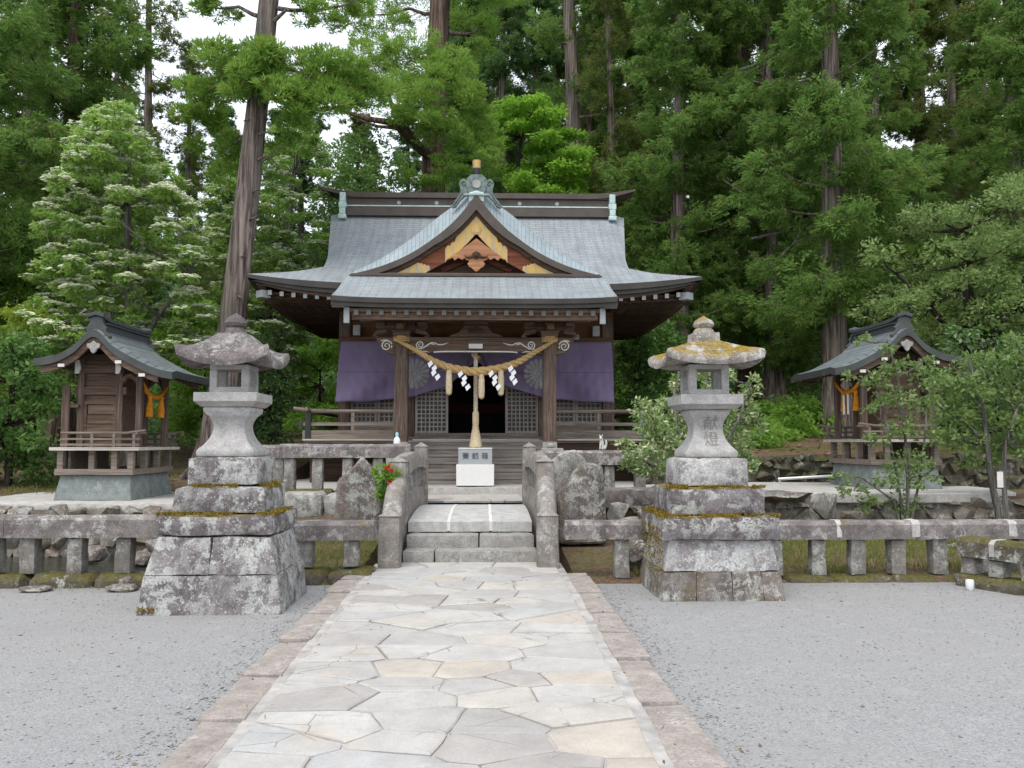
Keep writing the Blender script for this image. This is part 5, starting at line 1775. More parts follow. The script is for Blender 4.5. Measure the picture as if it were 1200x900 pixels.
# bell and bell rope
bell = thing('bell_rope', 'pale twisted bell rope with grip and fringe hanging in the middle of the porch', 'bell rope', (0, 17.5, 1.6))
mb = MB()
for st in range(3):
    mb.tube([(.0 + .022 * math.cos(z * 30 + st * 2.1), 17.5 + .022 * math.sin(z * 30 + st * 2.1), z) for z in [3.55 - i * .02 for i in range(70)]], .026, 6)
mb.build('rope', M['hemp'], bell)
mb = MB(); mb.lathe((0, 17.5, 1.93), [(.03, -.02), (.062, 0), (.066, .1), (.066, .26), (.055, .29), (.03, .30)], n=14)
mb.build('grip', M['straw_pale'], bell)
mb = MB(); mb.lathe((0, 17.5, 1.50), [(.135, 0), (.125, .08), (.10, .22), (.075, .34), (.065, .38), (.07, .41), (.05, .43)], n=22)
mb.v = [tuple(Vector(p) + Vector((nz(p, 25, 1).x * .006, 0, (nz(p, 30, 2).z * .012 if p[2] < 1.52 else 0)))) for p in mb.v]
mb.build('tassel', M['straw_pale'], bell)
mb = MB(); mb.lathe((.03, 17.55, 3.26), [(.02, 0), (.07, .02), (.09, .07), (.085, .13), (.04, .19), (.02, .22)], n=18)
mb.build('bell', M['brass'], bell)
mb = MB(); mb.tube([(-.06, 17.42, 3.43), (-.08, 17.42, 3.38), (-.06, 17.42, 3.33), (-.03, 17.42, 3.40), (0, 17.45, 3.44)], .014, 6); mb.bar((0, 17.3, 3.46), (0, 17.6, 3.50), .05, .05)
mb.build('knot', M['hemp'], bell)

# offering box
ob = thing('offering_box', 'white offering box with a grey lettered stone top, before the wooden steps', 'offering box', (0, 17.25, .73))
mb = MB(); mb.span(-.375, .375, 16.98, 17.44, .735, 1.155)
mb.build('box_body', M['box_white'], ob, bevel=.008)
mb = MB(); mb.span(-.335, .335, 17.02, 17.40, 1.155, 1.46)
mb.build('box_top', M['box_grey'], ob, bevel=.006)
mb = MB(); mb.span(-.337, .337, 17.012, 17.40, 1.46, 1.487)
mb.build('top_rim', M['white_paint'], ob)
for i, ch in enumerate('賽銭箱'):
    text_mesh('lettering', ch, .135, (-.19 + .19 * i, 17.017, 1.318), M['ink'], ob, .003, weight=.001)

# small things near the hall
bt = thing('plastic_bottle', 'small white bottle with pale blue cap standing by the left porch pillar', 'bottle', (-1.52, 16.72, 1.46))
z0 = 1.50
st_ = MB(); st_.span(-1.72, -1.30, 16.62, 16.84, .72, 1.50)
tag(st_.build('pillar_plinth', M['mortar'], None, bevel=.01), 'pale block carrying the bottle before the left porch pillar', 'stone block')
mb = MB(); mb.lathe((-1.52, 16.72, z0), [(.062, 0), (.068, .015), (.068, .13), (.055, .17), (.028, .20), (.028, .215)], n=14)
mb.build('bottle_body', M['white_glaze'], bt)
mb = MB(); mb.lathe((-1.52, 16.72, z0 + .215), [(.032, 0), (.032, .05), (.02, .075)], n=12)
mb.build('bottle_cap', M['blue_cap'], bt)
bt.location = (-1.52, 16.72, 1.46)
st_ = MB(); st_.span(1.30, 1.72, 16.62, 16.84, .72, 1.48)
tag(st_.build('pillar_plinth', M['mortar'], None, bevel=.01), 'pale block carrying a small jar before the right porch pillar', 'stone block')
mb = MB(); mb.lathe((1.48, 16.72, 1.48), [(.06, 0), (.085, .03), (.085, .07), (.05, .10), (.055, .13)], n=14)
tag(mb.build('ceramic_jar', M['mortar'], None), 'small worn jar set on the block before the right porch pillar', 'jar')

# white fox on the right upper fence
p = (2.17, 14.33, 1.46)
fx = bpy.data.meshes.new('fox_figurine')
bm = bmesh.new()
sk = bm.verts.layers.skin.verify()
def sv(co, r):
    v = bm.verts.new(co); v[sk].radius = (r[0], r[1]); return v
hips = sv((.01, .02, .05), (.045, .045)); ch_ = sv((-.01, -.01, .13), (.035, .035)); nk = sv((-.015, -.02, .185), (.024, .024))
hd = sv((-.02, -.03, .225), (.03, .03)); sn = sv((-.025, -.075, .215), (.012, .012))
bm.edges.new((hips, ch_)); bm.edges.new((ch_, nk)); bm.edges.new((nk, hd)); bm.edges.new((hd, sn))
for s in (-1, 1):
    e1 = sv((-.02 + s * .02, -.02, .262), (.012, .010)); e2 = sv((-.02 + s * .026, -.02, .292), (.004, .004)); bm.edges.new((hd, e1)); bm.edges.new((e1, e2))
    l1 = sv((s * .024 - .01, -.035, .08), (.016, .016)); l2 = sv((s * .024 - .01, -.045, .012), (.014, .014)); bm.edges.new((ch_, l1)); bm.edges.new((l1, l2))
    h1 = sv((s * .045 + .01, -.01, .02), (.022, .018)); bm.edges.new((hips, h1))
t1 = sv((.05, .06, .06), (.022, .022)); t2 = sv((.065, .06, .13), (.026, .026)); t3 = sv((.055, .055, .19), (.008, .008))
bm.edges.new((hips, t1)); bm.edges.new((t1, t2)); bm.edges.new((t2, t3))
hips[sk].use_root = True
bm.to_mesh(fx); bm.free()
fo = link_mesh('fox_figurine', fx, M['fox_white'], None, None)
fo.modifiers.new('skin', 'SKIN').use_smooth_shade = True
sd_ = fo.modifiers.new('subd', 'SUBSURF'); sd_.levels = 2; sd_.render_levels = 2
fo.location = p; fo.rotation_euler.z = R(-20); fo.scale = (.9, .9, .92)
tag(fo, 'little white sitting fox figurine on the upper fence right of the bridge', 'figurine')

# galvanised pipe, white cup
mb = MB(); mb.tube([(5.75, 16.1, .90), (6.3, 15.95, .94), (6.95, 15.75, .985)], .028, 10)
mb.tube([(5.78, 16.1, .80), (5.78, 16.1, .905)], .022, 8)
tag(mb.build('metal_pipe', M['galv']), 'thin grey pipe running to the base of the right small shrine', 'pipe')
cp = thing('white_cup', 'small white cup with a sprig standing at the right fence corner', 'cup', (5.46, 9.22, 0))
mb = MB(); mb.lathe((5.46, 9.22, 0), [(.03, 0), (.04, .02), (.045, .08), (.04, .11), (.033, .108), (.03, .03)], n=14)
mb.build('cup_body', M['white_glaze'], cp)

# ================================================================== the two small shrines
def small_shrine(label, loc, rz):
    t = thing('small_shrine', label, 'small shrine', loc, rz, 'small side shrines', built_at=(0, 0, 0))
    mb = MB(); mb.box((0, 0, .20), (1.23, 1.80, .40), tx=.90, ty=.92); mb.build('stone_base', M['granite_green'], t, bevel=.01)
    mb = MB()
    for s in (-1, 1):
        mb.span(-.62, .62, s * .84 - .05, s * .84 + .05, .405, .50)
        mb.span(s * .57 - .05, s * .57 + .05, -.79, .79, .406, .498)
    each(mb, 'sill_beam', M['wood_rail'], t)
    mb = MB()
    for x in (-.56, -.06, .30, .56):
        for s in (-1, 1): mb.span(x - .045, x + .045, s * .80 - .045, s * .80 + .045, .50, .80)
    for y in (-.28, .28): mb.span(.51, .60, y - .045, y + .045, .50, .80)
    mb.span(-.50, -.46, -.7, .7, .5, .8)
    each(mb, 'floor_post', M['wood_rail'], t)
    mb = MB(); mb.span(-.70, .72, -.92, .92, .80, .85); mb.build('floor', M['wood_edge'], t)
    mb = MB()
    for s in (-1, 1):
        mb = MB()
        y = s * .86
        mb.span(-.55, .70, y - .02, y + .02, .875, .91); mb.span(-.55, .72, y - .018, y + .018, .97, 1.0); mb.tube([(-.55, y, 1.08), (.5, y, 1.08), (.80, y, 1.12)], .022, 7)
        for x in (-.05, .30, .62): mb.span(x - .022, x + .022, y - .019, y + .019, .86, 1.07)
        mb.tube([(.66, s * .88, 1.08), (.66, s * .5, 1.08)], .022, 7)
        mb.build('railing', M['wood_rail'], t)
    # core
    mb = MB()
    mb.span(-.42, .24, -.50, -.45, .86, 2.40); mb.span(-.42, .24, .45, .50, .86, 2.40); mb.span(-.42, -.37, -.45, .45, .86, 2.4)
    mb.span(.19, .238, -.45, .45, .86, 2.2)
    each(mb, 'wall', M['wood'], t)
    mb = MB()
    for x in (-.40, .23):
        for s in (-1, 1): mb.span(x - .055, x + .055, s * .50 - .055, s * .50 + .055, .85, 2.36)
    for s in (-1, 1):
        mb.span(.57 - .05, .57 + .05, s * .55 - .05, s * .55 + .05, .85, 2.10)
        mb.span(-.62 - .04, -.54, s * .62 - .03, s * .62 + .03, .50, 1.86)
    each(mb, 'post', M['wood_v'], t, bevel=.008)
    mb = MB()
    for s in (-1, 1):
        y = s * .52
        mb.span(-.50, .34, y - .03, y + .03, 1.72, 1.84); mb.span(-.34, .17, y - .02, y + .02, 1.02, 1.07); mb.span(-.34, .17, y - .022, y + .022, 1.56, 1.62)
        mb.span(-.345, -.30, y - .021, y + .021, 1.07, 1.56); mb.span(.13, .175, y - .021, y + .021, 1.07, 1.56)
        mb.span(-.45, .30, y - .04, y + .04, 2.08, 2.2)
        for k in range(3): mb.span(-.30 + .01 * k, .13, y - .013, y + .013, 1.08 + .16 * k, 1.225 + .16 * k)
        # curved rainbow beam from core to front post
        pts = [(.26, s * .53, 1.92), (.34, s * .54, 2.02), (.42, s * .55, 2.03), (.50, s * .55, 1.98), (.56, s * .55, 1.90)]
        mb.tube(pts, .05, 6)
        mb.span(-.60, -.40, s * .60 - .02, s * .60 + .02, 1.50, 1.56)
    mb.span(.52, .62, -.70, .70, 2.05, 2.16)
    mb.span(.20, .28, -.45, .45, 1.7, 1.8)
    each(mb, 'beam', M['wood'], t)
    # roof
    pf = curve1([(-.93, 2.29), (-.62, 2.37), (-.32, 2.53), (0, 2.80), (.32, 2.53), (.72, 2.30), (1.02, 2.16), (1.27, 2.08)])
    X = [-.93 + 2.2 * i / 44 for i in range(45)]
    Y = [-1.06, -1.02, -.94, -.84, -.6, -.3, 0, .3, .6, .84, .94, 1.02, 1.06]
    ac = [0]
    for a, b in zip(X, X[1:]): ac.append(ac[-1] + math.hypot(b - a, pf(b) - pf(a)))
    dr = lambda y: -.06 * smooth(.80, 1.06, abs(y))
    kk = lambda x, y: .04 * max(0, (abs(x - .17) - .6) / .5) ** 2 * (abs(y) / 1.06) ** 4
    mb = MB()
    mb.slab([[(x, y, pf(x) + dr(y) + kk(x, y)) for y in Y] for x in X], .12, [[(y, ac[i]) for y in Y] for i, x in enumerate(X)], mi=(0, 1, 1))
    rf = mb.build('roof', [M['roof_small'], M['edge_small']], t, sharp=45)
    mb = MB()
    for s in (-1, 1):
        for th, off, yy, x0, x1 in ((.15, .17, 1.0, -.84, 1.02), (.06, .118, 1.03, -.88, 1.2)):
            XX = [x0 + (x1 - x0) * i / 40 for i in range(41)]
            P = [[(x, s * yy, pf(x) - off), (x, s * (yy - .05), pf(x) - off)] for x in XX]
            mb.slab(P, lambda i, j: th * (1 - .35 * abs(XX[i] - .1)), mi=(0, 0, 0))
    each(mb, 'bargeboard', M['wood'], rf)
    mb = MB()
    for k in range(11):
        y = -.9 + .18 * k
        XX = [-.80, -.5, -.3, 0, .3, .7, 1.1]
        mb.tube([(x, y, pf(x) - .15) for x in XX], .03, 4)
    each(mb, 'rafter', M['wood_dark'], rf)
    mb = MB()
    for s in (-1, 1):
        for x in (-.50, .40, .78): mb.box((x, s * 1.03, pf(x) - .26), (.10, .02, .05), ry=-.0)
        for x in (-.42, .24): mb.prism([(x - .04, 2.06), (x + .02, 2.06), (x + .05, 2.15), (x + .02, 2.28), (x - .04, 2.28)], s * .62, s * .66)
    each(mb, 'metal_cap', M['white_paint'], rf)
    for s in (-1, 1):
        d = [(0, 2.56), (.05, 2.52), (.11, 2.51), (.10, 2.45), (.05, 2.42), (.045, 2.39), (0, 2.345)]
        mb = MB(); mb.prism(d + [(-a, b) for a, b in reversed(d[1:-1])], s * 1.005, s * 1.045)
        mb.build('gable_pendant', M['mortar'], rf, bevel=.01)
    # ridge
    mb = MB()
    mb.span(-.13, .13, -.84, .84, 2.70, 2.84)
    mb.span(-.165, .165, -.87, .87, 2.84, 2.865)
    mb.span(-.09, .09, -.86, .86, 2.865, 2.925)
    P = [[(x, y, 2.985 + .06 * (abs(y) / 1.0) ** 6 - abs(x) * .3) for x in (-.13, -.06, 0, .06, .13)] for y in [-1.0 + .1 * i for i in range(21)]]
    mb.slab(P, .06, mi=(0, 0, 0))
    rg = mb.build('ridge', M['roof_small'], t, bevel=.006)
    for s in (-1, 1):
        mb = MB()
        h = [(0, 2.97), (.09, 2.96), (.11, 2.91), (.10, 2.87), (.13, 2.82), (.17, 2.78), (.15, 2.73), (.19, 2.68), (.24, 2.64), (.19, 2.60), (.10, 2.66), (0, 2.70)]
        mb.prism(h + [(-a, b) for a, b in reversed(h[1:-1])], s * .88, s * .96)
        mb.build('ridge_end', M['edge_small'], rg, bevel=.012)
    return t
ssl = small_shrine('small weathered shrine on the left with dark green roof, facing the path', (-6.09, 14.86, .665), 0)
ssr = copy_tree(ssl)
ssr.location = (7.42, 15.36, .80); ssr.rotation_euler = (0, 0, PI)
ssr['label'] = 'small weathered shrine on the right, half hidden behind slender trees'

def swag(label, base, s):
    """orange cloth looped under the eaves of a small shrine"""
    t = thing('orange_swag', label, 'cloth swag', base, 0, 'orange swags of the small shrines')
    bx, by, bz = base
    mb = MB()
    pts = [(bx, by + d, bz + 1.92 - .22 * (1 - (d / .55) ** 2)) for d in [-.55 + .11 * i for i in range(11)]]
    mb.tube(pts, [.028 + .022 * (1 - abs(i - 5) / 5) for i in range(11)], 8, jit=.3, seed=s)
    mb.build('cloth_loop', M['orange'], t)
    for d in (-.26, .24):
        mb = MB(); mb.lathe((bx + .02, by + d, bz + 1.36), [(.06, 0), (.055, .10), (.04, .24), (.03, .31), (.045, .34), (.02, .38)], n=10)
        mb.v = [tuple(Vector(p) + nz(p, 12, s) * .018) for p in mb.v]
        mb.build('tassel', M['orange'], t)
    return t
swag('orange cloth swag under the eaves of the left small shrine', (-6.09 + .60, 14.86, .665), 1)
w = swag('orange cloth swag with white strips on the right small shrine', (7.42 - .60, 15.36, .80), 2)
for d in (-.12, .06):
    mb = MB(); mb.box((7.42 - .66, 15.36 + d, .80 + 1.48), (.012, .05, .36)); mb.build('paper_strip', M['paper'], w)
# ================================================================== plants
RN = np.random.default_rng(42)
def unit(a): return a / np.maximum(1e-6, np.linalg.norm(a, axis=1, keepdims=True))

class LV:
    """collects leaves (flat pointed quads) and links them as one mesh"""
    def __init__(s): s.c, s.d, s.n, s.l, s.w = [], [], [], [], []
    def add(s, c, d, n, l, w):
        k = len(c)
        s.c.append(np.asarray(c, float)); s.d.append(unit(np.asarray(d, float))); s.n.append(unit(np.asarray(n, float)))
        s.l.append(np.broadcast_to(l, k).astype(float)); s.w.append(np.broadcast_to(w, k).astype(float))
    def count(s): return sum(len(c) for c in s.c)
    def build(s, name, mat, parent=None, origin=None, mid=.45):
        c, d, n = np.vstack(s.c), np.vstack(s.d), np.vstack(s.n)
        l, w = np.concatenate(s.l)[:, None], np.concatenate(s.w)[:, None]
        o0 = np.array(origin if origin is not None else (ORI[parent.name] if parent is not None else (0, 0, 0)))
        c = c - o0
        sd = unit(np.cross(d, n))
        k = len(c)
        V = np.empty((k, 4, 3))
        V[:, 0] = c; V[:, 1] = c + d * l * mid + sd * w / 2; V[:, 2] = c + d * l; V[:, 3] = c + d * l * mid - sd * w / 2
        me = bpy.data.meshes.new(name)
        me.vertices.add(4 * k); me.vertices.foreach_set('co', V.ravel())
        me.loops.add(4 * k); me.loops.foreach_set('vertex_index', np.arange(4 * k, dtype=np.int32))
        me.polygons.add(k); me.polygons.foreach_set('loop_start', np.arange(0, 4 * k, 4, dtype=np.int32))
        me.polygons.foreach_set('loop_total', np.full(k, 4, dtype=np.int32))
        me.update()
        return link_mesh(name, me, mat, parent, None)
    # ---- clumps
    def cedar_pad(s, c, r, n, out=(0, 0, 0), l=(.13, .26), w=(.022, .038), up=.35):
        """feathery cedar clump: blades springing outwards and up from an uneven pad"""
        c = np.array(c); r = np.array(r)
        u = unit(RN.normal(size=(n, 3)))
        rad = RN.uniform(.25, 1.0, n) ** .5
        # break the outline into tufts
        tuft = unit(RN.normal(size=(max(5, n // 26), 3)))
        near = tuft[RN.integers(0, len(tuft), n)]
        u = unit(u * .42 + near)
        p = c + u * rad[:, None] * r
        d = u * np.array([1, 1, .5]) * .8 + np.array(out) * .5 + RN.normal(size=(n, 3)) * .38 + np.array([0, 0, up])
        s.add(p, d, RN.normal(size=(n, 3)), RN.uniform(*l, n), RN.uniform(*w, n))
    def leaf_pad(s, c, r, n, l=(.07, .13), asp=.5, flat=.6, droop=-.15, shell=.45):
        """broad leaves over an uneven clump"""
        c = np.array(c); r = np.array(r)
        u = unit(RN.normal(size=(n, 3)))
        tuft = unit(RN.normal(size=(max(4, n // 16), 3)))
        u = unit(u * .5 + tuft[RN.integers(0, len(tuft), n)])
        p = c + u * (RN.uniform(shell ** 2, 1, n) ** .5)[:, None] * r
        d = u * np.array([1, 1, .4]) + RN.normal(size=(n, 3)) * .6 + np.array([0, 0, droop])
        nn = RN.normal(size=(n, 3)) * (1 - flat) + np.array([0, 0, 1]) * flat + u * .25
        ll = RN.uniform(*l, n)
        s.add(p, d, nn, ll, ll * asp * RN.uniform(.8, 1.2, n))

# ------------------------------------------------------------------ cedar kinds (shared meshes)
def cedar_meshes(seed, h, rt, h0, Rc, nl, per, mat, dens=1.0, lean=0.0, bark='bark_cedar', bl=1.0, top=None):
    """trunk with limbs and a layered crown of drooping clumps, standing on the origin"""
    rn = random.Random(seed)
    T = MB(); L = LV()
    pts, rad = [], []
    for i in range(13):
        z = h * i / 12
        pts.append((lean * z + .08 * math.sin(z * .5 + seed), .06 * math.cos(z * .4 + seed), z - .3))
        rad.append(rt * (1 - .80 * i / 12) * (1.45 if i == 0 else 1.0))
    T.tube(pts, rad, 12, jit=.10, seed=seed)
    def axis(z):
        f = min(11.99, max(0, z / h * 12)); i = int(f); a, b = Vector(pts[i]), Vector(pts[i + 1])
        return a + (b - a) * (f - i)
    for k in range(nl):
        f = (k + rn.random() * .8) / nl
        z = h0 + (h - h0) * f
        az = rn.uniform(0, 2 * PI)
        ln = Rc * (1 - f * .8) * rn.uniform(.55, 1.1) * (1 if f > .1 else .8)
        a = axis(z + .3)
        drop = rn.uniform(-.35, .02)
        P = []
        for i in range(6):
            t = i / 5
            P.append(a + Vector((math.cos(az + .2 * t) * ln * t, math.sin(az + .2 * t) * ln * t, ln * (drop * t + .34 * t * t))))
        T.tube(P, [max(.012, .045 * (1 - t * .17) * (rt / .35) * (1 - f * .5)) for t in range(6)], 5, cap=False)
        if rn.random() < .07: continue
        for j in range(int(per * 1.5)):
            t = rn.uniform(.26, 1.0)
            i = min(4, int(t * 5)); q = P[i] + (P[i + 1] - P[i]) * (t * 5 - i)
            s = rn.uniform(.22, .46) * (.75 + .5 * t) * (1 - .3 * f)
            q = q + Vector((rn.gauss(0, .24), rn.gauss(0, .24), rn.gauss(-.14, .18)))
            L.cedar_pad(q, (s, s, s * .8), int(rn.uniform(130, 190) * dens), (math.cos(az), math.sin(az), -.3), l=(.10 * bl, .21 * bl), w=(.028 * bl, .048 * bl), up=-.12)
    tr = T.build('trunk', M[bark], None, sharp=60)
    cr = L.build('crown', M[mat])
    return tr, cr
PROTO = {}
def proto(key, *a, **k):
    tr, cr = cedar_meshes(*a, **k)
    PROTO[key] = (tr.data, cr.data)
    bpy.data.objects.remove(tr); bpy.data.objects.remove(cr)
proto('full', 1, 22, .36, 1.6, 3.2, 100, 9, 'cedar', 1.0)
proto('full_b', 2, 24, .40, 2.6, 3.4, 96, 9, 'cedar_c', 1.0, bark='bark_red')
proto('high', 3, 25, .40, 7.0, 3.0, 72, 8, 'cedar_b', 1.0)
proto('mid', 4, 23, .33, 4.0, 3.0, 84, 9, 'cedar', 1.0, bark='bark_red')
proto('bare', 5, 26, .36, 9.5, 3.0, 56, 8, 'cedar_c', .9)
proto('sparse', 8, 24, .30, 6.0, 2.7, 46, 6, 'cedar_c', .75)
proto('sparse_b', 9, 26, .40, 9.0, 3.0, 46, 6, 'cedar', .8)
proto('foot', 10, 23, .37, 3.4, 3.2, 92, 9, 'cedar', 1.0, bark='bark_cedar')
proto('far', 6, 24, .36, 2.0, 3.6, 80, 8, 'cedar_b', .62, bl=1.55, bark='bark_dark')
proto('far_bare', 7, 25, .34, 7.0, 3.3, 56, 7, 'cedar_c', .62, bl=1.55)

def place(key, name, label, x, y, s=1.0, rz=0.0, sz=1.0, group=None, cat='tree', tilt=0.0):
    t = thing(name, label, cat, (x, y, tz(x, y) - .05), rz, group)
    t.scale = (s, s, s * sz); t.rotation_euler.y = tilt
    for nm, me in zip(('trunk', 'crown'), PROTO[key]):
        o = bpy.data.objects.new(nm, me); col.objects.link(o); o.parent = t
    return t

near = [  # (pixel column at the base, distance, kind, scale, stretch, label)
    (-60, 21, 'mid', 1.0, 1, 'dark cedar cut by the left edge of the photo, behind the lime shrub'),
    (72, 25, 'mid', 1.05, 1.0, 'dark bushy cedar at far left behind the flowering dogwood'),
    (20, 29, 'full', 1.0, 1, 'dense cedar at far left, behind the cedar cut by the edge'),
    (162, 35, 'sparse', .95, 1.05, 'thin tall cedar standing against the sky gap at upper left'),
    (214, 37, 'sparse', .80, .85, 'bronze tinted cedar right of the thin one against the sky gap'),
    (122, 40, 'sparse', .9, 1, 'slim cedar left of the thin one against the sky gap'),
    (262, 44, 'far', .7, .8, 'shorter cedar seen between dogwood and leaning trunk'),
    (415, 46, 'far_bare', .72, .85, 'slender cedar low behind the left end of the hall ridge'),
    (588, 36, 'high', .95, 1, 'dark cedar straight above the gable ornament'),
    (548, 39, 'far', .95, 1, 'dark cedar just left of the gable ornament, behind the bright boughs'),
    (628, 40, 'high', .95, 1, 'dark cedar above the bright maple, left of the big grey trunk'),
    (672, 32, 'sparse_b', 1.15, 1, 'cedar with a thick grey trunk rising over the right half of the ridge'),
    (692, 36, 'sparse', .80, 1.1, 'thin dark cedar close behind the thick grey trunk'),
    (717, 30, 'sparse', .78, 1.15, 'straight reddish cedar trunk above the right end of the ridge'),
    (741, 35, 'mid', .95, 1, 'cedar hung with foliage just right of the straight reddish trunk'),
    (570, 43, 'mid', 1.0, 1, 'cedar filling the gap far behind the gable ornament'),
    (652, 44, 'mid', 1.05, 1, 'cedar far back between the bright maple and the thick grey trunk'),
    (702, 42, 'full', 1.0, 1, 'cedar far back between the thick grey trunk and the straight reddish one'),
    (770, 40, 'mid', 1.05, 1, 'tall cedar behind the right end of the hall ridge'),
    (350, 44, 'far', .80, .85, 'dark cedar far back just right of the leaning trunk'),
    (838, 29, 'mid', .82, 1.1, 'cedar with a thin pale trunk and mossy green boughs, right of the hall'),
    (800, 26.5, 'full', .92, 1, 'bushy cedar drooping to the ground just right of the hall eave'),
    (880, 33, 'full_b', 1.1, 1, 'massive red-barked cedar behind the right lantern'),
    (908, 27, 'full', .95, 1.05, 'drooping cedar between the right lantern and the right small shrine'),
    (935, 31, 'full_b', .95, 1.0, 'red-barked cedar with dead limbs, right of the massive one'),
    (982, 22.5, 'foot', 1.0, 1.0, 'cedar with a thick bare foot just left of the right small shrine'),
    (1035, 30, 'full', 1.0, 1, 'dense cedar above the roof of the right small shrine'),
    (1090, 34, 'full_b', 1.0, 1, 'bronze cedar above the round broadleaf tree'),
    (1130, 38, 'far_bare', 1.0, 1, 'slim pale-trunked cedar against the sky at upper right'),
    (1165, 40, 'far_bare', .95, 1, 'second slim pale-trunked cedar, right of the first at upper right'),
    (1200, 30, 'full', 1.0, 1, 'dense cedar at the right edge above the broadleaf tree'),
    (1265, 25, 'mid', 1.0, 1, 'cedar reaching in over the upper right corner'),
]
rn = random.Random(77)
for u, Y, key, s, sz, lab in near:
    p = at(u, 480, Y)
    place(key, 'cedar_tree', lab, p.x, Y, s, rn.uniform(0, 6.28), sz, 'tall cedars behind the shrines')
def dead_limb(label_part, tree_label, pts, r):
    t = next(o for o in col.objects if o.get('label') == tree_label)
    T = MB(); T.tube([at(*p) for p in pts], [r * (1 - .7 * i / (len(pts) - 1)) for i in range(len(pts))], 6, jit=.15, seed=len(pts))
    for i in range(1, len(pts) - 1):
        a = at(*pts[i]); sg = 1 if i % 2 else -1
        T.tube([a, a + Vector((.25 * sg, -.05, .12)), a + Vector((.5 * sg, -.1, .10))], [r * .5, r * .35, r * .15], 5)
    o = T.build('dead_limb', M['bark_grey'], None, sharp=60)
    o.parent = t
    o.matrix_parent_inverse = Matrix.LocRotScale(t.location, t.rotation_euler, t.scale).inverted()
LB = {n[5].split(',')[0]: n[5] for n in near}
for lab, pts, r in [('red-barked cedar with dead limbs', [(978, 160, 26.5), (1000, 200, 26), (1018, 235, 25.8), (1030, 262, 25.6)], .05), ('red-barked cedar with dead limbs', [(940, 45, 27), (950, 75, 26.6), (962, 95, 26.5)], .05),
                    ('drooping cedar between the right lantern and the right small shrine', [(880, 280, 23.5), (915, 272, 23), (948, 256, 23)], .035), ('drooping cedar between the right lantern and the right small shrine', [(915, 300, 23), (930, 285, 22.8), (940, 268, 22.8)], .03),
                    ('dense cedar above the roof of the right small shrine', [(1010, 175, 26), (1035, 205, 25.8), (1052, 232, 25.6)], .035), ('cedar with a thin pale trunk and mossy green boughs', [(868, 82, 25), (900, 72, 24.8), (935, 50, 24.6)], .05)]:
    dead_limb('dead_limb', LB[lab.split(',')[0]], pts, r)
k = 0
for row, (Y, n, x0, x1) in enumerate([(45, 13, -34, 30), (52, 14, -40, 38), (60, 16, -46, 44), (70, 16, -54, 52)]):
    for i in range(n):
        x = x0 + (x1 - x0) * (i + rn.uniform(.15, .85)) / n
        y = Y + rn.uniform(-3, 3)
        u = 570 + (x - .22) / y * 1000
        if 285 < u < 440 and Y < 58: continue                     # sky gap over the left half of the hall
        place('far_bare' if rn.random() < .35 else 'far', 'cedar_tree', 'distant dark cedar in the crowded forest behind the near cedars', x, y, rn.uniform(.85, 1.15) * (.30 * y / 24) * (.85 if u < 440 else 1.0),
              rn.uniform(0, 6.28), 1, 'distant cedars filling the forest')

# ------------------------------------------------------------------ the big leaning cedar and its neighbour with the bright boughs
def custom_cedar(label, spine, rad, pads, limbs, mat, bark, dens=1.0, flare=None):
    base = spine[0]
    t = thing('cedar_tree', label, 'tree', base, 0, 'tall cedars behind the shrines')
    T = MB(); T.tube(spine, rad, 18, jit=.09, seed=4)
    for P, r in limbs: T.tube(P, [r * (1 - .8 * i / (len(P) - 1)) for i in range(len(P))], 7, cap=False)
    for P, r in (flare or []): T.tube(P, [r * (1.2 - .9 * i / (len(P) - 1)) for i in range(len(P))], 8)
    T.build('trunk', M[bark], t, sharp=60)
    L = LV()
    for c, r, n in pads:
        for _ in range(7):
            q = np.array(c) + RN.normal(size=3) * np.array(r) * .48
            k = RN.uniform(.42, .62)
            L.cedar_pad(q, np.array(r) * k, int(n * dens * 1.7), (0, 0, 0), l=(.08, .17), w=(.020, .034), up=.40)
    L.build('crown', M[mat], t)
    return t
def pad(u, v, Y, ru, rv, n=420):
    k = Y / 1000
    return (tuple(at(u, v, Y)), (ru * k, ru * k * .85, rv * k), int(n * (ru * rv) / 900))
YA = 18.6
spA = [at(252, 545, YA), at(256, 500, YA), at(266, 430, YA), at(273, 370, YA), at(281, 300, YA), at(291, 220, YA), at(301, 130, YA), at(309, 60, YA), at(317, -20, YA), at(326, -120, YA), at(336, -260, YA)]
spA[0].z = tz(spA[0].x, YA) - .2
rdA = [.44, .37, .305, .275, .262, .25, .235, .22, .205, .19, .14]
padsA = [pad(*a) for a in [(268, 78, 18.4, 40, 20), (300, 70, 17.8, 40, 20), (335, 72, 18.2, 34, 18), (252, 105, 19, 34, 22), (285, 100, 17.9, 34, 18), (360, 92, 17.8, 32, 20), (330, 105, 17.5, 26, 15),
    (395, 88, 18.2, 40, 24), (370, 118, 17.8, 36, 20), (410, 118, 18.5, 34, 20), (345, 140, 17.8, 22, 12), (430, 92, 18.8, 30, 20), (255, 150, 19.6, 26, 26), (272, 178, 20, 26, 20), (240, 128, 19.6, 22, 20), (338, 165, 18.6, 20, 10),
    (250, 10, 19, 26, 12), (365, 15, 18.5, 30, 14), (410, 8, 19, 30, 12), (300, -60, 18.5, 70, 30), (350, -90, 19, 60, 30), (230, -70, 19, 60, 30)]]
lm = []
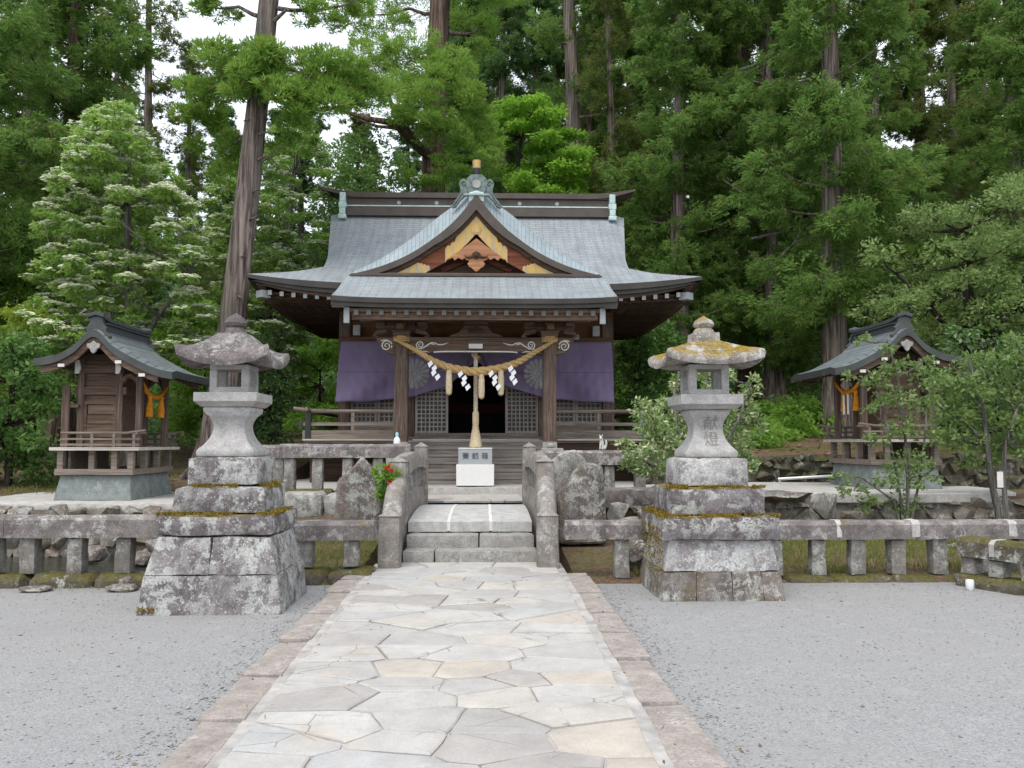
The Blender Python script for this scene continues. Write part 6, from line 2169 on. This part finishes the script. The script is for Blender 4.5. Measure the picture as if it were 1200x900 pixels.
for (u0, v0), (u1, v1), (u2, v2), Y, r in [((304, 105), (350, 128), (425, 120), 18.3, .07), ((306, 90), (275, 84), (245, 105), 18.4, .06), ((300, 145), (275, 168), (255, 185), 19.5, .045), ((309, 60), (350, 85), (400, 90), 18.2, .06),
                                           ((312, 22), (280, 8), (235, 6), 18.8, .06), ((314, 8), (370, 12), (430, -4), 18.6, .06), ((298, 190), (320, 182), (335, 165), 18.4, .03), ((311, 30), (335, 12), (372, 4), 18.4, .06)]:
    lm.append(([at(u0, v0, YA), at((u0 + u1) / 2, (v0 + v1) / 2 + 2, (YA + Y) / 2), at(u1, v1, Y), at((u1 + u2) / 2, (v1 + v2) / 2 + 3, Y), at(u2, v2, Y)], r))
for u, v, du, dv in [(297, 160, 18, -6), (290, 230, 16, -10), (286, 262, 17, -9), (277, 302, 12, -2), (296, 190, 20, -8), (300, 138, -16, 4), (275, 345, 10, 4)]:
    lm.append(([at(u, v, YA), at(u + du * .6, v + dv * .7, YA - .3), at(u + du, v + dv, YA - .45)], .035))
fl = []
for a in (0.4, 1.5, 2.7, 3.6, 4.6, 5.6):
    b = spA[0]; fl.append(([Vector((b.x + .2 * math.cos(a), b.y + .2 * math.sin(a), b.z + .9)), Vector((b.x + .45 * math.cos(a), b.y + .45 * math.sin(a), b.z + .35)), Vector((b.x + .85 * math.cos(a), b.y + .85 * math.sin(a), b.z + .02))], .17))
custom_cedar('big leaning cedar trunk rising behind the left lantern, with bright boughs near the top', spA, rdA, padsA, lm, 'cedar_hero', 'bark_cedar', 1.0, fl)

YB_ = 27.0
spB = [at(503, 470, YB_), at(505, 300, YB_), at(508, 190, YB_), at(511, 100, YB_), at(515, 20, YB_), at(519, -80, YB_), at(524, -220, YB_)]
spB[0].z = tz(spB[0].x, YB_) - .2
padsB = [pad(*a) for a in [(455, 70, 25, 34, 22), (490, 72, 24.6, 36, 20), (520, 92, 24.4, 38, 22), (545, 118, 24.5, 34, 22), (470, 105, 24.2, 36, 22), (505, 118, 24, 36, 20), (440, 100, 25, 26, 20), (560, 145, 25, 30, 18),
    (525, 145, 24.3, 32, 16), (470, 140, 24.6, 26, 12), (425, 78, 24.8, 26, 20), (570, 165, 25.2, 26, 14), (540, 168, 24.6, 22, 12), (500, 150, 24.4, 22, 12), (475, 205, 25, 24, 9), (510, 212, 25, 28, 9), (545, 205, 24.8, 26, 10), (575, 195, 25, 26, 12), (530, 190, 24.8, 20, 9),
    (470, 20, 27, 26, 14), (555, 30, 27, 30, 16), (545, 62, 26.5, 28, 14), (440, 40, 27, 26, 14), (420, 20, 27, 20, 12), (500, -40, 27, 90, 30), (560, -20, 27, 60, 26)]]
lmB = []
for (u0, v0), (u1, v1), (u2, v2), Y, r in [((506, 185), (470, 145), (395, 128), 24.8, .20), ((470, 146), (455, 110), (440, 85), 24.6, .09), ((500, 175), (465, 150), (420, 140), 24.8, .11), ((508, 160), (540, 120), (560, 125), 25, .12), ((510, 110), (490, 90), (455, 70), 25.2, .10), ((508, 190), (545, 180), (575, 190), 25, .08), ((514, 30), (545, 40), (565, 30), 26.8, .08), ((515, 15), (480, 10), (430, 18), 27, .08)]:
    lmB.append(([at(u0, v0, YB_ if v0 != 146 else 25), at((u0 + u1) / 2, (v0 + v1) / 2 + 4, (YB_ + Y) / 2), at(u1, v1, Y), at((u1 + u2) / 2, (v1 + v2) / 2 + 3, Y), at(u2, v2, Y)], r))
custom_cedar('cedar behind the hall roof with a low crooked limb and bright feathery boughs', spB, [.48, .42, .38, .36, .34, .31, .25], padsB, lmB, 'cedar_hero', 'bark_red', .9)

# ------------------------------------------------------------------ broadleaf trees and shrubs
def broadleaf(name, label, base, stems, pads, mat, bark, n=150, l=(.07, .13), asp=.5, flat=.55, sr=.05, cat='tree', group=None, blossom=None, limbs=True, shell=.4, droop=-.15, twig=.6):
    t = thing(name, label, cat, base, 0, group)
    T = MB(); L = LV(); B = LV()
    tips = []
    for st in stems:
        r0 = st[0]; pts = [Vector(p) for p in st[1]]
        T.tube(pts, [r0 * (1 - .65 * i / (len(pts) - 1)) for i in range(len(pts))], 9, jit=.06, seed=len(pts))
        tips += [(p, r0 * (1 - .65 * i / (len(pts) - 1))) for i, p in enumerate(pts) if i >= len(pts) // 3]
    for i, (c, r) in enumerate(pads):
        vol = r[0] * r[1] * 4 + r[0] * r[2] * 4
        k = int(n * vol)
        L.leaf_pad(c, r, k, l, asp, flat, droop, shell)
        if limbs and (not blossom or i % 4 == 0):
            C = Vector(c); tp, tr = min(tips, key=lambda q: (q[0] - C).length + max(0, q[0].z - C.z) * 1.5)
            m = tp.lerp(C, .5) + Vector((0, 0, -.06 * (C - tp).length))
            T.tube([tp, m, C], [max(.008, min(tr * twig, .015 + .018 * (C - tp).length)), .016, .007], 5, cap=False)
        if blossom:
            kb = int(k * blossom * max(0, RN.uniform(-.35, 1.7)) * (.35 + .65 * min(1, i / (len(pads) * .35))))
            th = RN.uniform(0, 2 * np.pi, kb); q = RN.uniform(0, 1, kb) ** .5
            p = np.stack([c[0] + r[0] * 1.05 * q * np.cos(th), c[1] + r[1] * 1.05 * q * np.sin(th), c[2] + r[2] * (1.02 - .55 * q * q) + RN.normal(size=kb) * .02], 1)
            for a in (0, np.pi / 2):
                ang = RN.uniform(0, 2 * np.pi, kb) * 0 + a + RN.uniform(0, 1.5, kb)
                d = np.stack([np.cos(ang), np.sin(ang), RN.normal(size=kb) * .15], 1)
                sz = RN.uniform(.095, .155, kb)
                B.add(p - d * sz[:, None] / 2, d, np.array([0, -.6, 1]) + RN.normal(size=(kb, 3)) * .25, sz, sz * .55)
    T.build('trunk', M[bark], t, sharp=60)
    L.build('crown', M[mat], t)
    if blossom: B.build('blossom', M['bract'], t, mid=.5)
    return t
def bpad(u, v, Y, ru, rv, ry=None, dy=0.0):
    k = Y / 1000
    p = at(u, v, Y); p.y += dy
    return (tuple(p), (ru * k, (ry if ry else ru * k), rv * k))

def tiers(poly, Y, n, seed, r=(16, 30), fl=.26, dy=1.3, ragged=0):
    """layered pads filling an outline given as (v, u_left, u_right) rows"""
    rn = random.Random(seed)
    out = []
    vs = [p[0] for p in poly]
    fl_ = curve1([(p[0], p[1]) for p in poly]); fr_ = curve1([(p[0], p[2]) for p in poly])
    for i in range(n):
        v = vs[0] + (vs[-1] - vs[0]) * (i + rn.random()) / n
        a, b = fl_(v), fr_(v)
        u = rn.uniform(a, b)
        ru = rn.uniform(*r)
        u = min(max(u, a + ru * .6 - rn.uniform(0, ragged)), b - ru * .6 + rn.uniform(0, ragged))
        v += abs(u - (a + b) / 2) * (.16 if ragged else 0) + (rn.uniform(-8, 8) if ragged else 0)
        out.append(bpad(u, v, Y + rn.uniform(-dy, dy), ru, ru * fl * rn.uniform(.8, 1.3)))
    return out
# flowering dogwoods
YD = 19.5
b0 = at(150, 540, YD); b0.z = tz(b0.x, YD) - .05
broadleaf('dogwood_tree', 'white flowering dogwood with layered branches behind the left small shrine', tuple(b0),
          [(.13, [b0, at(152, 470, YD), at(150, 400, YD), at(152, 320, YD), at(148, 240, YD), at(142, 170, YD), at(135, 135, YD)]),
           (.08, [at(151, 430, YD), at(185, 370, YD - .5), at(225, 320, YD - .8)]), (.08, [at(151, 410, YD), at(110, 360, YD), at(70, 330, YD + .5)])],
          tiers([(128, 118, 145), (160, 82, 168), (200, 66, 205), (250, 42, 232), (300, 34, 252), (345, 30, 262), (385, 48, 255), (410, 100, 245)], YD, 430, 3, (6, 18), .34, 2.0, 18),
          'dogwood', 'bark_grey', n=300, l=(.08, .14), asp=.5, flat=.65, blossom=.60, shell=.1, twig=.3)
YE_ = 23.0
b0 = at(325, 520, YE_); b0.z = tz(b0.x, YE_) - .05
broadleaf('dogwood_tree', 'second white flowering dogwood between the leaning trunk and the hall roof', tuple(b0),
          [(.12, [b0, at(325, 440, YE_), at(328, 360, YE_), at(335, 280, YE_), at(345, 200, YE_), at(350, 165, YE_)]), (.06, [at(327, 380, YE_), at(355, 330, YE_ - .4), at(372, 300, YE_ - .4)])],
          tiers([(150, 320, 372), (185, 262, 385), (220, 245, 385), (260, 245, 382), (300, 250, 372), (335, 258, 360), (420, 268, 355), (470, 285, 350)], YE_, 290, 5, (6, 16), .36, 1.8, 12),
          'dogwood', 'bark_grey', n=250, l=(.08, .15), asp=.5, flat=.65, blossom=.45, shell=.1, twig=.3)
# bright maple over the ridge
YM = 27.5
b0 = at(628, 430, YM); b0.z = tz(b0.x, YM) - .05
broadleaf('maple_tree', 'bright spring-green maple above the right half of the hall ridge', tuple(b0),
          [(.12, [b0, at(625, 320, YM), at(615, 240, YM), at(606, 200, YM), at(612, 160, YM), at(625, 125, YM)]), (.06, [at(618, 260, YM), at(645, 200, YM), at(665, 170, YM)])],
          tiers([(118, 588, 640), (138, 574, 668), (160, 566, 684), (185, 575, 690), (205, 590, 684), (228, 610, 675)], YM, 44, 8, (14, 26), .28, 1.5),
          'maple', 'bark_dark', n=230, l=(.10, .18), asp=.6, flat=.7, shell=.15)
# dark evergreen left of the ridge
YV = 25.0
b0 = at(425, 470, YV); b0.z = tz(b0.x, YV) - .05
broadleaf('evergreen_tree', 'dark round evergreen tree beside the left end of the hall ridge', tuple(b0),
          [(.14, [b0, at(425, 380, YV), at(424, 300, YV), at(425, 230, YV), at(430, 190, YV)])],
          tiers([(158, 412, 452), (185, 384, 475), (220, 370, 480), (260, 366, 440), (300, 362, 420), (340, 358, 410)], YV, 46, 9, (16, 28), .75, 1.2),
          'bush_dark', 'bark_dark', n=110, l=(.09, .15), asp=.45, flat=.3)
# evergreen shrub behind the leaning trunk
YS = 19.8
b0 = at(318, 520, YS); b0.z = tz(b0.x, YS) - .05
broadleaf('evergreen_shrub', 'dark glossy shrub beside the left end of the veranda', tuple(b0), [(.06, [b0, at(316, 480, YS), at(314, 430, YS), at(316, 410, YS)])],
          tiers([(400, 300, 330), (425, 288, 342), (460, 280, 348), (495, 282, 350), (516, 290, 350)], YS, 24, 10, (14, 24), .75, .5),
          'camellia', 'bark_dark', n=260, l=(.08, .13), asp=.45, flat=.4, cat='shrub')
# left bushes
YL = 17.2
b0 = at(10, 560, YL); b0.z = tz(b0.x, YL) - .05
broadleaf('camellia_bush', 'big rounded dark green bush left of the left small shrine', tuple(b0), [(.08, [b0, at(12, 500, YL), at(15, 450, YL), at(18, 420, YL)]), (.06, [at(11, 530, YL), at(-30, 470, YL), at(-50, 430, YL)])],
          tiers([(400, -60, 45), (430, -70, 62), (465, -75, 72), (505, -75, 74), (540, -70, 70), (556, -60, 58)], YL, 52, 12, (18, 30), .7, .9),
          'bush_dark', 'bark_dark', n=210, l=(.08, .14), asp=.5, flat=.45, cat='shrub')
YL2 = 20.5
b0 = at(40, 540, YL2); b0.z = tz(b0.x, YL2) - .05
broadleaf('lime_shrub', 'yellow-green shrub above the dark bush at the far left', tuple(b0), [(.06, [b0, at(40, 470, YL2), at(38, 420, YL2), at(36, 390, YL2)])],
          tiers([(365, -30, 50), (385, -40, 70), (410, -40, 84), (440, -30, 88), (475, 20, 88)], YL2, 34, 13, (14, 26), .6, .9),
          'bush_lime', 'bark_dark', n=200, l=(.09, .15), asp=.5, flat=.5, cat='shrub')
b0 = at(30, 540, 23.5); b0.z = tz(b0.x, 23.5) - .05
broadleaf('understory_tree', 'fresh green young tree at the far left under the dark cedars', tuple(b0), [(.05, [b0, at(30, 430, 23.5), at(32, 360, 23.5), at(34, 335, 23.5)])],
          tiers([(318, -10, 60), (345, -40, 78), (375, -50, 84), (400, -40, 60)], 23.5, 26, 14, (16, 28), .35, 1.0),
          'understory', 'bark_dark', n=190, l=(.10, .17), asp=.55, flat=.65)
# variegated bush behind the right lantern
YB2 = 12.6
b0 = at(810, 590, YB2); b0.z = .55
broadleaf('variegated_bush', 'loose cream and green variegated bush behind the right lantern', tuple(b0),
          [(.035, [b0, at(800, 545, YB2), at(775, 500, YB2), at(752, 478, YB2)]), (.035, [b0, at(815, 530, YB2), at(822, 480, YB2), at(830, 440, YB2)]), (.03, [b0, at(840, 540, YB2), at(866, 490, YB2), at(880, 450, YB2)]),
           (.025, [b0, at(780, 555, YB2), at(745, 535, YB2), at(728, 520, YB2)]), (.03, [b0, at(795, 520, YB2), at(790, 460, YB2), at(800, 425, YB2)])],
          [bpad(*a) for a in [(750, 478, YB2, 14, 13), (765, 495, YB2, 20, 18), (785, 480, YB2 + .3, 18, 18), (778, 515, YB2, 26, 18), (748, 530, YB2 - .2, 18, 10), (730, 522, YB2 - .2, 12, 6), (765, 545, YB2, 28, 14),
            (800, 450, YB2 + .4, 14, 14), (805, 500, YB2 + .3, 22, 24), (800, 540, YB2 + .2, 24, 18), (845, 500, YB2 + .4, 22, 24), (868, 480, YB2 + .4, 18, 18), (880, 452, YB2 + .4, 12, 14), (862, 520, YB2 + .4, 22, 18), (872, 545, YB2 + .4, 16, 14),
            (838, 460, YB2 + .4, 18, 16), (825, 435, YB2 + .5, 14, 14), (797, 430, YB2 + .4, 8, 12), (850, 440, YB2 + .5, 12, 10), (845, 550, YB2 + .4, 22, 16), (885, 500, YB2 + .5, 12, 14), (740, 548, YB2, 14, 10)]],
          'variegated', 'bark_grey', n=900, l=(.05, .10), asp=.42, flat=.35, cat='shrub', droop=.15)
# slender tree before the right small shrine
Y3 = 12.7
b0 = at(1062, 612, Y3); b0.z = .10
broadleaf('slender_tree', 'slender many-stemmed young tree in front of the right small shrine', tuple(b0),
          [(.03, [b0, at(1064, 560, Y3), at(1060, 500, Y3), at(1052, 440, Y3), at(1040, 400, Y3)]), (.022, [b0, at(1052, 560, Y3), at(1040, 500, Y3), at(1025, 450, Y3)]), (.022, [b0, at(1078, 560, Y3), at(1085, 500, Y3), at(1088, 460, Y3)]),
           (.02, [b0, at(1045, 585, Y3), at(1010, 560, Y3), at(975, 555, Y3)])],
          [bpad(*a) for a in [(1035, 410, Y3, 14, 9), (1055, 432, Y3, 22, 13), (1025, 445, Y3, 18, 12), (1082, 425, Y3, 16, 10), (1090, 445, Y3, 22, 14), (1050, 465, Y3, 26, 14), (1015, 475, Y3, 14, 10), (1085, 475, Y3, 20, 12), (1060, 500, Y3, 24, 14), (1028, 515, Y3, 16, 10),
            (1090, 510, Y3, 16, 14), (1060, 540, Y3, 26, 16), (1042, 565, Y3, 20, 14), (1080, 560, Y3, 20, 14), (1062, 590, Y3, 20, 14), (1098, 545, Y3, 12, 8), (1000, 575, Y3 - .1, 16, 12), (985, 560, Y3 - .1, 12, 8), (1015, 592, Y3 - .1, 16, 12), (1012, 400, Y3, 10, 8), (995, 440, Y3, 8, 6)]],
          'oak', 'bark_grey', n=430, l=(.05, .095), asp=.5, flat=.4, sr=.03, shell=.1)
# two-stemmed tree at the right edge
Y4 = 13.0
b0 = at(1165, 615, Y4); b0.z = .10
t4 = broadleaf('broadleaf_tree', 'small grey-stemmed tree at the right edge with two trunks, one bearing a white tag', tuple(b0),
          [(.055, [at(1172, 612, Y4), at(1163, 570, Y4), at(1157, 520, Y4), at(1152, 480, Y4), at(1140, 440, Y4), at(1135, 420, Y4)]), (.042, [at(1180, 612, Y4 - .1), at(1176, 560, Y4 - .1), at(1178, 520, Y4 - .1), at(1192, 480, Y4 - .1), at(1210, 440, Y4)]),
           (.03, [at(1157, 520, Y4), at(1125, 490, Y4), at(1100, 470, Y4)])],
          [bpad(*a) for a in [(1120, 440, Y4, 24, 16), (1150, 425, Y4 + .2, 28, 14), (1185, 425, Y4, 26, 16), (1215, 430, Y4, 26, 20), (1105, 465, Y4, 18, 12), (1135, 460, Y4, 28, 16), (1170, 455, Y4 + .3, 30, 18), (1205, 465, Y4, 28, 20),
            (1115, 490, Y4, 24, 14), (1150, 490, Y4 + .2, 28, 16), (1190, 495, Y4, 28, 18), (1225, 500, Y4, 26, 20), (1130, 515, Y4, 26, 14), (1165, 520, Y4 + .3, 28, 12), (1200, 525, Y4, 26, 14), (1100, 510, Y4 + .3, 14, 10), (1240, 460, Y4, 26, 26), (1145, 540, Y4 + .3, 24, 10), (1190, 400, Y4, 18, 8)]],
          'oak', 'bark_grey', n=430, l=(.055, .11), asp=.5, flat=.5, shell=.15)
tg = MB(); q = at(1172, 562, Y4 - .2); tg.box(tuple(q), (.09, .012, .24)); tag(tg.build('white_tag', M['white_paint']), 'white tag fixed to the right-hand grey trunk at the right edge', 'tag')
# big broadleaf tree behind the right shrine, and its darker neighbour
Y5 = 20.0
b0 = at(1150, 520, Y5); b0.z = tz(b0.x, Y5) - .05
broadleaf('broadleaf_tree', 'large spreading olive-green tree above and behind the right small shrine', tuple(b0),
          [(.2, [b0, at(1148, 450, Y5), at(1140, 380, Y5), at(1130, 310, Y5), at(1125, 270, Y5)]), (.12, [at(1145, 430, Y5), at(1185, 360, Y5), at(1220, 300, Y5)]), (.10, [at(1144, 420, Y5), at(1090, 360, Y5), at(1050, 320, Y5)])],
          tiers([(210, 1180, 1290), (245, 1080, 1300), (275, 1020, 1310), (310, 1008, 1310), (350, 1004, 1310), (385, 1012, 1310), (420, 1080, 1310)], Y5, 105, 21, (18, 34), .5, 1.8),
          'oak', 'bark_dark', n=150, l=(.08, .14), asp=.5, flat=.5)
Y6 = 17.8
b0 = at(1175, 560, Y6); b0.z = tz(b0.x, Y6) - .05
broadleaf('camellia_bush', 'dark green camellia mass behind the right-edge tree', tuple(b0), [(.1, [b0, at(1172, 500, Y6), at(1168, 450, Y6), at(1165, 400, Y6)])],
          tiers([(385, 1110, 1260), (420, 1100, 1300), (460, 1105, 1300), (500, 1110, 1300), (528, 1115, 1290)], Y6, 48, 22, (18, 30), .6, .8),
          'camellia', 'bark_dark', n=170, l=(.08, .14), asp=.5, flat=.5, cat='shrub')

# understory shrubs between the trunks
under = [('bright understory shrub seen left of the veranda under the hall eave', 375, 470, 30, [(360, 330, 402), (400, 325, 402), (440, 325, 404), (480, 325, 404), (510, 330, 404)], 46, 'understory', 31),
         ('pale green sapling behind the leaning trunk, left of the dark glossy shrub', 240, 500, 24, [(420, 205, 262), (450, 195, 275), (480, 190, 280), (505, 200, 280)], 26, 'understory', 32),
         ('leafy understory clump between the left small shrine and the leaning trunk', 210, 420, 26, [(360, 185, 262), (395, 180, 275), (420, 185, 275)], 24, 'understory', 33),
         ('dark understory shrub right of the hall wall', 745, 470, 24.5, [(385, 722, 800), (430, 718, 800), (470, 716, 790), (505, 716, 770)], 34, 'bush_dark', 34),
         ('green understory shrub between the hall and the drooping cedars', 760, 400, 29, [(330, 740, 830), (380, 735, 840), (440, 722, 800), (490, 722, 780)], 34, 'understory', 35),
         ('small bright shrub at the foot of the cedars left of the right small shrine', 930, 505, 23, [(470, 895, 945), (490, 880, 975), (515, 880, 975)], 20, 'understory', 36),
         ('dark fern-like shrub beneath the drooping cedar right of the lantern', 905, 515, 24, [(500, 870, 935), (520, 866, 940), (532, 870, 930)], 14, 'bush_dark', 37),
         ('low green shrub on the brown bank right of the variegated bush', 915, 520, 20.5, [(505, 885, 935), (520, 878, 945), (532, 882, 940)], 16, 'understory', 39),
         ('shaded shrub behind the roof of the right small shrine', 1030, 380, 24, [(330, 985, 1060), (360, 975, 1080), (400, 960, 1060), (440, 960, 1000)], 28, 'camellia', 38)]
for lab, u, v, Y, rows, n, mt, sd in under:
    b0 = at(u, rows[-1][0] + 12, Y); b0.z = tz(b0.x, Y) - .05
    broadleaf('understory_shrub', lab, tuple(b0), [(.05, [b0, b0.lerp(at(u, rows[0][0], Y), .4), at(u, (rows[0][0] + rows[-1][0]) / 2, Y), at(u, rows[0][0] + 8, Y)])], tiers(rows, Y, n, sd, (14, 26), .5, 1.2), mt, 'bark_dark', n=130, l=(.10, .18), asp=.5, flat=.55, cat='shrub', group='understory of the forest')

# red flower in the gap beside the left newel
p = at(455, 575, 11.2)
ft = thing('flowering_plant', 'small green plant with red flowers beside the left newel of the bridge', 'plant', (p.x, 11.2, .25), 0)
T = MB()
for a in range(7):
    q = at(447 + a * 3, 548 + (a % 3) * 8, 11.2 + .03 * (a % 2)); T.tube([(p.x, 11.2, .25), ((p.x + q.x) / 2, 11.2, (.25 + q.z) / 2 + .02), tuple(q)], [.012, .009, .005], 5)
T.build('stem', M['bark_grey'], ft)
L = LV()
for u, v, r in [(450, 565, 9), (458, 556, 8), (446, 553, 7), (462, 566, 7), (452, 580, 8), (457, 574, 8)]: L.leaf_pad(tuple(at(u, v, 11.2)), (r * .0112, r * .0112, r * .0112), 110, (.05, .10), .5, .4)
L.build('leaves', M['understory'], ft)
for u, v in [(452, 549), (456, 547), (459, 551), (457, 565)]:
    L = LV(); c = np.array(at(u, v, 11.08)); k = 12
    d = unit(RN.normal(size=(k, 3))); L.add(np.repeat(c[None], k, 0), d, RN.normal(size=(k, 3)), .042, .03)
    L.build('flower_head', M['red_flower'], ft)

# grass, moss and litter
def scatter(name, mat, n, region, l, w, kind='stuff', up=1.0, spread=.5, clumps=None, dz=0.0):
    L = LV()
    x0, x1, y0, y1 = region
    if clumps:
        cc = np.stack([RN.uniform(x0, x1, clumps), RN.uniform(y0, y1, clumps)], 1)
        q = cc[RN.integers(0, clumps, n)] + RN.normal(size=(n, 2)) * .16
        q[:, 0] = np.clip(q[:, 0], x0, x1); q[:, 1] = np.clip(q[:, 1], y0, y1)
    else:
        q = np.stack([RN.uniform(x0, x1, n), RN.uniform(y0, y1, n)], 1)
    z = np.array([tz(a, b) for a, b in q]) + dz
    d = RN.normal(size=(n, 3)) * spread; d[:, 2] = np.abs(d[:, 2]) + up
    L.add(np.column_stack([q, z]), d, RN.normal(size=(n, 3)), RN.uniform(*l, n), RN.uniform(*w, n))
    return L
def stuff(name, mat, *Ls):
    L = Ls[0]
    for k in Ls[1:]:
        L.c += k.c; L.d += k.d; L.n += k.n; L.l += k.l; L.w += k.w
    return tag(L.build(name, mat), kind='stuff')
stuff('grass', M['grass'],
      scatter('', None, 26000, (2.0, 9.5, 10.05, 13.1), (.035, .10), (.009, .018), clumps=300),
      scatter('', None, 7000, (-3.2, -1.25, 10.2, 13.3), (.03, .10), (.008, .016), clumps=90),
      scatter('', None, 2500, (-9, -4.4, 15.8, 20), (.04, .12), (.008, .016), clumps=60),
      scatter('', None, 2500, (8.6, 13, 16.0, 18), (.04, .10), (.008, .016), clumps=60),
      scatter('', None, 300, (-8.5, -3.0, 9.52, 9.6), (.03, .07), (.006, .012), clumps=14))
# low plants on the forest slope
L = LV()
for i in range(420):
    x = RN.uniform(-22, 24); y = RN.uniform(21, 42)
    if abs(x) < 4.6 and y < 26: continue
    s = RN.uniform(.15, .4)
    L.leaf_pad((x, y, tz(x, y) + s * .4), (s, s, s * .55), 46, (.09, .18), .45, .5)
for i in range(900):
    y = RN.uniform(40, 85); x = RN.uniform(-y * .72, y * .72)
    s = RN.uniform(.5, 1.5)
    L.leaf_pad((x, y, tz(x, y) + s * .35), (s, s, s * .7), 60, (.25, .5), .5, .5)
stuff('ground_cover', M['bush_dark'], L)
# fallen twigs and leaves on the slope
L = LV(); n = 5200
x, y = RN.uniform(-9, 10, n), RN.uniform(16.5, 27, n)
keep = ~((np.abs(x) < 4.4) & (y < 25.6))
x, y = x[keep], y[keep]; n = len(x)
z = np.array([tz(a, b) for a, b in zip(x, y)]) + .015
d = RN.normal(size=(n, 3)); d[:, 2] *= .15
nn = RN.normal(size=(n, 3)) * .3; nn[:, 2] += 1
L.add(np.column_stack([x, y, z]), d, nn, RN.uniform(.06, .2, n), RN.uniform(.02, .06, n))
stuff('leaf_litter', leaf('dry_litter', (.10, .06, .03), (.30, .20, .11), .1), L)
# moss cushions on the lantern steps
def moss_tufts(parent, pts_, n, seed):
    L = LV()
    for (x0, x1, y0, y1, z, k, fall) in pts_:
        m = int(n * k)
        cx_ = RN.uniform(x0, x1, max(3, m // 90)); cy_ = RN.uniform(y0, y1, max(3, m // 90))
        i = RN.integers(0, len(cx_), m)
        x = np.clip(cx_[i] + RN.normal(size=m) * .05, x0, x1); y = np.clip(cy_[i] + RN.normal(size=m) * .03, y0, y1)
        zz = np.full(m, z) + RN.uniform(-.008, .012, m) - fall * RN.uniform(0, 1, m) ** 2
        d = RN.normal(size=(m, 3)) * .5; d[:, 2] = np.abs(d[:, 2]) + .6; d[:, 1] -= .3
        L.add(np.column_stack([x, y, zz]), d, RN.normal(size=(m, 3)), RN.uniform(.018, .04, m), RN.uniform(.01, .018, m))
    return L.build('moss', M['moss_clump'], parent)
moss_tufts(lanR, [(1.99, 2.15, 8.66, 9.9, .845, 1.6, .03), (2.0, 3.2, 8.66, 8.80, .845, .8, .01), (2.11, 2.3, 8.79, 9.0, 1.13, 1.2, .04), (2.2, 3.1, 8.8, 8.9, 1.13, .5, .01), (1.985, 2.02, 8.70, 9.7, .70, 1.2, .5)], 700, 1)
moss_tufts(lanL, [(-2.9, -1.8, 8.22, 8.33, .912, 1.0, .01), (-2.78, -2.2, 8.33, 8.42, 1.172, .5, .01), (-1.86, -1.80, 8.25, 9.2, .912, .8, .01), (-2.0, -1.92, 8.5, 9.1, 1.172, .6, .05), (-3.0, -2.85, 8.10, 8.14, .05, .3, .04)], 600, 2)

# pebbles and leaf scraps lying loose on the gravel
def pebbles(n):
    x = RN.uniform(-9, 9, n); y = 2.4 + 7.25 * RN.uniform(0, 1, n) ** 1.25
    near_kerb = RN.uniform(0, 1, n) < .15
    x = np.where(near_kerb, np.sign(x) * (1.40 + np.abs(RN.normal(size=n)) * .18), x)
    ok = (np.abs(x) > 1.39) & (y < 9.6)
    ok &= ~((np.abs(x + 2.35) < .72) & (np.abs(y - 8.72) < .66)) & ~((np.abs(x - 2.61) < .70) & (np.abs(y - 9.28) < .70))
    x, y = x[ok], y[ok]; n = len(x)
    r = RN.uniform(.004, .009, n) * np.where(RN.uniform(0, 1, n) < .04, 1.9, 1)
    O = np.array([(1, 0, 0), (0, 1, 0), (-1, 0, 0), (0, -1, 0), (0, 0, .75), (0, 0, -.5)], float)
    ang = RN.uniform(0, 2 * np.pi, n); ca, sa = np.cos(ang), np.sin(ang)
    V = O[None] * (r[:, None, None] * RN.uniform(.7, 1.3, (n, 6, 1)))
    V = np.stack([V[:, :, 0] * ca[:, None] - V[:, :, 1] * sa[:, None], V[:, :, 0] * sa[:, None] + V[:, :, 1] * ca[:, None], V[:, :, 2] + r[:, None] * .35], 2)
    V[:, :, 0] += x[:, None]; V[:, :, 1] += y[:, None]
    F = np.array([(0, 1, 4), (1, 2, 4), (2, 3, 4), (3, 0, 4), (1, 0, 5), (2, 1, 5), (3, 2, 5), (0, 3, 5)])
    idx = (F[None] + (np.arange(n) * 6)[:, None, None]).reshape(-1)
    me = bpy.data.meshes.new('pebbles')
    me.vertices.add(6 * n); me.vertices.foreach_set('co', V.ravel())
    me.loops.add(len(idx)); me.loops.foreach_set('vertex_index', idx.astype(np.int32))
    k = len(idx) // 3
    me.polygons.add(k); me.polygons.foreach_set('loop_start', np.arange(0, 3 * k, 3, dtype=np.int32)); me.polygons.foreach_set('loop_total', np.full(k, 3, dtype=np.int32))
    me.update()
    tag(link_mesh('pebbles', me, M['pebble'], None, None), kind='stuff')
pebbles(15000)
L = LV(); n = 420
x = RN.uniform(-8, 8, n); y = RN.uniform(2.5, 9.6, n)
e = RN.uniform(0, 1, n) < .5
x = np.where(e, np.sign(x) * RN.uniform(1.0, 1.7, n), x)
y = np.where(~e & (RN.uniform(0, 1, n) < .5), RN.uniform(9.2, 9.62, n), y)
ok = ~((np.abs(x + 2.35) < .72) & (np.abs(y - 8.72) < .66)) & ~((np.abs(x - 2.61) < .70) & (np.abs(y - 9.28) < .70))
x, y = x[ok], y[ok]; n = len(x)
z = np.where(np.abs(x) < 1.42, .055 + .085 * np.clip((y - 2) / 8, 0, 1), .008)
d = RN.normal(size=(n, 3)); d[:, 2] *= .12
nn = RN.normal(size=(n, 3)) * .2; nn[:, 2] += 1
L.add(np.column_stack([x, y, z]), d, nn, RN.uniform(.02, .05, n), RN.uniform(.008, .02, n))
stuff('leaf_scraps', leaf('leaf_scraps', (.10, .065, .03), (.27, .19, .09), .1), L)
